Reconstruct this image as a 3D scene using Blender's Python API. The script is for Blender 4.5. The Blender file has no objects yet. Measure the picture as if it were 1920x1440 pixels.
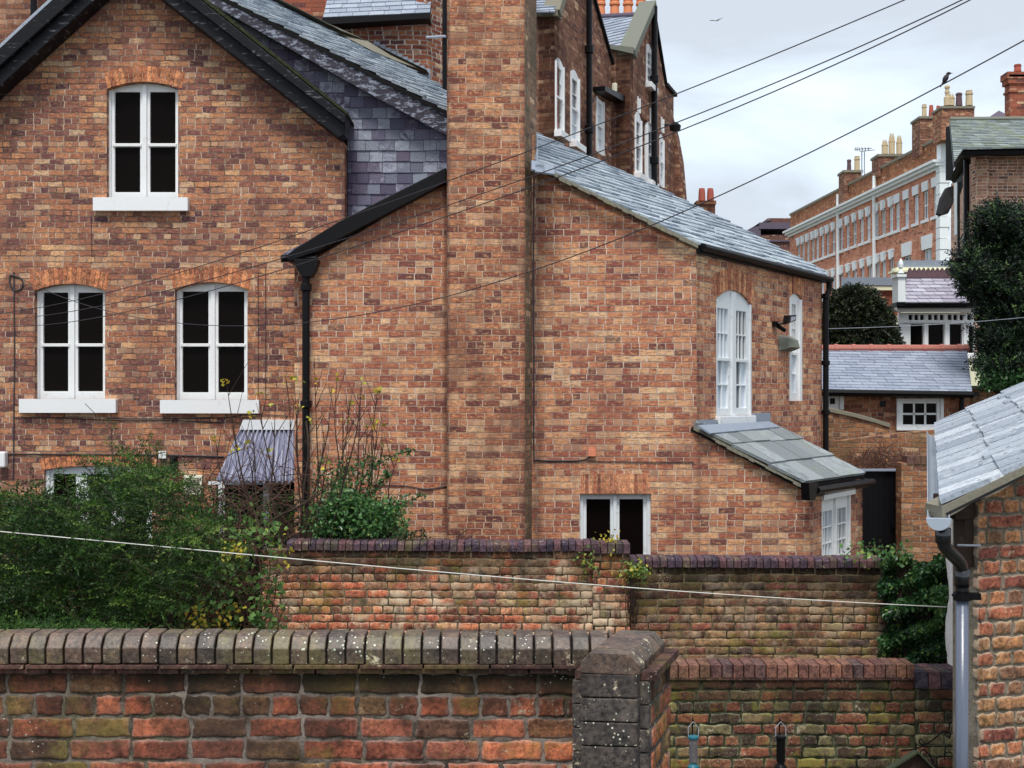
import bpy, math, random
import numpy as np
from mathutils import Vector
from mathutils.geometry import tessellate_polygon
R = math.radians
random.seed(7)
rng = np.random.default_rng(11)
scene = bpy.context.scene
COL = scene.collection

# ------------------------------------------------------------------ camera
FPX, HZ = 2400.0, 750.0          # focal length and horizon row in 1920-pixel units
cam_d = bpy.data.cameras.new('camera')
cam_d.sensor_width = 36.0
cam_d.lens = 36.0 * FPX / 1920.0
cam_d.shift_y = (HZ - 720.0) / 1920.0
cam_d.clip_start = 0.1
cam_d.clip_end = 3000.0
cam = bpy.data.objects.new('camera', cam_d)
COL.objects.link(cam)
cam.location = (0, 0, 0)
cam.rotation_euler = (R(90), 0, 0)
scene.camera = cam

# ------------------------------------------------------------------ world, sun, exposure
SUN_EL, SUN_AZ = 60.0, -173.0     # azimuth clockwise from +Y (view direction)
w = bpy.data.worlds.new('World'); scene.world = w; w.use_nodes = True
wt = w.node_tree; wt.nodes.clear()
wo = wt.nodes.new('ShaderNodeOutputWorld'); bg = wt.nodes.new('ShaderNodeBackground')
sky = wt.nodes.new('ShaderNodeTexSky'); sky.sky_type = 'NISHITA'; sky.sun_disc = False
sky.sun_elevation = R(SUN_EL); sky.sun_rotation = R(SUN_AZ)
bg2 = wt.nodes.new('ShaderNodeBackground')
bg.inputs['Strength'].default_value = 0.10
wt.links.new(sky.outputs[0], bg.inputs['Color'])
tc = wt.nodes.new('ShaderNodeTexCoord')
mp = wt.nodes.new('ShaderNodeMapping'); mp.inputs['Scale'].default_value = (2.2, 2.2, 6.0)
mp.inputs['Location'].default_value = (0.35, 0.2, 0.62)
nz = wt.nodes.new('ShaderNodeTexNoise'); nz.inputs['Scale'].default_value = 1.6
nz.inputs['Detail'].default_value = 7; nz.inputs['Roughness'].default_value = 0.5
nz.inputs['Distortion'].default_value = 0.4
wt.links.new(tc.outputs['Generated'], mp.inputs[0]); wt.links.new(mp.outputs[0], nz.inputs['Vector'])
sx = wt.nodes.new('ShaderNodeSeparateXYZ'); wt.links.new(tc.outputs['Generated'], sx.inputs[0])
mr = wt.nodes.new('ShaderNodeMapRange')
mr.inputs['From Min'].default_value = 0.02; mr.inputs['From Max'].default_value = 0.36
mr.inputs['To Min'].default_value = -0.18; mr.inputs['To Max'].default_value = 0.30
wt.links.new(sx.outputs['Z'], mr.inputs['Value'])
ad = wt.nodes.new('ShaderNodeMath'); ad.operation = 'MULTIPLY_ADD'; ad.inputs[1].default_value = 2.3
wt.links.new(nz.outputs['Fac'], ad.inputs[0]); wt.links.new(mr.outputs[0], ad.inputs[2])
cs = wt.nodes.new('ShaderNodeMath'); cs.operation = 'SUBTRACT'; cs.inputs[1].default_value = 0.42; wt.links.new(ad.outputs[0], cs.inputs[0]); ad = cs
cr = wt.nodes.new('ShaderNodeValToRGB')
e = cr.color_ramp.elements
e[0].position = 0.36; e[0].color = (0.83, 0.915, 0.965, 1)
e[1].position = 0.86; e[1].color = (0.55, 0.60, 0.67, 1)
m_ = e.new(0.58); m_.color = (0.68, 0.77, 0.87, 1)
wt.links.new(ad.outputs[0], cr.inputs[0])
wt.links.new(cr.outputs[0], bg2.inputs['Color']); bg2.inputs['Strength'].default_value = 0.68
mx = wt.nodes.new('ShaderNodeMixShader'); mx.inputs[0].default_value = 0.93   # overcast: the cloud deck covers most of the blue
wt.links.new(bg.outputs[0], mx.inputs[1]); wt.links.new(bg2.outputs[0], mx.inputs[2])
wt.links.new(mx.outputs[0], wo.inputs['Surface'])

sl = bpy.data.lights.new('sun', 'SUN'); sl.energy = 1.5; sl.angle = R(18); sl.color = (1.0, 0.96, 0.9)
so = bpy.data.objects.new('sun', sl); COL.objects.link(so)
az, el = R(SUN_AZ), R(SUN_EL)
sdir = Vector((math.sin(az) * math.cos(el), math.cos(az) * math.cos(el), math.sin(el)))
so.rotation_euler = sdir.to_track_quat('Z', 'Y').to_euler()
so.location = (0, -5, 30)
vs = scene.view_settings
vs.view_transform = 'Standard'; vs.look = 'None'; vs.gamma = 1.0; vs.exposure = 0.93; vs.use_curve_mapping = False

GZ = -3.4       # garden level below the eye

# ------------------------------------------------------------------ node helpers
def lin(c, k=1.0):
    r = []
    for v in c[:3]:
        v = v / 255.0
        v = v / 12.92 if v <= 0.04045 else ((v + 0.055) / 1.055) ** 2.4
        r.append(min(v * k, 0.92))
    return (r[0], r[1], r[2], 1.0)

class G:
    """thin wrapper round a material's node tree"""
    def __init__(s, name):
        s.m = bpy.data.materials.new(name); s.m.use_nodes = True
        s.t = s.m.node_tree; s.t.nodes.clear()
        s.out = s.n('ShaderNodeOutputMaterial'); s.b = s.n('ShaderNodeBsdfPrincipled')
        s.t.links.new(s.b.outputs[0], s.out.inputs[0])
    def n(s, k): return s.t.nodes.new(k)
    def put(s, v, sock):
        if isinstance(v, bpy.types.NodeSocket): s.t.links.new(v, sock)
        elif isinstance(v, (tuple, list)):
            n = len(sock.default_value); sock.default_value = tuple(v)[:n] if len(v) >= n else tuple(v) + (1.0,)
        else: sock.default_value = v
    def math(s, op, a, b=0.0, c=0.0, clamp=False):
        x = s.n('ShaderNodeMath'); x.operation = op; x.use_clamp = clamp
        s.put(a, x.inputs[0]); s.put(b, x.inputs[1])
        if op in ('MULTIPLY_ADD', 'SMOOTH_MIN', 'SMOOTH_MAX', 'COMPARE'): s.put(c, x.inputs[2])
        return x.outputs[0]
    def rng(s, v, a, b, c=0.0, d=1.0, smooth=True):
        x = s.n('ShaderNodeMapRange'); x.interpolation_type = 'SMOOTHSTEP' if smooth else 'LINEAR'
        s.put(v, x.inputs['Value']); s.put(a, x.inputs['From Min']); s.put(b, x.inputs['From Max'])
        s.put(c, x.inputs['To Min']); s.put(d, x.inputs['To Max']); return x.outputs[0]
    def noise(s, vec, sc, det=3.0, ro=0.55, dist=0.0, col=False):
        x = s.n('ShaderNodeTexNoise'); s.put(vec, x.inputs['Vector']); s.put(sc, x.inputs['Scale'])
        s.put(det, x.inputs['Detail']); s.put(ro, x.inputs['Roughness']); s.put(dist, x.inputs['Distortion'])
        return x.outputs['Color'] if col else x.outputs['Fac']
    def voro(s, vec, sc, out='Distance'):
        x = s.n('ShaderNodeTexVoronoi'); s.put(vec, x.inputs['Vector']); s.put(sc, x.inputs['Scale']); return x.outputs[out]
    def white(s, vec, col=False):
        x = s.n('ShaderNodeTexWhiteNoise'); x.noise_dimensions = '3D'; s.put(vec, x.inputs['Vector'])
        return x.outputs['Color'] if col else x.outputs['Value']
    def sep(s, v):
        x = s.n('ShaderNodeSeparateXYZ'); s.put(v, x.inputs[0]); return x.outputs
    def comb(s, a, b, c=0.0):
        x = s.n('ShaderNodeCombineXYZ'); s.put(a, x.inputs[0]); s.put(b, x.inputs[1]); s.put(c, x.inputs[2]); return x.outputs[0]
    def vm(s, op, a, b=(0, 0, 0)):
        x = s.n('ShaderNodeVectorMath'); x.operation = op; s.put(a, x.inputs[0]); s.put(b, x.inputs[1]); return x.outputs[0]
    def ramp(s, fac, stops, const=False):
        x = s.n('ShaderNodeValToRGB'); el_ = x.color_ramp.elements
        if const: x.color_ramp.interpolation = 'CONSTANT'
        while len(el_) < len(stops): el_.new(0.5)
        for q, (p, c) in zip(el_, stops): q.position = p
        for q, (p, c) in zip(el_, stops): q.color = c if len(c) == 4 else tuple(c) + (1,)
        s.put(fac, x.inputs[0]); return x.outputs[0]
    def mix(s, f, a, b, mode='MIX'):
        x = s.n('ShaderNodeMix'); x.data_type = 'RGBA'; x.blend_type = mode
        s.put(f, x.inputs[0]); s.put(a, x.inputs[6]); s.put(b, x.inputs[7]); return x.outputs[2]
    def uv(s):
        x = s.n('ShaderNodeUVMap'); x.uv_map = 'UVMap'; return x.outputs[0]
    def pos(s):
        x = s.n('ShaderNodeNewGeometry'); return x.outputs['Position']
    def attr(s):
        x = s.n('ShaderNodeAttribute'); x.attribute_name = 'bc'; return x
    def bump(s, h, dist, st=1.0):
        x = s.n('ShaderNodeBump'); s.put(h, x.inputs['Height']); x.inputs['Distance'].default_value = dist
        x.inputs['Strength'].default_value = st; s.t.links.new(x.outputs[0], s.b.inputs['Normal'])
    def fin(s, col, rough=0.85, spec=0.3, metal=0.0):
        s.put(col, s.b.inputs['Base Color']); s.put(rough, s.b.inputs['Roughness'])
        s.put(spec, s.b.inputs['Specular IOR Level']); s.put(metal, s.b.inputs['Metallic']); return s.m

KB = 1.3     # photograph colour -> albedo under this light

def brick_node_mat(name, pal, mortar, ch=0.075, sl_=0.235, hl=0.1175, mw=0.010, seed=0.0, warp=0.004,
                   bond='garden', soot=0.35, soot_col=(60, 45, 42), streak=0.35, blotch=0.3, k=KB, bumpd=0.006, mortar_fade=0.45, bed_dark=0.5, darkening=()):
    """coursed brickwork drawn per brick: each brick takes its own colour from the palette"""
    g = G(name); uv = g.uv()
    wn = g.noise(uv, 9.0, 3.0, 0.6, col=True)
    uvd = g.vm('ADD', uv, g.vm('SCALE', g.vm('SUBTRACT', wn, (0.5, 0.5, 0.5))))
    uvd.node.inputs[1].links[0].from_node.inputs['Scale'].default_value = warp * 4.0
    s_ = g.sep(uvd); u, v = s_[0], s_[1]
    low = g.noise(g.vm('MULTIPLY', uv, (0.6, 0.9, 1)), 1.0, 1.0, 0.4)
    v = g.math('ADD', v, g.math('MULTIPLY', g.math('SUBTRACT', low, 0.5), 0.03))
    vr = g.math('DIVIDE', v, ch); row = g.math('FLOOR', vr); fv = g.math('FRACT', vr)
    if bond == 'garden':
        hd = g.math('LESS_THAN', g.math('FLOORED_MODULO', row, 4.0), 0.5)
    elif bond == 'flemish' or bond == 'english':
        hd = g.math('LESS_THAN', g.math('FLOORED_MODULO', row, 2.0), 0.5)
    else: hd = 0.0
    ln = g.math('ADD', sl_, g.math('MULTIPLY', hd, hl - sl_))
    rj = g.white(g.comb(row, seed + 3.1, 0.5))
    off = g.math('ADD', g.math('MULTIPLY', g.math('FLOORED_MODULO', row, 2.0), 0.5), g.math('MULTIPLY', rj, 0.22))
    ur = g.math('ADD', g.math('DIVIDE', u, ln), off); colm = g.math('FLOOR', ur); fu = g.math('FRACT', ur)
    # irregular brick ends
    jn = g.white(g.comb(colm, row, seed + 9.0))
    du = g.math('MULTIPLY', g.math('MINIMUM', fu, g.math('SUBTRACT', 1.0, fu)), ln)
    dv = g.math('MULTIPLY', g.math('MINIMUM', fv, g.math('SUBTRACT', 1.0, fv)), ch)
    d = g.math('SMOOTH_MIN', du, dv, 0.006)
    d = g.math('ADD', d, g.math('MULTIPLY', g.math('SUBTRACT', g.noise(uv, 60.0, 3.0, 0.6), 0.5), warp))
    d = g.math('SUBTRACT', d, g.math('MULTIPLY', g.math('SUBTRACT', jn, 0.5), 0.002))
    msk = g.rng(d, mw * 0.42, mw * 0.68)
    bed = g.rng(g.math('SUBTRACT', du, dv), -0.002, 0.004)
    rc = g.white(g.comb(g.math('ADD', colm, seed), row, 1.7), col=True); rs = g.sep(rc)
    big = g.noise(uv, 0.9, 4.0, 0.6)
    rrow = g.white(g.comb(row, seed, 7.7))
    fac = g.math('ADD', g.math('MULTIPLY', rs[0], 0.66), g.math('MULTIPLY', g.math('SUBTRACT', big, 0.46), 1.3))
    fac = g.math('ADD', fac, g.math('MULTIPLY', rrow, 0.30), clamp=True)
    n_ = len(pal)
    base = g.ramp(fac, [(i / (n_ - 1), lin(c, k)) for i, c in enumerate(pal)])
    # some bricks pale or nearly black
    base = g.mix(g.math('MULTIPLY', g.math('GREATER_THAN', rs[1], 0.955), 0.8), base, lin((205, 172, 138), k))
    base = g.mix(g.math('MULTIPLY', g.math('LESS_THAN', rs[1], 0.06), 0.75), base, lin((82, 58, 62), k))
    # horizontal creasing in the brick face
    st = g.noise(g.vm('MULTIPLY', uv, (9, 70, 1)), 1.0, 3.0, 0.65)
    st2 = g.noise(g.vm('ADD', g.vm('MULTIPLY', uv, (16, 36, 1)), g.comb(rs[0], rs[2])), 1.0, 2.0, 0.6)
    base = g.mix(g.math('MULTIPLY', g.rng(st, 0.48, 0.62), streak), base, lin((96, 56, 48), k), 'MIX')
    base = g.mix(g.math('MULTIPLY', g.rng(st2, 0.52, 0.66), streak * 0.8), base, lin((220, 170, 118), k), 'MIX')
    fine = g.noise(uv, 95.0, 4.0, 0.7)
    base = g.mix(blotch, base, g.ramp(fine, [(0.3, (0.35, 0.33, 0.33, 1)), (0.52, (1, 1, 1, 1)), (0.72, (1.45, 1.4, 1.35, 1))]), 'MULTIPLY')
    med = g.noise(g.vm('ADD', uv, g.comb(g.math('MULTIPLY', rs[0], 3.0), rs[1])), 26.0, 4.0, 0.7)
    base = g.mix(blotch, base, g.ramp(med, [(0.33, (0.45, 0.42, 0.46, 1)), (0.5, (1, 1, 1, 1)), (0.68, (1.4, 1.36, 1.3, 1))]), 'MULTIPLY')
    mcol = g.mix(g.rng(g.noise(uv, 3.0, 4.0, 0.7), 0.35, 0.65), lin(mortar, k), lin([c * (1 - mortar_fade) for c in mortar], k))
    mcol = g.mix(g.math('MULTIPLY', bed, bed_dark), mcol, lin((78, 56, 50), k))  # bed joints darkened to paint in the shadow under each course
    base = g.mix(g.math('MULTIPLY', g.math('MULTIPLY', hd, 0.55), g.rng(rs[2], 0.45, 0.8)), base, lin((186, 150, 120), k))
    colr = g.mix(msk, mcol, base)
    so1 = g.noise(g.vm('MULTIPLY', uv, (1.0, 0.7, 1)), 1.3, 5.0, 0.7)
    colr = g.mix(g.math('MULTIPLY', g.rng(so1, 0.42, 0.63), soot), colr, lin(soot_col, k))
    if darkening:      # darker bands along the stack's edges and the wall's front corner
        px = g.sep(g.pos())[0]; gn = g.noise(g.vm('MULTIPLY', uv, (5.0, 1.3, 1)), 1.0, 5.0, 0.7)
        for (gx, gw_, gs_) in darkening:
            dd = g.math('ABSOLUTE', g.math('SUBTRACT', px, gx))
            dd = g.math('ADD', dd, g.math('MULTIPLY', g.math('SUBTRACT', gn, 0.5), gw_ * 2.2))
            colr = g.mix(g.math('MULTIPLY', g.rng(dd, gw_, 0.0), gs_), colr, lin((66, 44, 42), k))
    g.bump(g.math('ADD', g.math('MULTIPLY', msk, 1.0), g.math('MULTIPLY', g.math('ADD', st, fine), 0.35)), bumpd, 0.8)
    return g.fin(colr, 0.9, 0.2)

def brick_geo_mat(name, pal, mortar, k=KB, darkening=0.5, moss=0.3, lichen=0.2, smear=0.5, black=0.25, moss_col=(96, 98, 40), top=None, wash=0.0, rough=0.92, spec=0.2):
    """for modelled bricks: palette by the brick's own random value in the bc attribute (alpha: 0 at the brick's edge)"""
    g = G(name); uv = g.pos(); a = g.attr(); s_ = g.sep(a.outputs['Vector']); al = a.outputs['Alpha']
    n_ = len(pal)
    base = g.ramp(s_[0], [(i / (n_ - 1), lin(c, k)) for i, c in enumerate(pal)])
    f1 = g.noise(uv, 14.0, 5.0, 0.7); f2 = g.noise(uv, 60.0, 4.0, 0.7); f3 = g.noise(uv, 5.0, 5.0, 0.65)
    base = g.mix(0.75, base, g.ramp(f1, [(0.34, (0.28, 0.25, 0.24, 1)), (0.47, (0.95, 0.95, 0.95, 1)), (0.64, (1.7, 1.55, 1.35, 1))]), 'MULTIPLY')
    fd = g.noise(uv, 7.5, 6.0, 0.78)
    base = g.mix(g.math('MULTIPLY', g.rng(fd, 0.54, 0.62), black, clamp=True), base, lin((48, 42, 38), k))
    base = g.mix(g.math('MULTIPLY', g.rng(g.noise(g.vm('ADD', uv, (7.0, 3.0, 1.0)), 9.0, 6.0, 0.78), 0.60, 0.68), g.math('ADD', 0.25, lichen), clamp=True), base, lin((196, 184, 158), k))
    base = g.mix(0.7, base, g.ramp(f2, [(0.36, (0.3, 0.28, 0.28, 1)), (0.5, (1, 1, 1, 1)), (0.64, (1.7, 1.65, 1.5, 1))]), 'MULTIPLY')
    # mortar smeared over the arrises
    edge = g.math('SUBTRACT', 1.0, al)
    sm = g.math('MULTIPLY', g.rng(g.math('ADD', edge, g.math('MULTIPLY', g.math('SUBTRACT', f1, 0.5), 1.8)), 0.55, 1.0), smear)
    base = g.mix(sm, base, lin(mortar, k))
    if wash > 0: base = g.mix(g.math('MULTIPLY', g.rng(g.math('ADD', f3, g.math('MULTIPLY', g.noise(uv, 0.9, 3.0), 0.7)), 0.82, 1.0), wash), base, lin((206, 186, 158), k))
    # per-brick blackening and moss
    base = g.mix(g.math('MULTIPLY', g.rng(g.math('ADD', g.math('MULTIPLY', s_[1], 0.5), g.math('MULTIPLY', f3, 0.7)), 0.80, 0.98), min(1.0, black * 1.5), clamp=True), base, lin((38, 33, 33), k))
    lo = g.noise(uv, 1.6, 4.0, 0.6)
    base = g.mix(g.math('MULTIPLY', g.rng(lo, 0.47, 0.68), darkening), base, lin((52, 42, 38), k))  # broad random grime
    mo = g.math('ADD', g.noise(uv, 2.3, 5.0, 0.75), g.math('MULTIPLY', g.math('SUBTRACT', s_[2], 0.5), 0.12))
    base = g.mix(g.math('MULTIPLY', g.rng(mo, 0.5, 0.68), moss, clamp=True), base, g.mix(f2, lin(moss_col, k), lin((150, 140, 62), k)))
    if top:       # run-off stain below the coping: (height, reach, strength)
        z = g.sep(g.pos())[2]
        tz = g.math('ADD', z, g.math('MULTIPLY', g.math('SUBTRACT', g.noise(g.vm('MULTIPLY', uv, (3.2, 3.2, 0.5)), 1.0, 3.0), 0.5), top[1] * 1.6))
        base = g.mix(g.math('MULTIPLY', g.rng(tz, top[0] - top[1], top[0]), top[2]), base, lin((30, 28, 22), k))
    sp = g.rng(g.math('ADD', g.voro(uv, 55.0), g.math('MULTIPLY', g.math('SUBTRACT', g.noise(uv, 4.0, 3.0), 0.5), -0.9)), 0.1, 0.02)
    base = g.mix(g.math('MULTIPLY', sp, lichen), base, lin((188, 192, 172), k))
    g.bump(g.math('ADD', g.math('MULTIPLY', f1, 1.0), g.math('MULTIPLY', f2, 0.5)), 0.006, 0.9)
    return g.fin(base, rough, spec)

def mortar_mat(name, c, dark, k=KB, moss=0.3):
    g = G(name); uv = g.uv(); n1 = g.noise(uv, 4.0, 5.0, 0.75); n2 = g.noise(uv, 70.0, 3.0, 0.7)
    b = g.mix(g.rng(n1, 0.35, 0.62), lin(c, k), lin(dark, k))
    b = g.mix(g.math('MULTIPLY', g.rng(g.noise(uv, 2.1, 5.0, 0.7), 0.5, 0.66), moss), b, lin((78, 86, 38), k))
    b = g.mix(0.5, b, g.ramp(n2, [(0.3, (0.5, 0.5, 0.5, 1)), (0.6, (1.2, 1.2, 1.2, 1))]), 'MULTIPLY')
    g.bump(n2, 0.004); return g.fin(b, 0.95, 0.15)

def slate_mat(name, pal, k=KB, rough=0.55, chalk=0.3, moss=0.0, chalk_col=(190, 200, 208), sc=1.0, spec=0.35, holes=0.0, streak=0.0):
    g = G(name); uv = g.uv(); a = g.attr(); s_ = g.sep(a.outputs['Vector'])
    n_ = len(pal); base = g.ramp(s_[0], [(i / (n_ - 1), lin(c, k)) for i, c in enumerate(pal)])
    f1 = g.noise(g.vm('ADD', uv, g.comb(g.math('MULTIPLY', s_[1], 7.0), 0)), 9.0 * sc, 5.0, 0.7, 0.8); f2 = g.noise(uv, 45.0 * sc, 4.0, 0.7)
    ch_ = g.math('ADD', f1, g.math('MULTIPLY', g.math('SUBTRACT', s_[1], 0.5), 0.45))
    base = g.mix(g.math('MULTIPLY', g.rng(ch_, 0.5, 0.75), chalk), base, lin(chalk_col, k))
    base = g.mix(0.7, base, g.ramp(f2, [(0.33, (0.45, 0.45, 0.46, 1)), (0.55, (1, 1, 1, 1)), (0.75, (1.25, 1.25, 1.25, 1))]), 'MULTIPLY')
    if streak > 0:
        sn = g.noise(g.vm('ADD', g.vm('MULTIPLY', uv, (14.0, 1.6, 1)), g.comb(g.math('MULTIPLY', s_[2], 9.0), 0)), 1.0, 5.0, 0.7)
        base = g.mix(g.math('MULTIPLY', g.rng(sn, 0.55, 0.68), streak), base, lin((74, 80, 88), k))
    if moss > 0: base = g.mix(g.math('MULTIPLY', g.rng(g.noise(uv, 1.4, 5.0, 0.7), 0.5, 0.68), moss), base, g.mix(f2, lin((92, 104, 52), k), lin((150, 156, 84), k)))
    if holes > 0: base = g.mix(g.math('MULTIPLY', g.rng(g.voro(g.vm('MULTIPLY', uv, (1.6, 3.0, 1)), 3.2), 0.16, 0.10), holes), base, lin((40, 42, 46), k))
    g.bump(g.math('ADD', f1, g.math('MULTIPLY', f2, 0.5)), 0.004, 0.7)
    return g.fin(base, g.math('ADD', rough - 0.1, g.math('MULTIPLY', f1, 0.3)), spec)

def paint_mat(name, c, rough=0.5, wear=0.15, wear_col=(150, 140, 125), sc=6.0, k=KB, spec=0.4, stretch=(1, 1, 1), grain=0.1, bd=0.002, th=(0.56, 0.7)):
    g = G(name); uv = g.uv(); v = g.vm('MULTIPLY', uv, stretch)
    f1 = g.noise(v, sc, 6.0, 0.7); f2 = g.noise(uv, 50.0, 4.0, 0.7)
    b = g.mix(g.math('MULTIPLY', g.rng(f1, th[0], th[1]), wear), lin(c, k), lin(wear_col, k))
    b = g.mix(grain, b, g.ramp(f2, [(0.3, (0.3, 0.3, 0.3, 1)), (0.6, (1, 1, 1, 1))]), 'MULTIPLY')
    g.bump(g.math('ADD', f1, g.math('MULTIPLY', f2, 0.4)), bd, 0.6); return g.fin(b, rough, spec)

def leaf_mat(name, pal, k=1.0, rough=0.45, spec=0.35, trans=0.25):
    g = G(name); a = g.attr(); s_ = g.sep(a.outputs['Vector']); n_ = len(pal)
    b = g.ramp(s_[0], [(i / (n_ - 1), lin(c, k)) for i, c in enumerate(pal)])
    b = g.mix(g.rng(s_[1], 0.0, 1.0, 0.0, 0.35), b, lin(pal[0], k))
    m = g.fin(b, rough, spec)
    tr = g.n('ShaderNodeBsdfTranslucent'); g.put(b, tr.inputs[0]); ms = g.n('ShaderNodeMixShader'); ms.inputs[0].default_value = trans
    g.t.links.new(g.b.outputs[0], ms.inputs[1]); g.t.links.new(tr.outputs[0], ms.inputs[2]); g.t.links.new(ms.outputs[0], g.out.inputs[0])
    return m

# ------------------------------------------------------------------ geometry helpers
def P(px, py, D): return Vector(((px - 960.0) * D / FPX, D, (HZ - py) * D / FPX))
def ray(px, py): return Vector(((px - 960.0) / FPX, 1.0, (HZ - py) / FPX))

class Plane:
    def __init__(s, a, b, c):
        s.o = Vector(a); s.n = (Vector(b) - s.o).cross(Vector(c) - s.o).normalized()
        if s.n.z < 0: s.n = -s.n
    def hit(s, px, py, off=0.0):
        r = ray(px, py); return r * ((s.o.dot(s.n) + off) / r.dot(s.n))

BASE = {}
class MB:
    def __init__(s): s.v = []; s.f = []; s.mi = []; s.c = []
    def add(s, verts, faces, col=None, mi=0):
        o = len(s.v); s.v.extend([tuple(p) for p in verts])
        s.f.extend([tuple(i + o for i in f) for f in faces]); s.mi.extend([mi] * len(faces))
        if col is None: col = (0.5, 0.5, 0.5, 1.0)
        if isinstance(col[0], (int, float)): s.c.extend([col] * len(verts))
        else: s.c.extend(col)
    def hexa(s, p, col=None, mi=0):   # p: 4 bottom + 4 top corners
        s.add(p, [(3, 2, 1, 0), (4, 5, 6, 7), (0, 1, 5, 4), (1, 2, 6, 5), (2, 3, 7, 6), (3, 0, 4, 7)], col, mi)
    def prism(s, pts, off, col=None, mi=0):   # planar polygon extruded by a vector
        n = len(pts); q = [Vector(p) + off for p in pts]
        s.add(list(pts) + q, [tuple(range(n))[::-1], tuple(range(n, 2 * n))] + [(i, (i + 1) % n, n + (i + 1) % n, n + i) for i in range(n)], col, mi)
    def build(s, name, mat, parent=None, base=None, bevel=0.0, smooth=False):
        b = BASE.get(parent.name, Vector((0, 0, 0))) if parent else Vector(base if base is not None else (0, 0, 0))
        me = bpy.data.meshes.new(name)
        V = np.array(s.v, dtype=np.float64).reshape(-1, 3)
        me.from_pydata((V - np.array(b)).tolist(), [], s.f); me.update()
        mats = mat if isinstance(mat, (list, tuple)) else [mat]
        for m in mats: me.materials.append(m)
        np_ = len(me.polygons)
        if len(mats) > 1: me.polygons.foreach_set('material_index', s.mi)
        nl = len(me.loops); li = np.zeros(nl, dtype=np.int32); me.loops.foreach_get('vertex_index', li)
        nm = np.zeros(np_ * 3); me.polygons.foreach_get('normal', nm); nm = nm.reshape(-1, 3)
        lt = np.zeros(np_, dtype=np.int32); me.polygons.foreach_get('loop_total', lt)
        pn = np.repeat(nm, lt, axis=0); vv = V[li]
        t = np.stack([-pn[:, 1], pn[:, 0], np.zeros(len(pn))], 1); L = np.linalg.norm(t, axis=1)
        flat = L < 0.05; t[flat] = (1, 0, 0); L[flat] = 1; t /= L[:, None]
        bb = np.cross(pn, t)
        uv = np.stack([(vv * t).sum(1), (vv * bb).sum(1)], 1)
        ul = me.uv_layers.new(name='UVMap'); ul.data.foreach_set('uv', uv.astype(np.float32).ravel())
        ca = me.color_attributes.new('bc', 'FLOAT_COLOR', 'POINT')
        ca.data.foreach_set('color', np.array(s.c, dtype=np.float32).ravel())
        if smooth: me.polygons.foreach_set('use_smooth', [True] * np_)
        o = bpy.data.objects.new(name, me); COL.objects.link(o)
        if parent: o.parent = parent
        else: o.location = b
        BASE[o.name] = b
        if bevel > 0:
            bm_ = o.modifiers.new('bevel', 'BEVEL'); bm_.width = bevel; bm_.segments = 2; bm_.limit_method = 'ANGLE'; bm_.angle_limit = R(40)
        return o

def thing(name, label, cat, base, group=None):
    o = bpy.data.objects.new(name, None); COL.objects.link(o); o.location = base; o.empty_display_size = 0.3
    o['label'] = label; o['category'] = cat
    if group: o['group'] = group
    BASE[o.name] = Vector(base); return o
def tag(o, label, cat, group=None, kind=None):
    if label: o['label'] = label
    if cat: o['category'] = cat
    if group: o['group'] = group
    if kind: o['kind'] = kind
    return o

def tube(mb, pts, r, n=8, col=None, mi=0, cap=True):
    pts = [Vector(p) for p in pts]; rs = r if isinstance(r, (list, tuple)) else [r] * len(pts)
    vs_ = []; up = None
    for i, p in enumerate(pts):
        d = (pts[min(i + 1, len(pts) - 1)] - pts[max(i - 1, 0)])
        if d.length < 1e-9: d = Vector((0, 0, 1))
        d.normalize()
        if up is None: up = Vector((0, 0, 1)) if abs(d.z) < 0.9 else Vector((1, 0, 0))
        a = d.cross(up).normalized(); up2 = a.cross(d).normalized(); up = up2
        for k in range(n):
            t = 2 * math.pi * k / n; vs_.append(p + (a * math.cos(t) + up2 * math.sin(t)) * rs[i])
    fs = [(i * n + k, i * n + (k + 1) % n, (i + 1) * n + (k + 1) % n, (i + 1) * n + k) for i in range(len(pts) - 1) for k in range(n)]
    if cap: fs += [tuple(range(n))[::-1], tuple((len(pts) - 1) * n + k for k in range(n))]
    mb.add(vs_, fs, col, mi)
def lathe(mb, c, prof, n=14, col=None, mi=0):
    c = Vector(c); vs_ = []
    for r, z in prof:
        for k in range(n):
            t = 2 * math.pi * k / n; vs_.append(c + Vector((r * math.cos(t), r * math.sin(t), z)))
    fs = [(i * n + k, i * n + (k + 1) % n, (i + 1) * n + (k + 1) % n, (i + 1) * n + k) for i in range(len(prof) - 1) for k in range(n)]
    fs += [tuple(range(n))[::-1], tuple((len(prof) - 1) * n + k for k in range(n))]
    mb.add(vs_, fs, col, mi)

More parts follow.
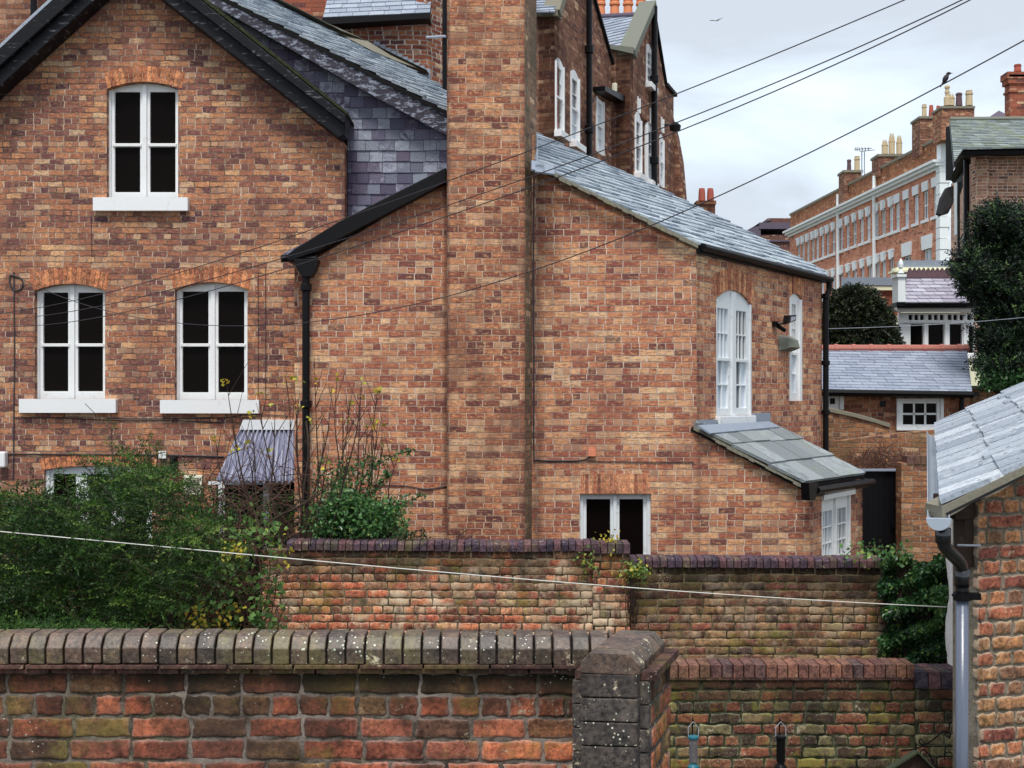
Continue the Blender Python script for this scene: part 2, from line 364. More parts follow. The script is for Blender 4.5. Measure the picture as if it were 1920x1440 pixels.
class Fr:
    """a vertical wall plane: s runs along it to the picture's right, z up, n out towards the viewer"""
    def __init__(s, ax, ay, dx, dy):
        L = math.hypot(dx, dy); s.a = (ax, ay); s.d = (dx / L, dy / L); s.nn = (s.d[1], -s.d[0])
    @staticmethod
    def px(x0, D0, x1, D1):
        a = P(x0, HZ, D0); b = P(x1, HZ, D1); return Fr(a.x, a.y, b.x - a.x, b.y - a.y)
    def w(s, u, z, n=0.0):
        return Vector((s.a[0] + s.d[0] * u + s.nn[0] * n, s.a[1] + s.d[1] * u + s.nn[1] * n, z))
    def at(s, px, py, n=0.0):
        r = ray(px, py); ox, oy = s.a[0] + s.nn[0] * n, s.a[1] + s.nn[1] * n
        det = r.x * (-s.d[1]) + s.d[0] * r.y
        t = (ox * (-s.d[1]) + s.d[0] * oy) / det
        u = (r.x * t - ox) * s.d[0] + (r.y * t - oy) * s.d[1]
        return (u, r.z * t)
    def S(s, px, n=0.0): return s.at(px, HZ, n)[0]
    def Z(s, px, py, n=0.0): return s.at(px, py, n)[1]
    def box(s, mb, u0, u1, z0, z1, n0, n1, col=None, mi=0):
        mb.hexa([s.w(u0, z0, n1), s.w(u1, z0, n1), s.w(u1, z0, n0), s.w(u0, z0, n0),
                 s.w(u0, z1, n1), s.w(u1, z1, n1), s.w(u1, z1, n0), s.w(u0, z1, n0)], col, mi)
    def pxbox(s, mb, x0, x1, y0, y1, n0, n1, col=None, mi=0):
        a = s.at(x0, y1, n1); b = s.at(x1, y0, n1); z0 = a[1]; z1 = s.Z((x0 + x1) / 2, y0, n1); z0 = s.Z((x0 + x1) / 2, y1, n1)
        s.box(mb, a[0], b[0], z0, z1, n0, n1, col, mi)
    def prism(s, mb, pts, n0, n1, col=None, mi=0):    # pts (u,z) counter-clockwise seen from the viewer
        front = [s.w(u, z, n1) for u, z in pts]; back = [s.w(u, z, n0) for u, z in pts]; n = len(pts)
        tris = tessellate_polygon([[Vector((u, z, 0)) for u, z in pts]])
        fs = []
        for t in tris:
            a, b, c = [pts[i] for i in t]
            if (b[0] - a[0]) * (c[1] - a[1]) - (b[1] - a[1]) * (c[0] - a[0]) < 0: t = t[::-1]
            fs.append(tuple(t)); fs.append(tuple(i + n for i in t[::-1]))
        ar = sum(pts[i][0] * pts[(i + 1) % n][1] - pts[(i + 1) % n][0] * pts[i][1] for i in range(n))
        for i in range(n):
            j = (i + 1) % n
            fs.append((i, n + i, n + j, j) if ar > 0 else (j, n + j, n + i, i))
        mb.add(front + back, fs, col, mi)
    def wall(s, mb, outer, holes=(), n0=-0.25, n1=0.0, back=False, col=None, mi=0):
        loops = [list(outer)] + [list(h) for h in holes]
        flat = [p for l in loops for p in l]
        tris = tessellate_polygon([[Vector((u, z, 0)) for u, z in l] for l in loops])
        fs = []; N = len(flat)
        for t in tris:
            a, b, c = [flat[i] for i in t]
            cr_ = (b[0] - a[0]) * (c[1] - a[1]) - (b[1] - a[1]) * (c[0] - a[0])
            if abs(cr_) < 1e-12: continue
            if cr_ < 0: t = t[::-1]
            fs.append(tuple(t))
            if back: fs.append(tuple(i + N for i in t[::-1]))
        o = 0
        for li_, l in enumerate(loops):
            n = len(l); ar = sum(l[i][0] * l[(i + 1) % n][1] - l[(i + 1) % n][0] * l[i][1] for i in range(n))
            for i in range(n):
                j = (i + 1) % n; q = (o + i, N + o + i, N + o + j, o + j)
                if (ar > 0) != (li_ == 0): q = q[::-1]
                fs.append(q)
            o += n
        mb.add([s.w(u, z, n1) for u, z in flat] + [s.w(u, z, n0) for u, z in flat], fs, col, mi)

def arch_pts(u0, u1, z, rise, n=10):   # from right to left over the top (counter-clockwise)
    out = []
    for i in range(n + 1):
        t = i / n; out.append((u1 + (u0 - u1) * t, z + rise * (1 - (2 * t - 1) ** 2)))
    return out
def opening(u0, u1, z0, z1, rise=0.0):
    if rise <= 0: return [(u0, z0), (u1, z0), (u1, z1), (u0, z1)]
    return [(u0, z0), (u1, z0)] + arch_pts(u0, u1, z1, rise)

def voussoirs(F, mb, u0, u1, z, rise, h, nb, n0=-0.08, n1=0.004, flare=0.06):
    for i in range(nb):
        gp = .0055 / (u1 - u0); t0, t1 = i / nb + gp, (i + 1) / nb - gp
        def pt(t, up):
            u = u0 + (u1 - u0) * t; zz = z + rise * (1 - (2 * t - 1) ** 2)
            if up: u += (2 * t - 1) * flare; zz += h
            return (u, zz)
        r = random.random()
        F.prism(mb, [pt(t0, 0), pt(t1, 0), pt(t1, 1), pt(t0, 1)], n0, n1 + random.uniform(-.002, .002), (r, random.random(), random.random(), 1))

def window(F, par, u0, u1, z0, z1, rise=0.0, rec=0.10, lights=1, upper=(1, 1), lower=(1, 1), split=0.5, fw=0.05, st=0.045,
           mull=0.11, bot=0.085, topr=0.06, sill=None, mats=None, curtain=None, bar=0.018, sash=True, label=None):
    """a timber window: frame, glass and sill; glass openings are real holes in the joinery"""
    wh, gl = mats or (M['white_paint'], M['glass'])
    n1 = -rec; holes = []; bars = []; panes = []
    zm = z0 + (z1 - z0) * split
    W = (u1 - u0 - 2 * fw - (lights - 1) * mull) / lights
    for i in range(lights):
        a = u0 + fw + i * (W + mull) + st; b = a + W - 2 * st
        segs = [(z0 + bot, zm - 0.02, lower), (zm + 0.02, z1 - topr, upper)] if sash else [(z0 + bot, z1 - topr, upper)]
        for (q0, q1, (nx, ny)) in segs:
            holes.append([(a, q0), (b, q0), (b, q1), (a, q1)]); panes.append((a, b, q0, q1))
            for k in range(1, nx): c_ = a + (b - a) * k / nx; bars.append((c_ - bar / 2, c_ + bar / 2, q0, q1))
            for k in range(1, ny): c_ = q0 + (q1 - q0) * k / ny; bars.append((a, b, c_ - bar / 2, c_ + bar / 2))
    m = MB()
    F.wall(m, opening(u0 - .012, u1 + .012, z0, z1, rise + (0.012 if rise else 0)), holes, n1 - 0.05, n1)
    for (a, b, c_, d_) in bars: F.box(m, a, b, c_, d_, n1 - 0.035, n1 - 0.008)
    F.box(m, u0 - .01, u0 + fw * .8, z0, z1, n1, n1 + 0.03); F.box(m, u1 - fw * .8, u1 + .01, z0, z1, n1, n1 + 0.03)
    if lights == 2:
        c_ = (u0 + u1) / 2; F.box(m, c_ - mull * .42, c_ + mull * .42, z0, z1 + rise * .8, n1, n1 + 0.03)
    if sash:
        for (a, b, q0, q1) in panes[1::2]: F.box(m, a - st * .6, b + st * .6, zm - 0.018, zm + 0.022, n1 + 0.001, n1 + 0.022)
    fo = m.build('window', wh, par, bevel=0.004)
    if label: fo['label'] = label
    m = MB()
    for (a, b, q0, q1) in panes:
        F.box(m, a - .004, b + .004, q0 - .004, q1 + .004, n1 - 0.044, n1 - 0.038, (random.random(), random.random(), 0.5, 1))
    m.build('pane', gl, fo)
    if curtain:
        for (a, b, q0, q1) in panes:
            for (fa, fb, top_) in curtain:
                if top_ is None or (top_ == (q0 > zm)):
                    m = MB(); F.box(m, a + (b - a) * fa, a + (b - a) * fb, q0, q1, n1 - 0.037, n1 - 0.036); m.build('curtain', M['curtain'], fo)
    if sill:
        so_, sh, sn = sill; m = MB()
        F.prism(m, [(u0 - so_, z0 - sh), (u1 + so_, z0 - sh), (u1 + so_, z0), (u0 - so_, z0)], n1, sn)
        m.build('sill', wh, fo, bevel=0.008)
    return fo

def px_window(F, par, x0, x1, y0, y1, rise_px=0, rec=0.10, hole=True, **kw):
    """window from its picture extents in the wall plane: returns the hole outline to cut"""
    xm = (x0 + x1) / 2
    a, b = F.S(x0), F.S(x1); z1, z0 = F.Z(xm, y0), F.Z(xm, y1)
    rise = F.Z(xm, y0 - rise_px) - z1 if rise_px else 0.0
    return (a, b, z0, z1, rise)

def clip_poly(poly, u0, u1, v0, v1):
    def clip(ps, f, g):
        out = []
        for i in range(len(ps)):
            a, b = ps[i], ps[(i + 1) % len(ps)]; fa, fb = f(a), f(b)
            if fa >= 0: out.append(a)
            if (fa >= 0) != (fb >= 0):
                t = fa / (fa - fb); out.append((a[0] + (b[0] - a[0]) * t, a[1] + (b[1] - a[1]) * t))
        return out
    for f in (lambda p: p[0] - u0, lambda p: u1 - p[0], lambda p: p[1] - v0, lambda p: v1 - p[1]):
        poly = clip(poly, f, None)
        if len(poly) < 3: return []
    return poly

def slates(mb, O, U, N, poly, course, width, thick=0.006, jit=0.1, lift=0.012, gap=0.003, wvar=0.15, slip=0.0):
    """lapped slates as separate slabs over the convex polygon poly (world points) in the plane through O"""
    O = Vector(O); U = Vector(U).normalized(); N = Vector(N).normalized(); V = N.cross(U).normalized()
    if V.z < 0: V = -V
    pts = [((Vector(p) - O).dot(U), (Vector(p) - O).dot(V)) for p in poly]
    umin = min(p[0] for p in pts); umax = max(p[0] for p in pts); vmin = min(p[1] for p in pts); vmax = max(p[1] for p in pts)
    r = 0; v = vmin
    while v < vmax:
        u = umin - width * (0.5 if r % 2 else 0.0) - random.random() * width * 0.1
        while u < umax:
            wd = width * random.uniform(1 - wvar, 1 + wvar)
            dv = random.uniform(-1, 1) * course * 0.03
            if random.random() < slip: dv -= course * random.uniform(0.05, 0.2)
            c = clip_poly(pts, u + gap / 2, u + wd - gap / 2, v + dv, v + course)
            if len(c) >= 3:
                j = random.uniform(-jit, jit) * lift
                tl = random.uniform(-.003, .003)
                top = [O + U * a + V * b + N * (lift * (1 - (b - v) / course) + 0.004 + j + tl * (a - u) / wd) for a, b in c]
                bot = [p - N * (thick + lift) for p in top]
                n = len(c); col = (random.random(), random.random(), random.random(), 1)
                ar = sum(c[i][0] * c[(i + 1) % n][1] - c[(i + 1) % n][0] * c[i][1] for i in range(n))
                if ar < 0: top.reverse(); bot.reverse()
                side = [(i, n + i, n + (i + 1) % n, (i + 1) % n) for i in range(n)]
                if U.cross(V).dot(N) < 0:
                    mb.add(top + bot, [tuple(range(n))[::-1]] + [s_[::-1] for s_ in side], col)
                else: mb.add(top + bot, [tuple(range(n))] + side, col)
            u += wd
        v += course; r += 1

def geo_bricks(F, mb, mm, u0, u1, z0, z1, ch=0.0786, sl_=0.235, gap=0.011, bond='garden', proud=0.006, nx=6, nz=3, rnd=0.004, jit=0.0025,
               depth=0.03, n=0.0, seed=1, cut=None, head=4, hofs=-1, tilt=0.002, sag=0.0, hl=None):
    """modelled brick faces with worn arrises, in front of a recessed bed of mortar"""
    rr = random.Random(seed); row = 0; z = z1; hl = hl or sl_ / 2
    while z > z0:
        hd = (bond == 'garden' and row % head == (hofs if hofs >= 0 else head - 1)) or (bond == 'english' and row % 2)
        L = hl if hd else sl_
        u = u0 - L * rr.random()
        while u < u1:
            Lb = L * rr.uniform(0.93, 1.07)
            a, b = max(u, u0), min(u + Lb - gap, u1)
            if b - a > 0.02:
                za, zb = z - ch + gap * .5, z - gap * .5
                cn = n + rr.uniform(-1, 1) * 0.003 - (0.0025 if rr.random() < 0.07 else 0)
                c = (rr.random(), rr.random(), rr.random()); ty = rr.uniform(-tilt, tilt); tx = rr.uniform(-tilt, tilt)
                mz = max(4, nz); mxx = max(4, int(round(nx * (b - a) / sl_)) + 1)
                eg = min(0.006, (b - a) * .2); gu = [0.0, eg / (b - a)] + [eg / (b - a) + (1 - 2 * eg / (b - a)) * q / (mxx - 2) for q in range(1, mxx - 2)] + [1 - eg / (b - a), 1.0]
                hh = zb - za; gz = [0.0, eg / hh] + [eg / hh + (1 - 2 * eg / hh) * q / (mz - 2) for q in range(1, mz - 2)] + [1 - eg / hh, 1.0]
                phs = rr.uniform(0, 6)
                vs_ = []; cs = []
                for j in range(mz + 1):
                    for i in range(mxx + 1):
                        fu = gu[i]; fz = gz[j]
                        uu = a + (b - a) * fu; zz = za + (zb - za) * fz + sag * math.sin(uu * 1.7) + ty * (fu - .5) * 2
                        eu = min(fu, 1 - fu) * (b - a); ez = min(fz, 1 - fz) * (zb - za); ed = min(eu, ez)
                        if ed < 1e-6:
                            wv_ = jit * .8 * math.sin(fu * 9 + phs + j * .7); uu += rr.uniform(-jit, jit) * .5 + (wv_ if i in (0, mxx) else 0); zz += rr.uniform(-jit, jit) * .45 + (wv_ if j in (0, mz) else 0); nn = cn - rnd * 1.3
                            if (i in (0, mxx)) and (j in (0, mz)):
                                uu += (0.5 - fu) * rnd * 1.4; zz += (0.5 - fz) * rnd * 1.4
                            al = 0.0
                        else: nn = cn + rr.uniform(-1, 1) * rnd * 0.35; al = min(1.0, ed / 0.018)
                        vs_.append(F.w(uu, zz, nn + tx * (fu - .5))); cs.append((c[0], c[1], c[2], al))
                W_ = mxx + 1
                fs = [(j * W_ + i, j * W_ + i + 1, (j + 1) * W_ + i + 1, (j + 1) * W_ + i) for j in range(mz) for i in range(mxx)]
                ring = [i for i in range(W_)] + [j * W_ + mxx for j in range(1, mz + 1)] + [mz * W_ + i for i in range(mxx - 1, -1, -1)] + [j * W_ for j in range(mz - 1, 0, -1)]
                k0 = len(vs_)
                for q in ring:
                    p = vs_[q] - Vector((F.nn[0], F.nn[1], 0)) * depth; vs_.append(p); cs.append((c[0], c[1], c[2], 0))
                for q in range(len(ring)):
                    q2 = (q + 1) % len(ring); fs.append((ring[q], k0 + q, k0 + q2, ring[q2]))
                mb.add(vs_, fs, cs)
            u += Lb
        z -= ch; row += 1
    F.box(mm, u0 + .001, u1 - .001, z0, z1 - .001, n - 0.2, n - proud)

def soldier(F, mb, u0, u1, z0, z1, n0, n1, pitch=0.0745, gap=0.008, prof=None, seed=3, jit=0.002, sag=0.0):
    """brick-on-edge coping: each brick extruded from profile prof [(n, z)] along the wall"""
    rr = random.Random(seed); u = u0
    while u < u1 - 0.01:
        b = min(u + pitch * rr.uniform(.96, 1.04) - gap, u1)
        pr = prof or [(n0, z0), (n1, z0), (n1, z1), (n0, z1)]
        dz = rr.uniform(-jit, jit) + sag * math.sin(u * 2.1); dn = rr.uniform(-jit, jit); c = (rr.random(), rr.random(), rr.random(), 1)
        k = len(pr); tw = rr.uniform(-.002, .002)
        A = [F.w(u, z + dz, n + dn) for n, z in pr]; B = [F.w(b, z + dz + tw, n + dn) for n, z in pr]
        mb.add(A + B, [tuple(range(k)), tuple(range(k, 2 * k))[::-1]] + [(i, k + i, k + (i + 1) % k, (i + 1) % k) for i in range(k)], c)
        u = b + gap

def cat(pts, n=8):
    """Catmull-Rom through points"""
    pts = [Vector(p) for p in pts]; out = []
    for i in range(len(pts) - 1):
        p0 = pts[max(i - 1, 0)]; p1 = pts[i]; p2 = pts[i + 1]; p3 = pts[min(i + 2, len(pts) - 1)]
        for k in range(n):
            t = k / n
            out.append(0.5 * ((2 * p1) + (p2 - p0) * t + (2 * p0 - 5 * p1 + 4 * p2 - p3) * t * t + (3 * p1 - p0 - 3 * p2 + p3) * t ** 3))
    out.append(pts[-1]); return out

class Leaves:
    """thousands of small leaf faces gathered with numpy"""
    def __init__(s): s.V = []; s.C = []
    def add(s, pos, d, size, hue, aspect=0.45):
        """pos (n,3) leaf bases, d (n,3) pointing directions, size (n,), hue (n,) in 0..1"""
        n = len(pos); d = d / (np.linalg.norm(d, axis=1)[:, None] + 1e-9)
        r = rng.normal(size=(n, 3)); sd = np.cross(d, r); sd /= (np.linalg.norm(sd, axis=1)[:, None] + 1e-9)
        up = np.cross(sd, d); sz = np.asarray(size)[:, None]
        mid = pos + d * sz * 0.5 + up * sz * 0.08
        q = np.stack([pos, mid + sd * sz * aspect * .5, pos + d * sz, mid - sd * sz * aspect * .5], 1)
        s.V.append(q.reshape(-1, 3)); c = np.stack([hue, rng.random(n), rng.random(n), np.ones(n)], 1)
        s.C.append(np.repeat(c, 4, axis=0))
    def build(s, name, mat, parent=None, base=None):
        V = np.concatenate(s.V); C = np.concatenate(s.C); n = len(V) // 4
        m = MB(); m.v = V; m.f = np.arange(n * 4).reshape(-1, 4).tolist(); m.mi = [0] * n; m.c = C
        return m.build(name, mat, parent, base)

def spray(L, twigs, base, direc, length, nl, size, hue, droop=0.3, flat=0.5, twig_r=0.002, spread=1.0):
    """one twig carrying two rows of leaves"""
    base = np.array(base); d = np.array(direc, dtype=float); d /= np.linalg.norm(d) + 1e-9
    t = np.linspace(0.05, 1, nl); p = base + d * (t * length)[:, None]; p[:, 2] -= droop * length * t ** 2
    side = np.cross(d, rng.normal(size=3)); side /= np.linalg.norm(side) + 1e-9
    sg = np.where(np.arange(nl) % 2 == 0, 1.0, -1.0)
    ld = d * 0.8 + side * sg[:, None] * spread + rng.normal(size=(nl, 3)) * 0.35
    L.add(p, ld, size * rng.uniform(.6, 1.2, nl), np.clip(hue + rng.normal(size=nl) * 0.08, 0, 1))
    if twigs is not None:
        q = [Vector(base), Vector(base + d * length * .5 - np.array((0, 0, droop * length * .25))), Vector(base + d * length - np.array((0, 0, droop * length)))]
        tube(twigs, q, [twig_r * 1.5, twig_r, twig_r * .5], 3, cap=False)
M = {}
# ------------------------------------------------------------------ materials
M['ext_brick'] = brick_node_mat('warm_banded_brick', [(104, 66, 66), (134, 82, 72), (158, 98, 79), (176, 114, 87), (194, 137, 102), (212, 164, 124), (222, 184, 146)],
                                (222, 196, 176), sl_=.205, hl=.1025, seed=2.0, warp=0.005, mw=0.010, soot=0.35, soot_col=(118, 72, 64), streak=0.6, blotch=0.6, mortar_fade=0.25, bed_dark=0.5, bumpd=.009, darkening=((-.775, .07, .65), (.30, .12, .55), (2.22, .05, .3)))
M['chim_brick'] = brick_node_mat('chimney_brick', [(92, 58, 58), (122, 74, 64), (146, 90, 72), (166, 107, 80), (184, 128, 95), (202, 154, 117), (212, 172, 134)],
                                 (206, 176, 150), sl_=.205, hl=.1025, seed=23.0, warp=0.005, mw=0.010, soot=0.6, soot_col=(90, 58, 52), streak=0.6, blotch=0.65, bumpd=.009, darkening=((-.75, .04, .6), (.15, .05, .4)), mortar_fade=0.25, bed_dark=0.45)
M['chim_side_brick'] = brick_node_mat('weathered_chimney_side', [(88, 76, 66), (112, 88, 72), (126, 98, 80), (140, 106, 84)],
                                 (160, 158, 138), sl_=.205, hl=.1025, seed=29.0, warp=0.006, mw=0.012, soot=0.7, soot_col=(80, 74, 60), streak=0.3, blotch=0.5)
M['main_brick'] = brick_node_mat('rough_mottled_brick', [(86, 62, 68), (116, 78, 76), (144, 96, 80), (168, 112, 86), (188, 134, 98), (212, 166, 124)],
                                (212, 186, 164), ch=0.0745, sl_=.19, hl=.1, seed=5.0, warp=0.011, mw=0.011, soot=0.35, soot_col=(106, 72, 64), streak=0.35, blotch=0.8, bumpd=0.014, mortar_fade=0.6, bed_dark=0.6)
M['old_brick'] = brick_node_mat('old_tower_brick', [(84, 56, 50), (108, 70, 58), (126, 84, 66), (144, 100, 78), (160, 122, 98)],
                                (176, 150, 132), seed=8.0, warp=0.009, mw=0.011, soot=0.55, soot_col=(66, 42, 36), blotch=0.6, streak=0.15)
M['red_brick'] = brick_node_mat('plain_red_brick', [(132, 74, 60), (146, 84, 66), (158, 94, 74)], (150, 110, 92), seed=12.0, warp=0.004, mw=0.006, soot=0.35, streak=0.1, blotch=0.3)
M['white_joint_brick'] = brick_node_mat('brick_with_white_joints', [(86, 48, 42), (112, 62, 50), (142, 82, 60), (176, 116, 80)], (206, 192, 180), seed=14.0, warp=0.012, mw=0.018, soot=0.3, blotch=0.7, streak=0.1, mortar_fade=0.3)
M['terrace_brick'] = brick_node_mat('terrace_red_brick', [(176, 112, 88), (190, 126, 100), (202, 138, 112), (210, 148, 120)], (178, 142, 124), seed=31.0, warp=0.004, mw=0.006, soot=0.25, soot_col=(120, 70, 56), streak=0.1, blotch=0.3, ch=0.085)
M['parapet_brick'] = brick_node_mat('parapet_brown_brick', [(140, 88, 62), (160, 104, 72), (176, 120, 82)], (120, 90, 70), seed=33.0, warp=0.004, mw=0.016, soot=0.35, streak=0.1, ch=0.11)
M['buff_brick'] = brick_node_mat('salmon_house_brick', [(104, 70, 62), (158, 108, 86), (192, 138, 110), (204, 156, 128)], (220, 202, 186), seed=36.0, warp=0.003, mw=0.017, soot=0.15, streak=0.0, blotch=0.25, bond='english', mortar_fade=0.2, bed_dark=0.0)
M['shed_brick'] = brick_node_mat('outbuilding_brick', [(88, 58, 52), (128, 78, 60), (156, 100, 74), (182, 128, 92)], (196, 172, 150), seed=41.0, warp=0.010, mw=0.012, soot=0.3, blotch=0.5, streak=0.1)
M['yard_brick'] = brick_node_mat('patched_yard_brick', [(96, 66, 58), (128, 86, 64), (154, 104, 74), (170, 128, 92)], (170, 150, 128), seed=44.0, warp=0.012, mw=0.014, soot=0.5, soot_col=(96, 84, 60), blotch=0.6)
M['modern_brick'] = brick_node_mat('dark_modern_brick', [(84, 60, 60), (100, 70, 66)], (104, 80, 76), seed=47.0, ch=0.1, soot=0.2)
M['arch_brick'] = brick_geo_mat('orange_gauged_brick', [(150, 96, 72), (172, 112, 80), (186, 128, 92), (128, 80, 64)], (170, 130, 100), darkening=0.15, moss=0.0, lichen=0.0, smear=0.3, black=0.05)
M['lintel_brick'] = brick_geo_mat('soldier_arch_brick', [(120, 72, 62), (176, 122, 92), (192, 142, 108), (150, 92, 74), (186, 132, 100), (104, 64, 56)], (150, 110, 90), darkening=0.2, moss=0.0, lichen=0.0, smear=0.2, black=0.1)
M['fore_brick'] = brick_geo_mat('foreground_old_brick', [(78, 52, 46), (132, 74, 58), (160, 90, 68), (176, 106, 80), (110, 66, 54), (136, 104, 74), (88, 64, 54), (160, 94, 76)], (140, 130, 122), darkening=0.7, moss=0.45, lichen=0.5, smear=0.45, black=0.6, moss_col=(84, 78, 46), top=(-0.95, 0.28, 0.95))
M['fore_mortar'] = mortar_mat('foreground_mortar', (128, 118, 110), (62, 54, 48))
M['cope_joint'] = mortar_mat('dark_coping_joint', (58, 52, 54), (34, 30, 32), moss=0.1)
M['fore_cope'] = brick_geo_mat('mossy_coping_brick', [(74, 62, 56), (88, 72, 64), (84, 74, 62), (66, 58, 54)], (120, 112, 96), darkening=0.5, moss=0.35, lichen=1.0, smear=0.25, black=0.25, moss_col=(82, 80, 60), rough=0.45, spec=0.6)
M['crease_tile'] = brick_geo_mat('tile_creasing', [(62, 46, 44), (84, 60, 56)], (70, 64, 58), darkening=0.6, moss=0.2, lichen=0.3, black=0.4)
M['pier_stone'] = brick_geo_mat('dark_pier_brick', [(66, 62, 62), (78, 73, 71), (60, 56, 56)], (50, 46, 46), darkening=0.5, moss=0.1, lichen=1.0, black=0.3)
M['mid_brick'] = brick_geo_mat('garden_wall_brick', [(112, 70, 56), (156, 88, 68), (174, 102, 78), (184, 118, 88), (172, 138, 108), (124, 86, 70), (96, 66, 58), (172, 94, 76)], (196, 176, 152), darkening=0.35, moss=0.45, lichen=0.45, smear=0.35, black=0.6, top=(-1.40, 0.42, 0.88), wash=0.8)
M['mid_brick2'] = brick_geo_mat('green_garden_wall_brick', [(86, 62, 56), (120, 76, 62), (108, 80, 64), (130, 94, 72), (138, 112, 84), (76, 62, 62), (144, 82, 66)], (168, 152, 124), darkening=0.45, moss=0.5, lichen=0.4, smear=0.35, black=0.6, top=(-1.56, 0.55, 0.88), wash=0.35)
M['mid_mortar'] = mortar_mat('garden_wall_mortar', (128, 112, 90), (48, 42, 32), moss=0.45)
M['blue_cope'] = brick_geo_mat('blue_engineering_coping', [(60, 52, 66), (76, 62, 74), (92, 66, 70), (54, 50, 62)], (60, 60, 60), darkening=0.15, moss=0.25, lichen=0.3, smear=0.1, black=0.1, moss_col=(100, 108, 60))
M['low_brick'] = brick_geo_mat('mossy_yard_wall_brick', [(86, 56, 48), (122, 70, 56), (104, 76, 60), (134, 82, 64), (112, 104, 78), (76, 62, 54), (66, 56, 50)], (140, 146, 118), darkening=0.55, moss=0.7, lichen=0.6, smear=0.5, black=0.6, moss_col=(92, 104, 46), top=(-1.96, 0.25, 0.7))
M['low_mortar'] = mortar_mat('yard_wall_mortar', (84, 84, 66), (30, 32, 24), moss=0.6)
M['red_cope'] = brick_geo_mat('brick_on_edge_coping', [(84, 62, 62), (106, 74, 66), (122, 86, 74), (70, 58, 64)], (90, 80, 70), darkening=0.1, moss=0.12, lichen=0.15, smear=0.1, black=0.1)
M['shed_near_brick'] = brick_geo_mat('near_outbuilding_brick', [(112, 68, 60), (138, 84, 68), (156, 100, 76), (166, 118, 84), (140, 106, 80), (108, 76, 66)], (158, 146, 128), darkening=0.25, moss=0.15, lichen=0.35, smear=0.7, black=0.3)
M['shed_near_mortar'] = mortar_mat('near_outbuilding_mortar', (132, 124, 112), (100, 92, 82), moss=0.1)
M['whitewash'] = paint_mat('peeling_whitewash', (222, 220, 222), 0.85, 1.0, (128, 92, 78), 3.0, stretch=(2.6, 0.9, 1), bd=0.012, grain=0.25, th=(0.52, 0.68))
M['slate_ext'] = slate_mat('pale_roof_slate', [(120, 130, 142), (146, 156, 166), (166, 176, 182), (134, 144, 154)], chalk=0.6, rough=0.5, streak=0.5)
M['slate_hung'] = slate_mat('purple_hung_slate', [(76, 70, 92), (88, 80, 100), (98, 92, 112), (76, 74, 96), (126, 132, 146), (92, 88, 110)], chalk=0.6, rough=0.6, chalk_col=(168, 174, 188))
M['slate_lean'] = slate_mat('green_grey_slab', [(104, 110, 114), (124, 130, 132), (140, 146, 148)], chalk=0.5, rough=0.55, moss=0.25, chalk_col=(168, 176, 180))
M['slate_near'] = slate_mat('near_outbuilding_slate', [(128, 137, 148), (148, 156, 166), (164, 172, 180)], chalk=0.7, rough=0.55, chalk_col=(196, 202, 208), spec=0.35, streak=0.4, holes=0.7)
M['slate_shed'] = slate_mat('blue_grey_slate', [(132, 140, 156), (142, 150, 166), (152, 160, 174)], chalk=0.25, rough=0.5, chalk_col=(170, 178, 190))
M['slate_purple'] = slate_mat('conservatory_slate', [(140, 134, 148), (158, 152, 164), (172, 168, 178)], chalk=0.3)
M['slate_moss'] = slate_mat('mossy_house_slate', [(96, 104, 104), (120, 128, 126), (136, 144, 138)], chalk=0.3, moss=0.75)
M['slate_tower'] = slate_mat('tower_slate', [(134, 142, 156), (150, 158, 170), (126, 134, 148)], chalk=0.25)
M['underlay'] = paint_mat('roof_boarding', (44, 42, 44), 0.9, 0.1, k=0.45)
M['white_paint'] = paint_mat('white_gloss_paint', (218, 224, 230), 0.4, 0.4, (178, 174, 158), 4.0, grain=0.10, stretch=(1.5, .8, 1))
M['old_white'] = paint_mat('weathered_white_paint', (208, 212, 214), 0.5, 0.65, (146, 142, 124), 6.0, grain=0.12)
M['cream'] = paint_mat('cream_render', (226, 220, 190), 0.8, 0.2, (190, 182, 150), 3.0)
M['stucco'] = paint_mat('white_stucco', (214, 222, 232), 0.7, 0.2, (180, 186, 194), 3.0)
M['black_paint'] = paint_mat('black_paint', (22, 20, 26), 0.5, 0.2, (60, 58, 62), 8.0, spec=0.2, k=0.45)
M['barge_black'] = paint_mat('flaking_black_board', (34, 35, 42), 0.5, 0.7, (178, 180, 190), 2.6, stretch=(1.6, 8.0, 1), grain=0.25, spec=0.2, th=(0.58, 0.64), k=0.5)
M['barge_worn'] = paint_mat('peeling_purple_board', (58, 54, 68), 0.65, 1.0, (158, 166, 184), 3.6, stretch=(2.2, 5.0, 1), grain=0.25, bd=0.004, th=(0.5, 0.58), k=0.85)
M['moss'] = paint_mat('moss_strip', (52, 56, 34), 0.95, 0.6, (84, 90, 44), 14.0, bd=0.02, k=1.0)
M['stone'] = paint_mat('weathered_coping_stone', (122, 118, 104), 0.9, 0.8, (134, 146, 84), 2.4, grain=0.4, bd=0.01)
M['stone_green'] = paint_mat('algae_green_stone', (112, 114, 104), 0.9, 0.7, (136, 148, 86), 2.2, grain=0.4, bd=0.01)
M['lead'] = paint_mat('lead_flashing', (128, 138, 152), 0.45, 0.5, (168, 176, 186), 5.0, spec=0.5)
M['iron'] = paint_mat('black_cast_iron', (22, 20, 24), 0.42, 0.3, (64, 54, 54), 9.0, spec=0.2, k=0.45)
M['pvc'] = paint_mat('grey_black_pipe', (40, 42, 50), 0.22, 0.25, (104, 110, 124), 3.0, stretch=(6, .5, 1), spec=0.8, grain=0.1, k=0.7)
M['pvc_pale'] = paint_mat('pipe_painted_sheen', (84, 91, 106), 0.25, 0.5, (52, 54, 62), 2.2, stretch=(7, .35, 1), spec=0.6, grain=0.15)  # sky reflection on the pipe painted in as a paler grey
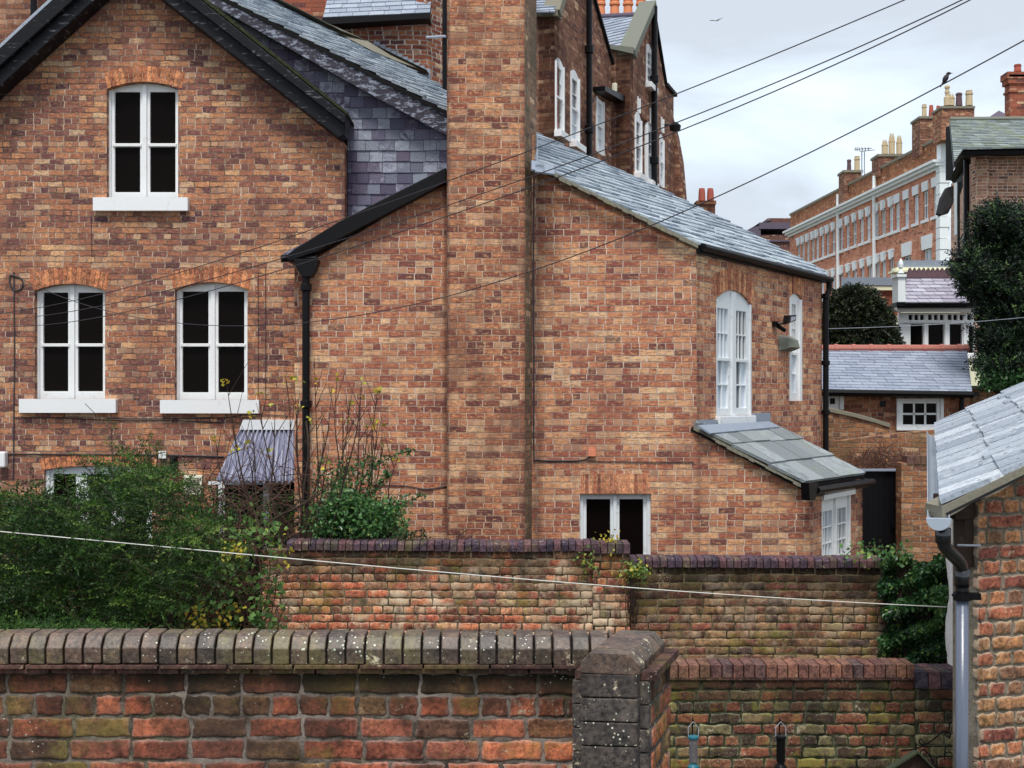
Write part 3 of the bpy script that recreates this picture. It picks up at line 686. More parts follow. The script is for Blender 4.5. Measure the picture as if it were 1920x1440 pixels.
M['pvc_grey'] = paint_mat('pale_grey_gutter', (150, 160, 172), 0.4, 0.5, (96, 100, 100), 7.0, spec=0.5)
M['pot_orange'] = paint_mat('orange_clay', (204, 128, 88), 0.7, 0.35, (158, 84, 60), 4.0)
M['pot_buff'] = paint_mat('buff_clay', (182, 164, 132), 0.8, 0.7, (128, 116, 98), 3.0)
M['pot_red'] = paint_mat('red_clay', (158, 82, 68), 0.8, 0.4, (110, 60, 54), 3.0)
M['pot_dark'] = paint_mat('dark_clay', (88, 66, 70), 0.7, 0.4, (60, 48, 52), 3.0)
M['ridge'] = paint_mat('terracotta_ridge', (164, 104, 92), 0.75, 0.55, (150, 96, 84), 4.0)
M['wire'] = paint_mat('black_cable', (52, 50, 56), 0.6, 0.0)
M['cord'] = paint_mat('white_cord', (206, 204, 196), 0.6, 0.2)
M['galv'] = paint_mat('aluminium', (150, 156, 166), 0.4, 0.1)
M['bark'] = paint_mat('twig_bark', (66, 50, 42), 0.9, 0.5, (104, 84, 68), 12.0, k=0.9)
M['bark_red'] = paint_mat('reddish_twigs', (96, 66, 56), 0.9, 0.4, (120, 88, 74), 12.0, k=0.9)
M['corrugated'] = paint_mat('faded_corrugated_sheet', (112, 114, 138), 0.4, 0.9, (178, 182, 194), 1.6, stretch=(1, 1, 1), spec=0.5, th=(0.42, 0.68))
M['vent'] = paint_mat('cream_plastic', (216, 212, 190), 0.5, 0.2)
M['orange_box'] = paint_mat('faded_orange_box', (206, 122, 92), 0.6, 0.2)
M['ground'] = paint_mat('garden_earth', (74, 72, 52), 0.95, 0.8, (70, 88, 44), 1.2, bd=0.03, k=0.9)
M['teal'] = paint_mat('teal_plastic', (34, 96, 110), 0.3, 0.0)
M['seed'] = paint_mat('seed_tube', (92, 88, 92), 0.15, 0.8, (150, 140, 130), 30.0, spec=0.8)
M['dark_green_board'] = paint_mat('mossy_felt_board', (52, 58, 40), 0.9, 0.6, (96, 108, 60), 6.0)
M['plum'] = paint_mat('dark_standing_seam_metal', (84, 74, 88), 0.6, 0.2)
M['leaf_shade'] = leaf_mat('painted_shade_leaf', [(14, 18, 12), (22, 30, 18), (34, 46, 24), (56, 70, 34)], k=0.8, trans=0.1)  # near-black leaf colour with deep shade painted in
M['gull'] = paint_mat('gull_plumage', (190, 194, 200), 0.8, 0.5, (120, 124, 134), 6.0)
M['starling'] = paint_mat('dark_plumage', (36, 30, 36), 0.6, 0.3, (70, 60, 60), 30.0)
M['curtain'] = paint_mat('pale_curtain', (196, 204, 212), 0.9, 0.3, (160, 170, 180), 4.0, stretch=(14, .5, 1))
g = G('window_glass'); a_ = g.attr(); gn = g.noise(g.uv(), 2.2, 2.0, 0.5)
g.bump(gn, 0.004, 0.5); M['glass'] = g.fin((0.006, 0.004, 0.0035, 1), 0.08, 0.04)
g = G('far_window_glass'); M['glass_far'] = g.fin(g.mix(g.rng(g.sep(g.attr().outputs['Vector'])[0], 0.3, 0.7), (0.06, 0.07, 0.09, 1), (0.55, 0.62, 0.70, 1)), 0.15, 0.5)
M['leaf_dark'] = leaf_mat('conifer_leaf', [(22, 38, 18), (42, 74, 30), (74, 114, 44), (108, 146, 60), (150, 178, 84)], k=0.92, trans=0.3)
M['leaf_ivy'] = leaf_mat('ivy_leaf', [(24, 42, 28), (42, 76, 42), (70, 114, 62), (104, 148, 88), (160, 182, 90)], k=1.1, rough=0.3, spec=0.5)
M['leaf_bramble'] = leaf_mat('bramble_leaf', [(52, 86, 42), (84, 122, 60), (120, 156, 84), (160, 176, 84), (216, 190, 70)], k=1.0)
M['leaf_yellow'] = leaf_mat('yellow_leaf', [(128, 142, 62), (190, 188, 74), (222, 196, 70), (206, 150, 70)], k=1.0)
M['leaf_yew'] = leaf_mat('yew_leaf', [(12, 20, 16), (20, 34, 24), (36, 58, 38), (62, 90, 50), (104, 132, 70)], k=1.25, trans=0.1)
M['leaf_clip'] = leaf_mat('clipped_conifer_leaf', [(24, 28, 22), (40, 48, 34), (56, 68, 42), (80, 90, 52)], k=1.1, trans=0.1)
# ================================================================== SETTING
m = MB(); gs = 900
m.add([(-gs, -60, GZ), (gs, -60, GZ), (gs, 1200, GZ), (-gs, 1200, GZ)], [(0, 1, 2, 3)])
tag(m.build('ground', M['ground'], base=(0, 0, GZ)), 'earth and rough grass of the gardens and yards', 'ground', kind='structure')

EV = Vector((.5362, .8441, 0))                 # direction of the extension's side wall
RD = (.3197, .9475)                            # direction of the tall range and the near outbuilding

# ================================================================== EXTENSION (centre)
DX = 15.2
FE = Fr.px(580, DX, 1305, DX)
P0 = P(1305, 455, DX)
ext = thing('brick_extension', 'two storey banded brick extension with a pale slate roof, in the centre', 'house', (P0.x - 2, 16.2, GZ))
zb = GZ
def fe(x, y): return FE.at(x, y)
# front wall with the lower window hole
lw = (FE.S(1087), FE.S(1221), FE.Z(1150, 1075), FE.Z(1150, 926))
x1518 = FE.S(1518)
outer = [(FE.S(580), zb), (x1518, zb), fe(1518, 905), fe(1307, 801), fe(1305, 458), fe(1003, 318), (FE.S(1003), fe(1003, 250)[1]), (FE.S(838), fe(838, 250)[1]), fe(838, 338), fe(580, 492)]
m = MB(); FE.wall(m, outer, [opening(*lw)])
# side wall along EV
FS = Fr(P0.x, P0.y, EV.x, EV.y)
L_end = FS.S(1541)
zt = P0.z - 0.03
sw = px_window(FS, ext, 1343, 1409, 566, 780, 22)
sw2 = px_window(FS, ext, 1480.5, 1504, 560, 752, 10)
FS.wall(m, [(0, zb), (L_end, zb), (L_end, zt), (0, zt)], [opening(*sw), opening(*sw2)])
# back walls close the body
pB = FS.w(L_end, 0, 0); pA = FE.w(FE.S(580), 0, 0)
m.hexa([Vector((pA.x, 19.4, zb)), Vector((pB.x, 19.4, zb)), Vector((pB.x, 19.6, zb)), Vector((pA.x, 19.6, zb)),
        Vector((pA.x, 19.4, 1.6)), Vector((pB.x, 19.4, 1.6)), Vector((pB.x, 19.6, 1.6)), Vector((pA.x, 19.6, 1.6))])
FL = Fr(pA.x, pA.y, 0, 1)
FL.box(m, 0.25, 4.2, zb, fe(580, 492)[1], -0.22, -0.01)
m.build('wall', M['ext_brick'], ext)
# lower window of the extension
wf = window(FE, ext, *lw, rec=0.09, lights=2, sash=False, fw=0.055, st=0.03, mull=0.05, bot=0.12, topr=0.07, mats=(M['old_white'], M['glass']), label='low white casement window just above the garden wall')
m = MB(); voussoirs(FE, m, lw[0] + .01, lw[1] - .01, lw[3] + .004, 0.0, FE.Z(1150, 889) - lw[3], 17, flare=0.0)
m.build('window_arch', M['lintel_brick'], ext)
# tall side windows
window(FS, ext, *sw, rec=0.03, lights=2, upper=(3, 2), lower=(2, 2), split=0.49, fw=0.05, st=0.05, mull=0.15, bot=0.10, topr=0.10, mats=(M['old_white'], M['glass_far']),
       curtain=[(0.55, 1.0, False)], sill=(0.02, 0.10, 0.06), label='tall white twelve-light sash pair above the lean-to roof')
window(FS, ext, *sw2, rec=0.03, lights=1, upper=(2, 2), lower=(1, 2), split=0.46, fw=0.11, st=0.06, bot=0.12, topr=0.08, mats=(M['white_paint'], M['glass_far']), curtain=[(0.3, 1.0, False)], label='narrow white sash window beside the black downpipe')
m = MB()
voussoirs(FS, m, sw[0] - .06, sw[1] + .06, sw[3], sw[4], 0.27, 15, flare=0.04); m.build('window_arch', M['lintel_brick'], ext)
m = MB(); voussoirs(FS, m, sw2[0] - .03, sw2[1] + .03, sw2[3], sw2[4], 0.25, 9, flare=0.04); m.build('window_arch', M['lintel_brick'], ext)
# right roof slope
Pv = P(1000, 303, DX)
RP = Plane(P0, Pv, P0 + EV)
eave_n, eave_f = RP.hit(1312, 459), RP.hit(1550, 517)
poly = [eave_n, eave_f, RP.hit(1545, 508), RP.hit(1340, 403), RP.hit(1200, 336), RP.hit(1005, 250), RP.hit(997, 303)]
vn = (Pv - P0); 
m = MB(); slates(m, eave_n, EV, RP.n, poly, 0.20, 0.27, lift=0.020, gap=0.007, slip=0.12, jit=.35)
rf = m.build('roof', M['slate_ext'], ext)
m = MB(); m.prism([p - RP.n * 0.012 for p in poly], -RP.n * 0.05); m.build('roof_boarding', M['underlay'], rf)
# mossy verge edge and fascia
m = MB()
a, b = RP.hit(1000, 306), RP.hit(1308, 458)
fr_ = [a, b]
vdir = (b - a).normalized()
k_ = 26
for i in range(k_):
    p = a + (b - a) * (i / k_); q = a + (b - a) * ((i + .96) / k_)
    hgt = random.uniform(.035, .06)
    m.prism([p + Vector((0, -.05, -.005)), q + Vector((0, -.05, -.005)), q + Vector((0, -.05, -hgt)), p + Vector((0, -.05, -hgt))], Vector((0, .09, 0)))
m.build('verge', M['stone'], rf)
m = MB(); FS.box(m, 0.0, L_end + .05, zt - .10, zt - .0, 0.005, 0.05)
m.build('fascia', M['black_paint'], ext)
m = MB()
g0, g1 = FS.w(-0.02, zt - 0.03, 0.10), FS.w(L_end + .12, zt - 0.05, 0.10)
tube(m, [g0, g1], 0.045, 10)
tube(m, [FS.w(L_end + .06, zt - 0.07, 0.09), FS.w(L_end + .06, zt - 0.20, 0.09), FS.w(L_end - .0, zt - .34, 0.06), FS.w(L_end - .0, GZ, 0.06)], 0.043, 10)
for zz in (zt - .3, 0.55, -.18, -1.2): lathe(m, FS.w(L_end - .0, zz, 0.06), [(0.043, -.04), (.062, -.03), (.062, .03), (.043, .04)], 10)
m.build('gutter_downpipe', M['iron'], ext)
# lead apron where the slates meet the chimney
m = MB(); 
for (x0, y0, x1, y1) in [(997, 300, 1012, 322), (1004, 303, 1030, 326)]:
    q = [RP.hit(x0, y0, .03), RP.hit(x1 + 8, y0 + 6, .03), RP.hit(x1 + 10, y1, .03), RP.hit(x0, y1 - 5, .03)]
    m.prism(q, -RP.n * .02)
q = [P(1003, 252, 15.6), P(1009, 254, 15.6), P(1009, 305, 15.3), P(1003, 302, 15.3)]; m.prism(q, Vector((0, .03, 0)))
m.build('flashing', M['lead'], rf)
# left roof slope: seen only as its thick black verge; the slope falls to the left
La, Lb = P(545, 484, DX), P(838, 325, DX)
m = MB()
pts = [FE.at(x, y) for x, y in [(536, 486), (548, 492), (600, 474), (648, 446), (838, 345), (838, 318), (640, 418), (556, 470)]]
FE.prism(m, pts[::-1] if False else pts, -0.06, 0.16)
m.build('bargeboard', M['black_paint'], ext, bevel=0.01)
m = MB(); q = [La + Vector((-.1, .04, .06)), Lb + Vector((.1, .04, .08)), Lb + Vector((.1, 1.3, .08)), La + Vector((-.1, 1.3, .06))]
m.prism(q, Vector((0, 0, -.06))); m.build('roof', M['slate_hung'], ext)
# hopper and downpipe at the left corner
m = MB(); c = FE.w(FE.S(576), fe(576, 489)[1], 0.10)
FE.prism(m, [FE.at(552, 487, .1), FE.at(558, 504, .1), FE.at(568, 520, .1), FE.at(586, 520, .1), FE.at(595, 504, .1), FE.at(599, 487, .1)][::-1], 0.02, 0.17)
zz = fe(576, 486)[1]
tube(m, [FE.w(FE.S(530), zz + .0, .09), FE.w(FE.S(596), zz, .09)], .045, 10)
x576 = FE.S(576); tube(m, [FE.w(x576, zz - .1, .09), FE.w(x576, GZ, .09)], .045, 10)
for yy in (540, 758, 980): lathe(m, FE.w(x576, fe(576, yy)[1], .09), [(0.045, -.05), (.068, -.04), (.068, .04), (.045, .05)], 10)
m.build('hopper_downpipe', M['iron'], ext, bevel=0.006)
# cable down the chimney and little orange box, cables
m = MB()
pc = lambda pts, n=.012: [FE.w(*FE.at(x, y, n), n) for x, y in pts]
tube(m, cat(pc([(1001, 330), (1000, 520), (1001, 700), (1001, 850), (1008, 862), (1060, 864), (1095, 862), (1108, 853)])), .010, 6)
tube(m, cat(pc([(1100, 864), (1200, 866), (1290, 866), (1300, 868)])), .005, 5)
tube(m, cat(pc([(690, 909), (760, 911), (800, 917), (838, 911)])), .006, 5)
m.build('wall_cable', M['wire'], ext)
m = MB(); FE.pxbox(m, 1103, 1117, 842, 856, 0, .05); m.build('junction_box', M['orange_box'], ext, bevel=.004)
# the dark joint beside the chimney is drawn in the brick colour
# lean-to on the side
Pr0, Pr1 = P(1307, 796, DX), FS.w(FS.S(1441), P(1307, 796, DX).z, 0)
Pe0 = P(1514, 903, DX)
LP = Plane(Pr0, Pe0, Pr0 + EV)
tlen = 2.15
e0 = LP.hit(1514, 906); e1 = e0 + EV * 2.28; r1 = Pr0 + EV * 2.36; r0 = Pr0 + (Pr0 - Pe0).normalized() * .02
lean = thing('lean_to', 'slab-roofed brick lean-to against the side of the extension under the tall window', 'lean-to', (3.4, 16.5, GZ))
m = MB(); V_ = (Pr0 - Pe0); 
polyL = [e0 + Vector((-.05, -.04, 0)), e1, r1, Pr0 + Vector((-.05, -.04, 0))]
slates(m, e0, EV, LP.n, polyL, 0.44, 0.46, thick=.015, lift=.020, gap=.009, wvar=.3, jit=.3)
rl = m.build('roof', M['slate_lean'], lean)
m = MB(); m.prism([p - LP.n * .03 for p in polyL], -LP.n * .05); m.build('roof_boarding', M['underlay'], rl)
m = MB(); q0, q1 = polyL[3], polyL[0]
for i in range(20):
    p = q0 + (q1 - q0) * (i / 20); q = q0 + (q1 - q0) * ((i + .95) / 20); hh = random.uniform(.05, .075)
    m.prism([p + Vector((0, -.02, -.025)), q + Vector((0, -.02, -.025)), q + Vector((0, -.02, -hh)), p + Vector((0, -.02, -hh))], Vector((0, .06, 0)))
m.build('verge', M['stone'], rl)
FLn = Fr(FE.w(x1518, 0).x, DX, EV.x, EV.y)
le = FLn.S(1617); zl = e0.z - .08
wl = px_window(FLn, lean, 1541, 1595, 926, 1090, 0)
m = MB(); FLn.wall(m, [(0, zb), (le, zb), (le, zl), (0, zl)], [opening(*wl)])
pp = FLn.w(le, 0, 0); FR_ = Fr(pp.x, pp.y, -.8441, .5362); FR_.wall(m, [(0, zb), (1.4, zb), (1.4, zl + .6), (0, zl)], [], n0=-.2, n1=0)
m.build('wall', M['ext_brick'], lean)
window(FLn, lean, *wl, rec=0.03, lights=2, sash=False, upper=(3, 4), st=.05, fw=.05, mull=.07, bot=.1, topr=.2, mats=(M['white_paint'], M['glass_far']))
m = MB(); FLn.box(m, wl[0] - .05, wl[1] + .05, wl[3] - .04, wl[3] + .10, 0.0, .05); m.build('window_hood', M['white_paint'], lean, bevel=.006)
m = MB(); FLn.box(m, -.02, le + .1, zl - .09, zl + .02, .01, .05)
tube(m, [FLn.w(-.06, zl - .0, .11), FLn.w(le + .1, zl - .02, .11)], .042, 10)
FLn.prism(m, [FLn.at(1512, 905, .1), FLn.at(1514, 938, .1), FLn.at(1524, 938, .1), FLn.at(1530, 905, .1)], 0.03, .13)
m.build('gutter', M['iron'], lean)
m = MB(); q = [FS.w(0, Pr0.z - .02, .02), FS.w(FS.S(1442), Pr0.z - .02, .02), FS.w(FS.S(1442), Pr0.z + .11, .02), FS.w(0, Pr0.z + .05, .02)]
FS.box(m, 0.0, FS.S(1342), Pr0.z - .02, Pr0.z + .05, .002, .03); FS.box(m, FS.S(1410), FS.S(1441), Pr0.z - .02, Pr0.z + .12, .002, .03)
q = [LP.hit(1309, 797, .035), LP.hit(1442, 790, .035), LP.hit(1462, 800, .03), LP.hit(1332, 812, .03)]; m.prism(q, -LP.n * .02)
m.build('flashing', M['lead'], rl)
# floodlight and burglar alarm box on the side wall
fl = thing('floodlight', 'small black floodlight on the side wall between the tall windows', 'floodlight', FS.w(FS.S(1448), FS.Z(1455, 605)))
m = MB(); zc = FS.Z(1458, 604); uc = FS.S(1452)
FS.box(m, uc - .09, uc + .02, zc - .07, zc + .0, 0, .05); tube(m, [FS.w(uc, zc - .03, .05), FS.w(uc + .05, zc - .02, .16)], .02, 6)
m.build('bracket', M['iron'], fl)
m = MB(); FS.prism(m, [(uc - .02, zc - .03), (uc + .24, zc + .02), (uc + .26, zc + .10), (uc + .02, zc + .08)], .12, .22); m.build('lamp_head', M['iron'], fl, bevel=.01)
m = MB(); FS.prism(m, [(uc + .03, zc - .005), (uc + .2, zc + .035), (uc + .22, zc + .075), (uc + .05, zc + .06)], .215, .226); m.build('lens', M['galv'], fl)
m = MB(); tube(m, [FS.w(uc - .01, zc - .06, .05), FS.w(uc + .08, zc - .12, .12)], .03, 8); m.build('sensor', M['iron'], fl)
m = MB(); ua, ub = FS.S(1459), FS.S(1483); za, z2 = FS.Z(1470, 659), FS.Z(1470, 629)
um = (ua + ub) / 2
A_ = [FS.w(ua, za, 0), FS.w(ub, za, 0), FS.w(ub, z2, 0), FS.w(ua, z2, 0)]
B_ = [FS.w(ua + .10, za + .05, .15), FS.w(ub - .04, za + .05, .15), FS.w(ub - .04, z2 - .06, .12), FS.w(ua + .10, z2 - .06, .12)]
m.add(A_ + B_, [(3, 2, 1, 0), (4, 5, 6, 7), (0, 1, 5, 4), (1, 2, 6, 5), (2, 3, 7, 6), (3, 0, 4, 7)])
tag(m.build('alarm_box', M['stone_green'], base=FS.w(um, za), bevel=.01), 'mossy wedge-shaped alarm box under the floodlight', 'alarm box')

# ================================================================== CHIMNEY STACK of the extension
ch = thing('chimney_stack', 'tall banded brick chimney stack rising through the middle of the extension', 'chimney', (P(910, 750, 15).x, 15.6, GZ))
m = MB()
pl = [P(838, 750, 14.88), P(984, 750, 14.88), P(1006, 750, 15.42), P(1006, 750, 16.5), P(838, 750, 16.5)]
topz = 6.4
def vert(m_, pts, z0, z1):
    n = len(pts); a = [Vector((p.x, p.y, z0)) for p in pts]; b = [Vector((p.x, p.y, z1)) for p in pts]
    m_.add(a + b, [(i, (i + 1) % n, n + (i + 1) % n, n + i) for i in range(n)] + [tuple(range(n, 2 * n)), tuple(range(n))[::-1]])
a0, b0 = pl[0], pl[1]
m.add([Vector((p.x, p.y, z)) for z in (GZ, topz) for p in pl], [(0, 1, 6, 5), (3, 4, 9, 8), (4, 0, 5, 9), (5, 6, 7, 8, 9)])
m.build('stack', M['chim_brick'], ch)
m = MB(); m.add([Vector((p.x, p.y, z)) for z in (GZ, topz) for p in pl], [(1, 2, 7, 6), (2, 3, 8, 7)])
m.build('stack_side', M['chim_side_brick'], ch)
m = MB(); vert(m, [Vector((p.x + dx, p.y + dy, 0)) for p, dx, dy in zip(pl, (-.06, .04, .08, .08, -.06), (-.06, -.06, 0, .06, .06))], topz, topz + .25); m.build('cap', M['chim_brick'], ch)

# ================================================================== MAIN HOUSE (left gable)
DM = 16.6
FM = Fr.px(0, DM, 645, DM)
house = thing('gabled_house', 'mottled brick gabled house with black bargeboards and white sash windows on the left', 'house', (-5.0, 18.5, GZ))
fm = lambda x, y: FM.at(x, y)
wins = {}
W1 = px_window(FM, house, 200, 334, 166, 372, 13)
W2 = px_window(FM, house, 65, 197, 545, 748, 13)
W3 = px_window(FM, house, 328, 464, 543, 750, 14)
W4 = px_window(FM, house, 83, 285, 881, 1030, 8)
W5 = px_window(FM, house, 405, 556, 905, 1100, 0)
m = MB()
xr = FM.S(646); xl = FM.S(-140)
outer = [(xl, zb), (xr, zb), fm(646, 268), fm(252, -55), (xl, FM.Z(-140, 304))]
FM.wall(m, outer, [opening(*w_) for w_ in (W1, W2, W3, W4, W5)])
m.build('wall', M['main_brick'], house)
kw = dict(rec=0.12, lights=2, upper=(1, 1), lower=(1, 1), split=0.5, fw=.035, st=.032, mull=.065, bot=.10, topr=.015)
sl_z = FM.Z(260, 400)
window(FM, house, *W1, **kw, sill=(.15, FM.Z(260, 375) - FM.Z(260, 400), .10), label='upper white sash window high in the gable')
window(FM, house, *W2, **kw, sill=(.17, FM.Z(130, 748) - FM.Z(130, 774), .10), label='white sash window at the left, first floor')
window(FM, house, *W3, **kw, sill=(.17, FM.Z(400, 750) - FM.Z(400, 775), .10), label='white sash window nearer the drainpipe, first floor')
window(FM, house, *W4, rec=.08, lights=3, sash=False, fw=.06, st=.03, mull=.11, bot=.1, topr=.06, mats=(M['old_white'], M['glass']), label='ground floor window behind the dark shrub')
m = MB(); n1 = -.09
for k in range(9):
    zz = W4[2] + .3 + k * .1
    FM.box(m, W4[0] + .1, W4[1] - .1, zz, zz + .05, -.135, -.13)
m.build('blind', M['curtain'], house)
for (q_, ea, eb, hh_, nv, nn_, fl_) in ((W1, .01, .05, .20, 17, .003, .05), (W2, -.02, .02, .21, 17, .004, .05), (W3, -.02, .02, .21, 17, .004, .05), (W4, -.04, .04, .14, 22, .004, .03)):
    m = MB(); voussoirs(FM, m, q_[0] + ea, q_[1] + eb, q_[3], q_[4], hh_, nv, n1=nn_, flare=fl_); m.build('window_arch', M['arch_brick'], house)
# bargeboards: an inner board and a proud outer moulding
m = MB()
FM.prism(m, [fm(252, -38), fm(641, 268), fm(652, 262), fm(654, 240), fm(252, -78)], 0.03, 0.34)
FM.prism(m, [fm(252, -66), fm(654, 246), fm(657, 230), fm(252, -92)], 0.0, 0.42)
FM.prism(m, [fm(252, -38), fm(252, -78), fm(-150, 288), fm(-150, 328)], 0.03, 0.34)
FM.prism(m, [fm(252, -66), fm(252, -104), fm(-150, 266), fm(-150, 296)], 0.0, 0.42)
m.build('bargeboard', M['barge_black'], house, bevel=.01)
# roof slabs behind the boards
m = MB()
FM.prism(m, [fm(252, -95), fm(658, 228), fm(658, 222), fm(252, -104)], -0.35, 0.40)
m.build('roof_edge', M['moss'], house); m = MB()
FM.prism(m, [fm(252, -100), fm(252, -112), fm(-150, 258), fm(-150, 268)], -2.6, 0.40)
m.build('roof', M['slate_tower'], house)
# moss along the right verge
m = MB(); L = Leaves()
A_, B_ = FM.w(*fm(330, -36), .2), FM.w(*fm(657, 226), .2)
n = 5200; t = rng.random(n)[:, None]; p = np.array(A_) * (1 - t) + np.array(B_) * t + rng.normal(size=(n, 3)) * (0.02, .12, .014)
L.add(p, rng.normal(size=(n, 3)) * (1, 1, .3) + (0, -.3, .9), rng.uniform(.012, .03, n), rng.random(n) * .6)
L.build('moss', M['leaf_clip'], house)
# slate-hung return wall and its own verge
DH = 16.95
FH = Fr.px(640, DH, 838, DH); fh = lambda x, y: FH.at(x, y)
m = MB(); FH.wall(m, [fh(500, 300), fh(640, 420), fh(860, 330), fh(860, 245), fh(300, -62)], [], n0=-.2); m.build('wall', M['underlay'], house)
def hung(polypx, mm):
    pts = [FH.w(*fh(x, y), .004) for x, y in polypx]
    slates(mm, FH.w(*fh(646, 420), .004), Vector((1, 0, 0)), Vector((0, -1, 0)), pts, FH.Z(700, 380) - FH.Z(700, 400.3), .188, thick=.004, lift=.014, gap=.006, wvar=.12, jit=.2)
m = MB(); hung([(646, 418), (848, 328), (848, 255), (360, -30), (320, -60), (330, -20), (646, 225)][:0] or [(646, 425), (850, 325), (850, 240), (646, 130)], m)
hung([(330, -25), (646, 235), (646, 130), (400, -15)], m)
m.build('slate_hanging', M['slate_hung'], house)
m = MB(); FH.prism(m, [fh(641, 262), fh(641, 425), fh(652, 420), fh(652, 232)], .0, .05); m.build('flashing', M['black_paint'], house)
m = MB()
FH.prism(m, [FH.at(383, 0, .25), FH.at(640, 147, .25), FH.at(846, 259, .25), FH.at(846, 212, .25), FH.at(640, 110, .25), FH.at(430, -1, .25), FH.at(380, -28, .25), FH.at(330, -30, .25)], .15, .25)
bb = m.build('bargeboard', M['barge_worn'], house, bevel=.006); bb['label'] = 'second bargeboard with peeling purple-grey paint'
# slate roof above that verge, running back to the right
va, vb = FH.w(*FH.at(846, 209, .3), .3), FH.w(*FH.at(430, -3, .3), .3)
RD3 = Vector((RD[0], RD[1], 0))
EV2 = Vector((.52, .854, 0)).normalized()
HP = Plane(va, vb, va + EV2)
polyH = [HP.hit(850, 211), HP.hit(1000, 250), HP.hit(860, 178), HP.hit(640, 62), HP.hit(470, -22), HP.hit(380, -28)]
polyH = [HP.hit(850, 211), HP.hit(850, 174), HP.hit(640, 64), HP.hit(495, -8), HP.hit(440, -36), HP.hit(372, -33)]
m = MB(); slates(m, va, EV2, HP.n, polyH, .20, .25, lift=.020, gap=.007, slip=.12, jit=.35)
r2 = m.build('roof', M['slate_ext'], house)
m = MB(); m.prism([p - HP.n * .02 for p in polyH], -HP.n * .05); m.build('roof_boarding', M['underlay'], r2)
# far coping strip along the top of that roof
m = MB(); p = [HP.hit(495, -10, .03), HP.hit(640, 64, .03), HP.hit(700, 96, .03), HP.hit(806, 140, .03), HP.hit(800, 131, .1), HP.hit(690, 77, .1), HP.hit(640, 56, .1), HP.hit(505, -12, .1)]
m.prism(p, Vector((0, .1, 0))); m.build('ridge', M['stone'], r2)
# cables and fittings on the house wall
m = MB(); pm = lambda pts, n=.012: [FM.w(*FM.at(x, y, n), n) for x, y in pts]
tube(m, pm([(26, 510), (27, 650), (25, 900)]), .008, 5)
tube(m, cat(pm([(26, 783), (120, 784), (208, 788), (300, 788), (420, 792)])), .006, 5)
tube(m, cat(pm([(200, 796 - 12), (330, 797 - 12), (420, 783), (470, 777), (540, 780)])), .006, 5)
tube(m, cat(pm([(0, 851), (150, 852), (290, 853), (420, 856)])), .010, 6)
tube(m, pm([(171, 405), (172, 480)]), .004, 5); tube(m, pm([(484, 510), (484, 740)]), .004, 5); tube(m, pm([(498, 500), (498, 750)]), .004, 5)
tube(m, cat(pm([(18, 520), (22, 516), (40, 523), (42, 538), (30, 545), (20, 535), (18, 520)])), .010, 6)
m.build('wall_cable', M['wire'], house)
m = MB(); FM.pxbox(m, 297, 311, 846, 860, 0, .06); m.build('sensor_box', M['white_paint'], house, bevel=.005)
m = MB(); FM.pxbox(m, -6, 9, 847, 877, 0, .12); m.build('junction_box', M['white_paint'], house, bevel=.02)
m = MB(); FM.pxbox(m, 344, 379, 891, 928, 0, .05)
m2 = MB()
for k in range(8): FM.pxbox(m2, 349, 374, 896 + k * 3.6, 898 + k * 3.6, .05, .056)
v_ = m.build('air_vent', M['vent'], house, bevel=.006); m2.build('louvre', M['stone'], v_)
m = MB(); FM.pxbox(m, 318, 330, 856, 884, 0, .10); m.build('lamp', M['iron'], house, bevel=.02)
# corrugated canopy over the door
can = thing('door_canopy', 'faded purple corrugated canopy over the back door', 'canopy', FM.w(FM.S(480), GZ, .4))
a = FM.w(*fm(451, 805), .02); b = FM.w(*fm(556, 806), .02); c = P(556, 905, DM - .85); d = P(404, 903, DM - .85)
m = MB(); nx_ = 150; vs_ = []; 
for j in range(6):
    for i in range(nx_ + 1):
        fu, fv = i / nx_, j / 5; p = (a * (1 - fu) + b * fu) * (1 - fv) + (d * (1 - fu) + c * fu) * fv
        p = p + Vector((0, -.6, .8)).normalized() * .026 * math.sin(fu * 2 * math.pi * 13); vs_.append(p)
m.add(vs_, [(j * (nx_ + 1) + i, j * (nx_ + 1) + i + 1, (j + 1) * (nx_ + 1) + i + 1, (j + 1) * (nx_ + 1) + i) for j in range(5) for i in range(nx_)])
o_ = m.build('sheet', M['corrugated'], can, smooth=True); so_ = o_.modifiers.new('thick', 'SOLIDIFY'); so_.thickness = .004
m = MB(); FM.prism(m, [FM.at(449, 806, .05), FM.at(557, 806, .05), FM.at(557, 787, .05), FM.at(456, 787, .05)], 0, .07); m.build('flashing', M['old_white'], can, bevel=.01)
m = MB()
for x in (416, 500): FM.pxbox(m, x - 7, x + 5, 906, 1100, .3, .36)
FM.box(m, FM.S(410), FM.S(556), FM.Z(480, 905, .6) - .03, FM.Z(480, 905, .6) + .01, .5, .56)
m.build('frame', M['old_white'], can)
m = MB(); FM.box(m, W5[0], W5[1], zb, W5[3], -.2, -.14); m.build('door', M['black_paint'], house)

# ================================================================== BLOCKS BEHIND THE HOUSE
blk = thing('rear_chimney_block', 'weathered brick block with white joints and a small slate roof behind the house', 'building', P(720, 750, 20) + Vector((0, 0, GZ)))
FB = Fr.px(610, 20.0, 800, 20.0); fb = lambda x, y: FB.at(x, y)
m = MB(); FB.wall(m, [fb(610, 260), fb(800, 260), fb(800, 30), fb(610, 36)], n0=-1.0)
c_ = FB.w(*fb(800, 30)); FB2 = Fr(c_.x, c_.y, EV.x, EV.y)
FB2.wall(m, [(0, -1), (2.4, -1), (2.4, 9), (0, 9)], n0=-.2)
m.build('wall', M['white_joint_brick'], blk)
S0, S1 = P(606, 34, 19.75), P(806, 25, 19.75); S2 = P(808, -60, 21.2); SP = Plane(S0, S1, S2)
polyS = [SP.hit(606, 34), SP.hit(806, 25), SP.hit(812, -40), SP.hit(622, -40)]
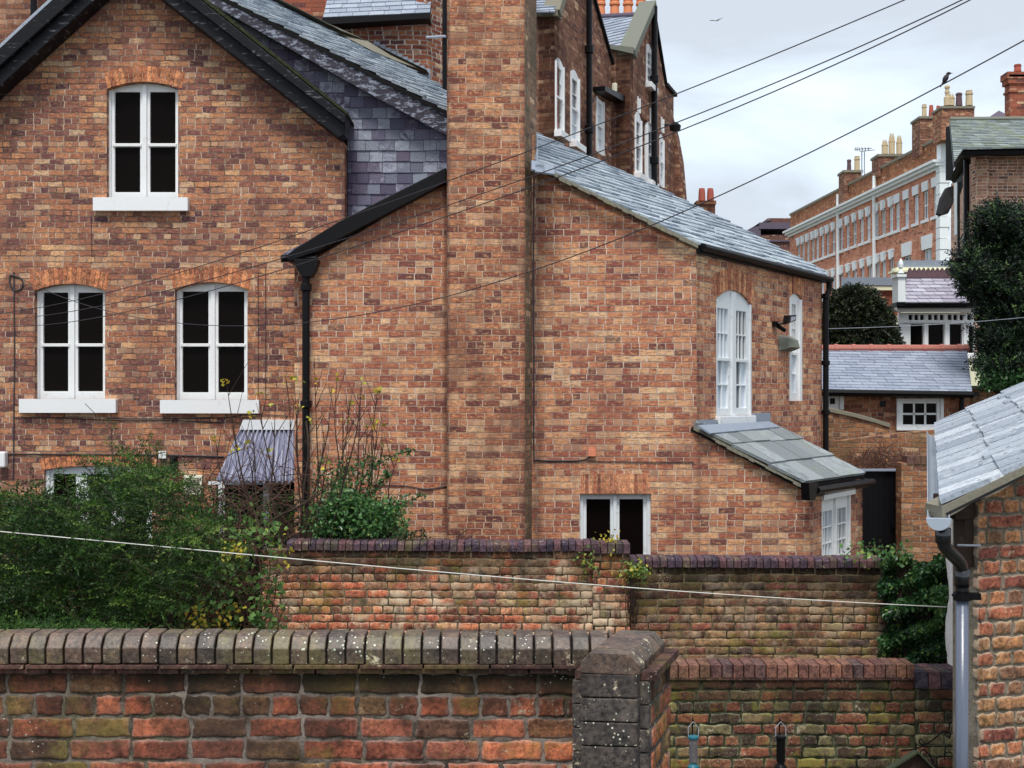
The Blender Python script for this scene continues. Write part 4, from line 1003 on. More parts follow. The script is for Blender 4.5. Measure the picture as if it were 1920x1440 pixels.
m = MB(); slates(m, S0, (S1 - S0), SP.n, polyS, .17, .23, lift=.014, gap=.006); rb = m.build('roof', M['slate_tower'], blk)
m = MB(); m.prism([p - SP.n * .03 for p in polyS], -SP.n * .06); FB.prism(m, [FB.at(604, 33, .3), FB.at(604, 46, .3), FB.at(806, 34, .3), FB.at(806, 24, .3)][::-1], -.1, .3); m.build('eaves', M['black_paint'], rb)
m = MB()
for i in range(10):
    x = 700 + i * 10.5; y = 78 + i * 5.6
    FB.pxbox(m, x, x + 12, y + (i % 1), y + 20, 0.0, .03)
m.build('stepped_flashing', M['lead'], blk)
m = MB(); tube(m, [P(835, -80, 19.0), P(835, 175, 19.0)], .045, 8); m.build('downpipe', M['iron'], blk)
m = MB(); tube(m, [P(800, 70, 19.2), P(835, 68, 18.9)], .02, 6); m.build('pipe_bracket', M['galv'], blk)
F_ = Fr.px(470, 22.0, 640, 22.0); m = MB(); F_.wall(m, [F_.at(440, 240), F_.at(640, 240), F_.at(640, -120), F_.at(440, -120)], n0=-1)
tag(m.build('brick_wall', M['red_brick'], base=P(540, 750, 22) + Vector((0, 0, GZ))), 'plain red brick wall behind the upper slate roof, left of the chimney block', 'wall')
F_ = Fr.px(-60, 19.4, 58, 19.4); m = MB(); F_.wall(m, [(F_.S(-1100), GZ), (F_.S(60), GZ), F_.at(60, -120), F_.at(-1100, -120)], n0=-1)
lb = thing('neighbouring_house', 'brick house corner with black drainpipe above the roof at the far left', 'house', P(30, 750, 19.9) + Vector((0, 0, GZ)))
m.build('wall', M['old_brick'], lb)
m = MB(); tube(m, [P(63, -60, 19.3), P(63, 90, 19.3)], .05, 8); m.build('downpipe', M['iron'], lb)
F_ = Fr.px(66, 21.0, 260, 21.0); m = MB(); F_.wall(m, [F_.at(60, 240), F_.at(300, 240), F_.at(300, -120), F_.at(60, -120)], n0=-1)
m.build('wall', M['old_brick'], lb)

# ================================================================== TALL GABLED RANGE behind the extension
tall = thing('tall_gabled_range', 'tall dark brick range with stone-coped gables and narrow white windows behind the extension', 'building', (2.4, 26, GZ))
c1 = P(1040, 750, 23.0); FT1 = Fr(c1.x, c1.y, *RD)
PD = (RD[1], -RD[0])                                    # direction across the range
def front_strip(mb, x0, xc, Fc, uc, pts_y):            # narrow face turned to us, ending at the corner of frame Fc
    pass
m = MB()
# block 1: long face and its narrow end
f1 = lambda x, y: FT1.at(x, y)
w_a = px_window(FT1, tall, 1040.5, 1056, 120, 250, 10); w_b = px_window(FT1, tall, 1069, 1085, 142, 270, 10); w_c = px_window(FT1, tall, 1117, 1131, 186, 288, 0)
u_end = FT1.S(1146)
outer = [(0, -2), (u_end, -2), (u_end, FT1.Z(1146, 118)), f1(1112, 0), (f1(1095, -80)[0], f1(1095, -80)[1]), (f1(1068, -60)[0], f1(1068, -60)[1]), f1(1052, 8), (0, FT1.Z(1040, 30))]
FT1.wall(m, outer, [opening(*q) for q in (w_a, w_b, w_c)], n0=-.3)
FT0 = Fr(c1.x, c1.y, *PD)
FT0.wall(m, [(-1.2, -2), (0, -2), (0, FT0.Z(1040, 30)), (-1.2, FT0.Z(1015, 24))], n0=-.3)
# block 2
c2 = P(1181, 750, 27.0); FT2 = Fr(c2.x, c2.y, *RD); FT3 = Fr(c2.x, c2.y, *PD)
f2 = lambda x, y: FT2.at(x, y)
w_d = px_window(FT2, tall, 1211, 1222, 92, 160, 9); w_e = px_window(FT2, tall, 1190, 1202, 222, 328, 12); w_f = px_window(FT2, tall, 1213, 1224, 242, 342, 12); w_g = px_window(FT2, tall, 1236, 1244, 260, 350, 8)
w_h = px_window(FT2, tall, 1194.5, 1199, 183, 211, 0); w_i = px_window(FT2, tall, 1218, 1222, 204, 234, 0); w_j = px_window(FT2, tall, 1239, 1243.5, 222, 248, 0)
u2 = FT2.S(1263)
outer = [(0, -2), (u2, -2), (u2, FT2.Z(1263, 180)), f2(1247, 162), f2(1231, 70), f2(1222, 14), (0.12, FT2.Z(1183, 108)), (0, FT2.Z(1181, 98))]
FT2.wall(m, outer, [opening(*q) for q in (w_d, w_e, w_f, w_g, w_h, w_i, w_j)], n0=-.3)
u3 = FT3.S(1145)
FT3.wall(m, [(u3, -2), (0, -2), (0, FT3.Z(1181, 98)), (u3, FT3.Z(1145, 90))], n0=-.3)
# flared buttress beyond
pe = FT2.w(u2, 0, 0); FT4 = Fr(pe.x, pe.y, *PD)
FT4.prism(m, [(-.2, -2), FT4.at(1282, 400), FT4.at(1280, 360), FT4.at(1275, 300), FT4.at(1266, 250), (-.2, FT4.Z(1263, 185))], -.5, 0)
m.build('wall', M['old_brick'], tall)
kw2 = dict(mats=(M['white_paint'], M['glass_far']), rec=.0)
for q, sn in ((w_a, 1), (w_b, 1), (w_d, 1), (w_e, 1), (w_f, 1), (w_g, 0)):
    window(FT2 if q in (w_d, w_e, w_f, w_g) else FT1, tall, *q, lights=1, upper=(1, 2), lower=(1, 2), fw=.05, st=.05, bot=.1, topr=.08, sill=(.06, .12, .14) if sn else None, **kw2)
window(FT1, tall, *w_c, lights=1, upper=(2, 2), lower=(2, 2), fw=.06, st=.05, bot=.1, topr=.08, **kw2)
for q in (w_h, w_i, w_j): window(FT2, tall, *q, lights=1, sash=False, fw=.04, st=.03, bot=.05, topr=.05, **kw2)
# stone copings and kneelers
m = MB()
def cope(F, x0, y0, x1, y1, w_, t=.12, n0=-.35, n1=.12):
    a, b = F.at(x0, y0), F.at(x1, y1); d = Vector((b[0] - a[0], b[1] - a[1], 0)).normalized(); nn = Vector((-d.y, d.x, 0)) * t
    F.prism(m, [(a[0], a[1]), (b[0], b[1]), (b[0] + nn.x, b[1] + nn.y), (a[0] + nn.x, a[1] + nn.y)], n0, n1)
FT0.prism(m, [(-1.25, FT0.Z(1012, 26)), (.08, FT0.Z(1040, 33)), (.08, FT0.Z(1040, 22)), (-1.25, FT0.Z(1012, 17))], -.2, .1)
cope(FT1, 1041, 33, 1068, -60, 0, t=.16, n0=-.2)
m.build('coping', M['stone'], tall)
m = MB()
cope(FT2, 1182, 108, 1222, 14, 0, t=.16, n0=-.26, n1=.12)
FT3.prism(m, [(u3 - .05, FT3.Z(1145, 92)), (.1, FT3.Z(1181, 104)), (.1, FT3.Z(1181, 92)), (u3 - .05, FT3.Z(1145, 85))], -.3, .12)
c5 = m.build('coping', M['stone_green'], tall); c5['label'] = 'mossy green coping on the farther gable'
m = MB(); cope(FT1, 1147, 122, 1111, -4, 0, t=-.06, n0=-.3, n1=.06); m.build('coping', M['underlay'], tall)
m = MB(); cope(FT2, 1264, 182, 1247, 162, 0, t=-.08, n0=-.3, n1=.08); m.build('coping', M['underlay'], tall)
m = MB(); cope(FT2, 1248, 164, 1228, 40, 0, t=-.06, n0=-.3, n1=.05); m.build('coping', M['underlay'], tall)
# slate roof between the gables
T0, T1, T2 = P(1146, 112, 27.6), P(1182, 96, 27.6), P(1200, 30, 30.0)
TP = Plane(T0, T1, T2); polyT = [TP.hit(1148, 118), TP.hit(1180, 96), TP.hit(1212, 28), TP.hit(1100, 33), TP.hit(1100, 60)]
m = MB(); slates(m, T0, Vector((0, 0, 1)).cross(TP.n), TP.n, polyT, .22, .32, lift=.02, gap=.01)
tr_ = m.build('roof', M['slate_tower'], tall)
m = MB(); m.prism([p - TP.n * .05 for p in polyT], -TP.n * .06); m.build('roof_boarding', M['underlay'], tr_)
m = MB(); a_ = TP.hit(1098, 33, .02); b_ = TP.hit(1200, 28, .02); tube(m, [a_, b_], .07, 8); m.build('ridge', M['plum'], tr_)
G0, G1, G2 = P(1004, 26, 22.6), P(1038, 24, 22.6), P(1046, -30, 24.6); GP = Plane(G0, G1, G2)
m = MB(); slates(m, G0, G1 - G0, GP.n, [GP.hit(1000, 22), GP.hit(1040, 24), GP.hit(1050, -30), GP.hit(1000, -30)], .2, .3, lift=.02, gap=.01); m.build('roof', M['slate_tower'], tall)
# downpipes, hood, alarm
m = MB()
def pipe(F, x, y0, y1, r=.06, n=.1):
    u = F.S(x, n); tube(m, [F.w(u, F.Z(x, y0, n), n), F.w(u, F.Z(x, y1, n), n)], r, 8)
    for yy in (y0 * .6 + y1 * .4, y0 * .15 + y1 * .85): lathe(m, F.w(u, F.Z(x, yy, n), n), [(r, -.09), (r * 1.45, -.07), (r * 1.45, .07), (r, .09)], 8)
pipe(FT1, 1105, -40, 292); pipe(FT2, 1227, 12, 352, .07)
m.build('downpipe', M['iron'], tall)
m = MB(); FT1.prism(m, [FT1.at(1112, 172), FT1.at(1152, 194), FT1.at(1152, 182), FT1.at(1112, 163)], 0, .25); m.build('gutter', M['iron'], tall)
m = MB(); FT3.pxbox(m, 1147, 1156, 155, 172, .0, .1); m.build('alarm_box', M['vent'], tall, bevel=.02)
m = MB(); c = P(1266, 234, 30.2); lathe(m, c - Vector((0, 0, .1)), [(.03, -.06), (.12, -.04), (.14, .08), (.05, .16)], 10); tube(m, [c - Vector((.4, 0, 0)), c], .03, 6); m.build('wall_lamp', M['iron'], tall)
pots = thing('chimney', 'chimney with four orange clay pots behind the slate gable roof', 'chimney', P(1160, 750, 33) + Vector((0, 0, GZ)))
m = MB(); F_ = Fr.px(1100, 32.5, 1215, 32.5); F_.pxbox(m, 1108, 1214, 30, 80, -1.0, 0); m.build('stack', M['old_brick'], pots)
for x in (1126, 1152.5, 1177.5, 1202):
    m = MB(); c = P(x, 36, 32.2); s = 1.0
    lathe(m, c, [(.12, 0), (.12, .1), (.115, .2), (.105, .33), (.135, .35), (.135, .40), (.11, .42), (.12, .46), (.12, .56), (.16, .58), (.16, .63), (.1, .64)], 14)
    m.build('pot', M['pot_orange'], pots, smooth=False)

# chimney with two pots showing over the extension roof
c2p = thing('chimney', 'short brick chimney with two red pots just above the extension roof line', 'chimney', P(1326, 750, 30) + Vector((0, 0, GZ)))
F_ = Fr.px(1307, 30, 1342, 30); m = MB(); F_.pxbox(m, 1308, 1341, 378, 440, -.6, 0); F_.pxbox(m, 1306, 1343, 376, 383, -.65, .04); m.build('stack', M['old_brick'], c2p)
for x in (1316, 1332):
    m = MB(); lathe(m, P(x, 377, 29.7), [(.085, 0), (.075, .22), (.065, .29), (.03, .30)], 12); m.build('pot', M['pot_red'], c2p)
# ================================================================== GEORGIAN TERRACE
DT0, DT1 = 94.4, 67.0
FT = Fr.px(1488, DT0, 1765, DT1); ft = lambda x, y, n=0: FT.at(x, y, n)
ter = thing('georgian_terrace', 'long red brick Georgian terrace with white cornice and keystones running into the distance', 'terrace', FT.w(20, GZ))
# heights from the near end
xr_ = 1765; U1 = FT.S(1765)
zpar = FT.Z(1765, 258); zc1 = FT.Z(1765, 300); zc0 = FT.Z(1765, 316)
ztop_a = FT.Z(1681.6, 366); zsil_a = FT.Z(1681.6, 436)
zk2 = FT.Z(1671.6, 469)
hw = zsil_a
rowA = [(x, 'p') for x in (1754, 1735.5, 1717.5, 1699.5, 1682.5)] + [(x, 'k') for x in (1670.5, 1656, 1643)] + [(x, 'k') for x in (1628, 1615.5, 1602, 1589, 1577)] + [(x, 'k') for x in (1562.5, 1551.5, 1542, 1532, 1524, 1514.5, 1505.5, 1497.5)]
rowB = [(x, 'k') for x in (1671.6, 1656.8, 1644.9, 1631, 1617, 1603, 1590.5, 1577.6, 1562.8, 1551.9, 1542, 1532, 1523, 1514, 1505)]
kh = .50
cs_ = FT.at(1735, 436), FT.at(1740, 472)
holes = []; items = []
for x, k in rowA:
    u = FT.S(x); wv = .35
    items.append((u, wv, zsil_a + .12, ztop_a - kh * .9, k))
for x, k in rowB:
    u = FT.S(x); items.append((u, .35, zk2 - kh - 2.7, zk2 - kh * .9, k))
for x, yt in ((1739, 467), (1701, 480)):
    u = FT.S(x); zt_ = FT.Z(x, yt); items.append((u, .55, zt_ - 2.6, zt_, 'q'))
m = MB(); zc_ = zc0 - .02
FT.wall(m, [(-1, GZ), (U1, GZ), (U1, zc0), (-1, zc0)], [opening(u - w_, u + w_, a, b) for (u, w_, a, b, k) in items], n0=-.4)
m.build('wall', M['terrace_brick'], ter)
m = MB(); FT.box(m, -1, U1 - .1, zc1, zpar, -.5, -.05); m.build('parapet', M['parapet_brick'], ter)
m = MB(); FT.box(m, -1, U1 + .1, zpar, zpar + .14, -.6, .05); m.build('parapet_coping', M['stone'], ter)
m = MB(); FT.box(m, -1.2, U1 + .05, zc0, zc0 + (zc1 - zc0) * .35, -.1, .12); FT.box(m, -1.2, U1 + .1, zc0 + (zc1 - zc0) * .35, zc0 + (zc1 - zc0) * .7, -.1, .34); FT.box(m, -1.2, U1 + .15, zc0 + (zc1 - zc0) * .7, zc1, -.1, .5)
m.build('cornice', M['stucco'], ter)
for (u, w_, a, b, k) in items:
    m = MB(); FT.wall(m, opening(u - w_, u + w_, a, b), [[(u - w_ + .09, a + .12), (u - .04, a + .12), (u - .04, b - .08), (u - w_ + .09, b - .08)], [(u + .04, a + .12), (u + w_ - .09, a + .12), (u + w_ - .09, b - .08), (u + .04, b - .08)]], n0=-.16, n1=-.09)
    FT.box(m, u - w_, u + w_, (a + b) / 2 - .04, (a + b) / 2 + .04, -.12, -.07)
    wo_ = m.build('window', M['stucco'], ter)
    m = MB(); FT.box(m, u - w_, u + w_, a, b, -.15, -.13, (random.random(), .5, .5, 1)); m.build('pane', M['glass_far'], wo_)
    m = MB(); FT.box(m, u - w_ - .1, u + w_ + .1, a - .16, a, -.09, .12); m.build('sill', M['stucco'], wo_)
    m = MB()
    if k == 'p': FT.prism(m, [(u - w_ - .05, b), (u + w_ + .05, b), (u + w_ + .12, b + kh), (u - w_ - .12, b + kh)], -.05, .07)
    elif k == 'q': FT.prism(m, [(u - w_ - .1, b), (u + w_ + .1, b), (u + w_ + .2, b + .75), (u - w_ - .2, b + .75)], -.05, .08)
    else:
        FT.prism(m, [(u - w_ - .02, b), (u + w_ + .02, b), (u + w_ + .1, b + kh * .8), (u - w_ - .1, b + kh * .8)], -.05, .06)
        FT.prism(m, [(u - .14, b - .08), (u + .14, b - .08), (u + .26, b + kh), (u - .26, b + kh)], -.02, .12)
        FT.box(m, u - w_ - .13, u + w_ + .13, b + kh * .8, b + kh * .95, 0, .1)
    m.build('lintel', M['stucco'], wo_)
m = MB()
for x in (1571, 1639):
    u = FT.S(x, .15); tube(m, [FT.w(u, -2, .15), FT.w(u, zpar - .3, .15)], .11, 6)
m.build('downpipe', M['stucco'], ter)
# quoined end pier
cT = FT.w(U1, 0); FQ = Fr(cT.x, cT.y, 1, .05); m = MB()
zz = -2.0; k = 0
FQ.box(m, -.05, .45, zc1, zpar + .1, -.5, .06)
while zz < zc0 - .1:
    wd = .46 if k % 2 else .34; h_ = .58
    FQ.box(m, -.10, wd, zz + .03, min(zz + h_, zc0), -.5, .08 if k % 2 else .05)
    FT.box(m, U1 - (.5 if k % 2 else .3), U1 + .02, zz + .03, min(zz + h_, zc0), -.3, .07); zz += h_; k += 1
FQ.box(m, 0, .42, -2, zc1, -.5, .0)
m.build('quoin', M['stucco'], ter)
# chimneys on the terrace
def far_chimney(x0, x1, y0, y1, D, label, potlist, mat='old_brick', dep=1.4, band=True):
    t_ = thing('chimney', label, 'chimney', P((x0 + x1) / 2, 750, D) + Vector((0, dep / 2, P(x0, y1, D).z)))
    F_ = Fr.px(x0, D, x1, D); m_ = MB(); F_.pxbox(m_, x0, x1, y0, y1, -dep, 0)
    m_.build('stack', M[mat], t_)
    m_ = MB(); F_.pxbox(m_, x0 - 1.5, x1 + 1.5, y0 - 1.5, y0 + 3, -dep - .08, .08); m_.build('cap', M['stone'], t_)
    for (x, yt, yb, wpx, kind, mt) in potlist:
        s_ = D / FPX; r_ = wpx * .5 * s_; h_ = (yb - yt) * s_; c_ = P(x, yb, D + .3); m_ = MB()
        if kind == 'round': pr_ = [(r_, 0), (r_ * .95, h_ * .1), (r_ * .8, h_ * .8), (r_ * .95, h_ * .82), (r_ * .95, h_ * .92), (r_ * .6, h_)]
        elif kind == 'flare': pr_ = [(r_, 0), (r_ * .9, h_ * .6), (r_ * .85, h_ * .7), (r_ * 1.05, h_ * .75), (r_ * 1.05, h_ * .85), (r_ * .8, h_ * .88), (r_ * .9, h_)]
        elif kind == 'taper': pr_ = [(r_, 0), (r_ * .95, h_ * .3), (r_ * .72, h_ * .97), (r_ * .5, h_)]
        elif kind == 'tall': pr_ = [(r_, 0), (r_, h_ * .4), (r_ * .6, h_ * .45), (r_ * .6, h_ * .6), (r_ * .75, h_ * .62), (r_ * .75, h_ * .7), (r_ * .55, h_ * .72), (r_ * .6, h_ * .85), (r_ * .8, h_ * .87), (r_ * .8, h_ * .93), (r_ * .6, h_)]
        else: pr_ = [(r_, 0), (r_, h_ * .55), (r_ * 1.1, h_ * .58), (r_ * .7, h_ * .62), (r_ * .65, h_ * .75)]
        lathe(m_, c_, pr_, 10)
        if kind == 'crown':
            for q in range(8):
                a_ = q * math.pi / 4; p_ = c_ + Vector((math.cos(a_) * r_ * .8, math.sin(a_) * r_ * .8, h_ * .6))
                tube(m_, [p_, p_ + Vector((-math.cos(a_) * r_ * .3, -math.sin(a_) * r_ * .3, h_ * .4))], [.05, .01], 4)
        m_.build('pot', M[mt], t_)
    return t_
far_chimney(1583, 1617, 320, 380, 82, 'terrace chimney with one dark and one buff pot beside the aerial', [(1592, 299, 320, 9, 'round', 'pot_dark'), (1607, 293, 320, 11, 'flare', 'pot_buff')])
far_chimney(1647, 1697, 290, 330, 76, 'wide terrace chimney carrying a cluster of crowned buff pots', [(1659, 262, 289, 12, 'crown', 'pot_buff'), (1672, 250, 289, 12, 'crown', 'pot_buff'), (1686, 254, 289, 11, 'crown', 'pot_buff')])
far_chimney(1725, 1764, 219, 290, 69.5, 'dark terrace chimney with one buff and two red pots', [(1733, 196, 219, 9.5, 'flare', 'pot_buff'), (1746, 197, 219, 10, 'taper', 'pot_red'), (1759, 198, 219, 9, 'taper', 'pot_red')])
far_chimney(1766, 1827, 200, 262, 66, 'broad chimney at the end of the terrace with a tall ornate pot', [(1776, 160, 198, 13, 'tall', 'pot_buff'), (1784, 176, 198, 12, 'crown', 'pot_buff'), (1798, 174, 198, 13.5, 'round', 'pot_dark'), (1817, 170, 198, 14, 'flare', 'pot_buff')], mat='shed_brick')
# aerial
ae = thing('tv_aerial', 'thin metal television aerial on two masts above the terrace parapet', 'aerial', P(1619, 335, 80))
m = MB(); tube(m, [P(1616, 345, 80), P(1616, 284, 80)], .04, 5); tube(m, [P(1621, 338, 80), P(1621, 284, 80)], .04, 5); m.build('mast', M['galv'], ae)
m = MB(); tube(m, [P(1602, 280, 79), P(1634, 278, 81)], .035, 5); tube(m, [P(1612, 284, 80.5), P(1640, 281, 80)], .03, 5)
for x in (1604, 1607, 1611, 1616, 1622, 1628): tube(m, [P(x, 276, 79.6), P(x + 1, 283, 80)], .025, 4)
m.build('elements', M['galv'], ae)
# modern block far left of the terrace
mod = thing('modern_office', 'dark plum modern block with flat roof at the far end of the street', 'building', P(1445, 750, 110) + Vector((0, 5, GZ)))
F_ = Fr.px(1380, 110, 1490, 110); m = MB(); F_.pxbox(m, 1426, 1500, 440, 520, -12, 0); F_.pxbox(m, 1440, 1500, 409, 420, -12, -.2); m.build('wall', M['modern_brick'], mod)
m = MB(); F_.pxbox(m, 1424, 1500, 417, 429, -12, .3); F_.prism(m, [F_.at(1400, 432), F_.at(1425, 460), F_.at(1426, 418), F_.at(1446, 414), F_.at(1442, 411)][::1], -12, .2); m.build('roof', M['plum'], mod)
m = MB(); F_.pxbox(m, 1426, 1500, 450, 453, 0, .2); m.build('string_course', M['plum'], mod)

# ================================================================== RIGHT-HAND HOUSE (salmon brick)
DRH = 30.0
rh = thing('salmon_brick_house', 'salmon brick house with a mossy slate hipped roof at the upper right', 'house', P(1900, 750, 33) + Vector((0, 0, GZ)))
F_ = Fr.px(1829, DRH, 1990, DRH); m = MB(); f_ = lambda x, y, n=0: F_.at(x, y, n)
F_.wall(m, [f_(1829, 800), f_(2600, 800), f_(2600, 270), f_(1829, 283)], n0=-.3)
cA = F_.w(*f_(1829, 283)); FRl = Fr.px(1800, 36.5, 1829, DRH)
ws = (FRl.S(1816), FRl.S(1822), FRl.Z(1818, 440), FRl.Z(1818, 300))
FRl.wall(m, [(FRl.S(1800), -3), (FRl.S(1829), -3), (FRl.S(1829), cA.z), (FRl.S(1800), cA.z)], [opening(*ws)], n0=-.3)
m.build('wall', M['buff_brick'], rh)
m = MB(); FRl.box(m, ws[0], ws[1], ws[2], ws[3], -.1, -.02); m.build('window', M['stucco'], rh)
m = MB(); FRl.box(m, ws[0] - .3, ws[1] + .1, ws[2] - .25, ws[2], -.1, .15); m.build('sill', M['stucco'], rh)
E0, E1, E2 = P(1803, 277, 29.4), P(1990, 273, 29.4), P(1900, 225, 33.5)
QP = Plane(E0, E1, E2); pq = [QP.hit(1806, 279), QP.hit(2600, 262), QP.hit(2600, 214), QP.hit(1781, 225)]
pq = [QP.hit(1806, 279), QP.hit(2600, 262), QP.hit(2600, 214), QP.hit(1781, 225), QP.hit(1789, 304)]
m = MB(); slates(m, E0, E1 - E0, QP.n, pq, .26, .30, lift=.02, gap=.01)
# left slope down towards the terrace
z_e = E0.z
pq2 = [QP.hit(1806, 279), QP.hit(1785, 300), QP.hit(1781, 225)]
r_ = m.build('roof', M['slate_moss'], rh)
q0, q1, q2, q3 = P(1806, 279, 29.4), P(1781, 225, 33.4), P(1782, 300, 38.0), P(1785, 330, 32)
m = MB(); m.add([QP.hit(1781, 225), QP.hit(1806, 279), P(1783, 335, 35.5), P(1781, 238, 36)], [(0, 1, 2, 3)]); m = MB(); m.prism([P(1778, 236, 33.6), P(1782, 240, 33.5), P(1788, 304, 33.2), P(1788, 336, 33.2), P(1778, 336, 33.6)], Vector((0, .2, 0))); m.build('bargeboard', M['underlay'], r_)
m = MB(); m.prism([p - QP.n * .06 for p in pq], -QP.n * .1)
F_.prism(m, [f_(1804, 287, .5), f_(2060, 281, .5), f_(2060, 274, .5), f_(1804, 279, .5)], -.1, .55)
a, b = P(1804, 281, 29.3), P(1784, 335, 35.4)
m.prism([P(1806, 281, 30.2), P(1833, 284, 30.2), P(1833, 300, 30.6), P(1812, 312, 31), P(1802, 340, 31.5), P(1790, 342, 32), P(1784, 336, 32)], Vector((0, .1, 0)))
m.build('eaves', M['black_paint'], r_)
m = MB(); tube(m, [QP.hit(1781, 224, .03), QP.hit(2060, 222, .03)], .07, 6); m.build('ridge', M['stone_green'], r_)
m = MB(); tube(m, [P(1812, 300, 30.6), P(1812, 480, 30.6)], .07, 6); m.build('downpipe', M['iron'], rh)
# lower dark-eaved wing between the house and the terrace end
lw_ = thing('dark_eaved_wing', 'narrow wing with drooping dark slate eaves squeezed between the terrace end and the salmon house', 'wing', P(1790, 750, 42) + Vector((0, 0, GZ)))
m = MB(); F2_ = Fr.px(1781, 44, 1803, 42); F2_.wall(m, [F2_.at(1783, 520), F2_.at(1806, 520), F2_.at(1806, 320), F2_.at(1783, 345)], n0=-1); m.build('wall', M['buff_brick'], lw_)
m = MB(); m.prism([P(1760, 400, 40), P(1766, 403, 40), P(1778, 400, 41), P(1788, 380, 41), P(1788, 348, 41), P(1777, 351, 41), P(1767, 370, 40.5)], Vector((0, .3, 0))); m.build('roof', M['underlay'], lw_)
m = MB(); F2_.pxbox(m, 1789, 1796, 340, 440, 0, .12); m.build('window', M['stucco'], lw_)
m = MB(); tube(m, [P(1800, 330, 40), P(1800, 560, 40)], .09, 6); m.build('downpipe', M['iron'], lw_)
# red chimney and purple roof behind the ridge
redch = far_chimney(1894, 1940, 141, 240, 36, 'corbelled red brick chimney at the right edge with one small red pot', [(1908, 121, 134, 14, 'flare', 'pot_red')], mat='red_brick', dep=.4)
m = MB(); F_ = Fr.px(1889, 36, 1945, 36); F_.pxbox(m, 1889, 1945, 134, 146, -.45, .08); F_.pxbox(m, 1891, 1943, 146, 156, -.43, .05); F_.pxbox(m, 1892.5, 1942, 168, 172, -.42, .04)
m.build('corbel', M['red_brick'], redch)
m = MB(); pk = P(1873, 207, 55); m.add([P(1845, 226, 54), P(1900, 226, 54), P(1910, 226, 58), P(1850, 226, 58), pk], [(0, 1, 4), (1, 2, 4), (2, 3, 4), (3, 0, 4), (3, 2, 1, 0)])
tag(m.build('hipped_roof', M['plum'], base=P(1873, 226, 56)), 'small purple hipped roof peeping over the mossy ridge', 'roof')

# ================================================================== CONSERVATORY / BAY
cv = thing('white_conservatory', 'white timber garden room with purple slate roof and small square top lights', 'conservatory', P(1760, 750, 28) + Vector((0, 0, GZ)))
DC = 27.5; F_ = Fr.px(1684, DC, 1830, DC); f_ = lambda x, y, n=0: F_.at(x, y, n)
m = MB()
holes = []
def rc(x0, x1, y0, y1): return [f_(x0, y1), f_(x1, y1), f_(x1, y0), f_(x0, y0)]
big = [(1707.5, 1731), (1741, 1770), (1781, 1804)]
for a, b in big: holes.append(rc(a, b, 608, 690))
sm_ = [1704, 1715, 1725.5, 1740.5, 1751.5, 1762.5, 1777.5, 1788, 1799.5, 1814]
for a in sm_: holes.append(rc(a, a + 7.4, 590, 600))
F_.wall(m, [f_(1686, 700), f_(1815, 700), f_(1815, 664), f_(1828, 664), f_(1828, 586), f_(1686, 586)], holes + [rc(1816.5, 1826.5, 612, 662)], n0=-.12)
F_.box(m, F_.S(1686), F_.S(1817), f_(1750, 606)[1], f_(1750, 602)[1], 0, .04)
F_.pxbox(m, 1682, 1830, 574, 584, 0, .22); 
for a in (1690, 1735, 1774, 1809): F_.pxbox(m, a - 2, a + 2, 604, 700, 0, .03)
m.build('timber_frame', M['white_paint'], cv, bevel=.01)
m = MB()
for a, b in big + [(1816.5, 1826.5)]: F_.pxbox(m, a - .5, b + .5, 607, 691, -.1, -.08, (random.uniform(.1, .45), .5, .5, 1))
for a in sm_: F_.pxbox(m, a - .3, a + 7.7, 589.5, 600.5, -.1, -.08, (.1, .5, .5, 1))
m.build('pane', M['glass'], cv)
m = MB(); F_.box(m, F_.S(1686), F_.S(1826), f_(1750, 745)[1], f_(1750, 700)[1], -2.5, -.02); F_.pxbox(m, 1817, 1850, 672, 740, -2, .02); m.build('wall', M['cream'], cv)
m = MB(); F_.pxbox(m, 1814, 1850, 663, 672, -.3, .08); m.build('sill', M['white_paint'], cv)
K0, K1, K2 = P(1700, 568, 27.1), P(1830, 568, 27.1), P(1760, 515, 28.8); KP = Plane(K0, K1, K2)
m = MB(); slates(m, K0, K1 - K0, KP.n, [KP.hit(1697, 568), KP.hit(1835, 568), KP.hit(1800, 512), KP.hit(1700, 512)], .23, .27, lift=.02, gap=.012)
rr_ = m.build('roof', M['slate_purple'], cv)
m = MB(); m.prism([p - KP.n * .06 for p in [KP.hit(1683, 568), KP.hit(1835, 568), KP.hit(1800, 512), KP.hit(1688, 512)]], -KP.n * .05); F_.pxbox(m, 1681, 1832, 567, 574, 0, .35); m.build('eaves', M['black_paint'], rr_)
m = MB(); F_.pxbox(m, 1684, 1698, 518, 566, -.1, .32); F_.pxbox(m, 1682, 1700, 514, 519, -.1, .36); lathe(m, P(1689, 512, 27.2), [(.07, 0), (.05, .03), (.03, .08), (.05, .12), (.055, .18), (.045, .23), (.01, .31)], 12); m.build('finial_post', M['stucco'], cv)
m = MB(); Fk = Fr.px(1700, 28.6, 1800, 28.6)
for i in range(12):
    x = 1702 + i * 8.6; Fk.prism(m, [Fk.at(x, 512), Fk.at(x + 7.5, 512), Fk.at(x + 6.6, 506), Fk.at(x + 4, 502), Fk.at(x + 1, 506)], -.04, .04)
Fk.pxbox(m, 1700, 1805, 510, 521, -.08, .08); m.build('ridge_cresting', M['pot_dark'], rr_)
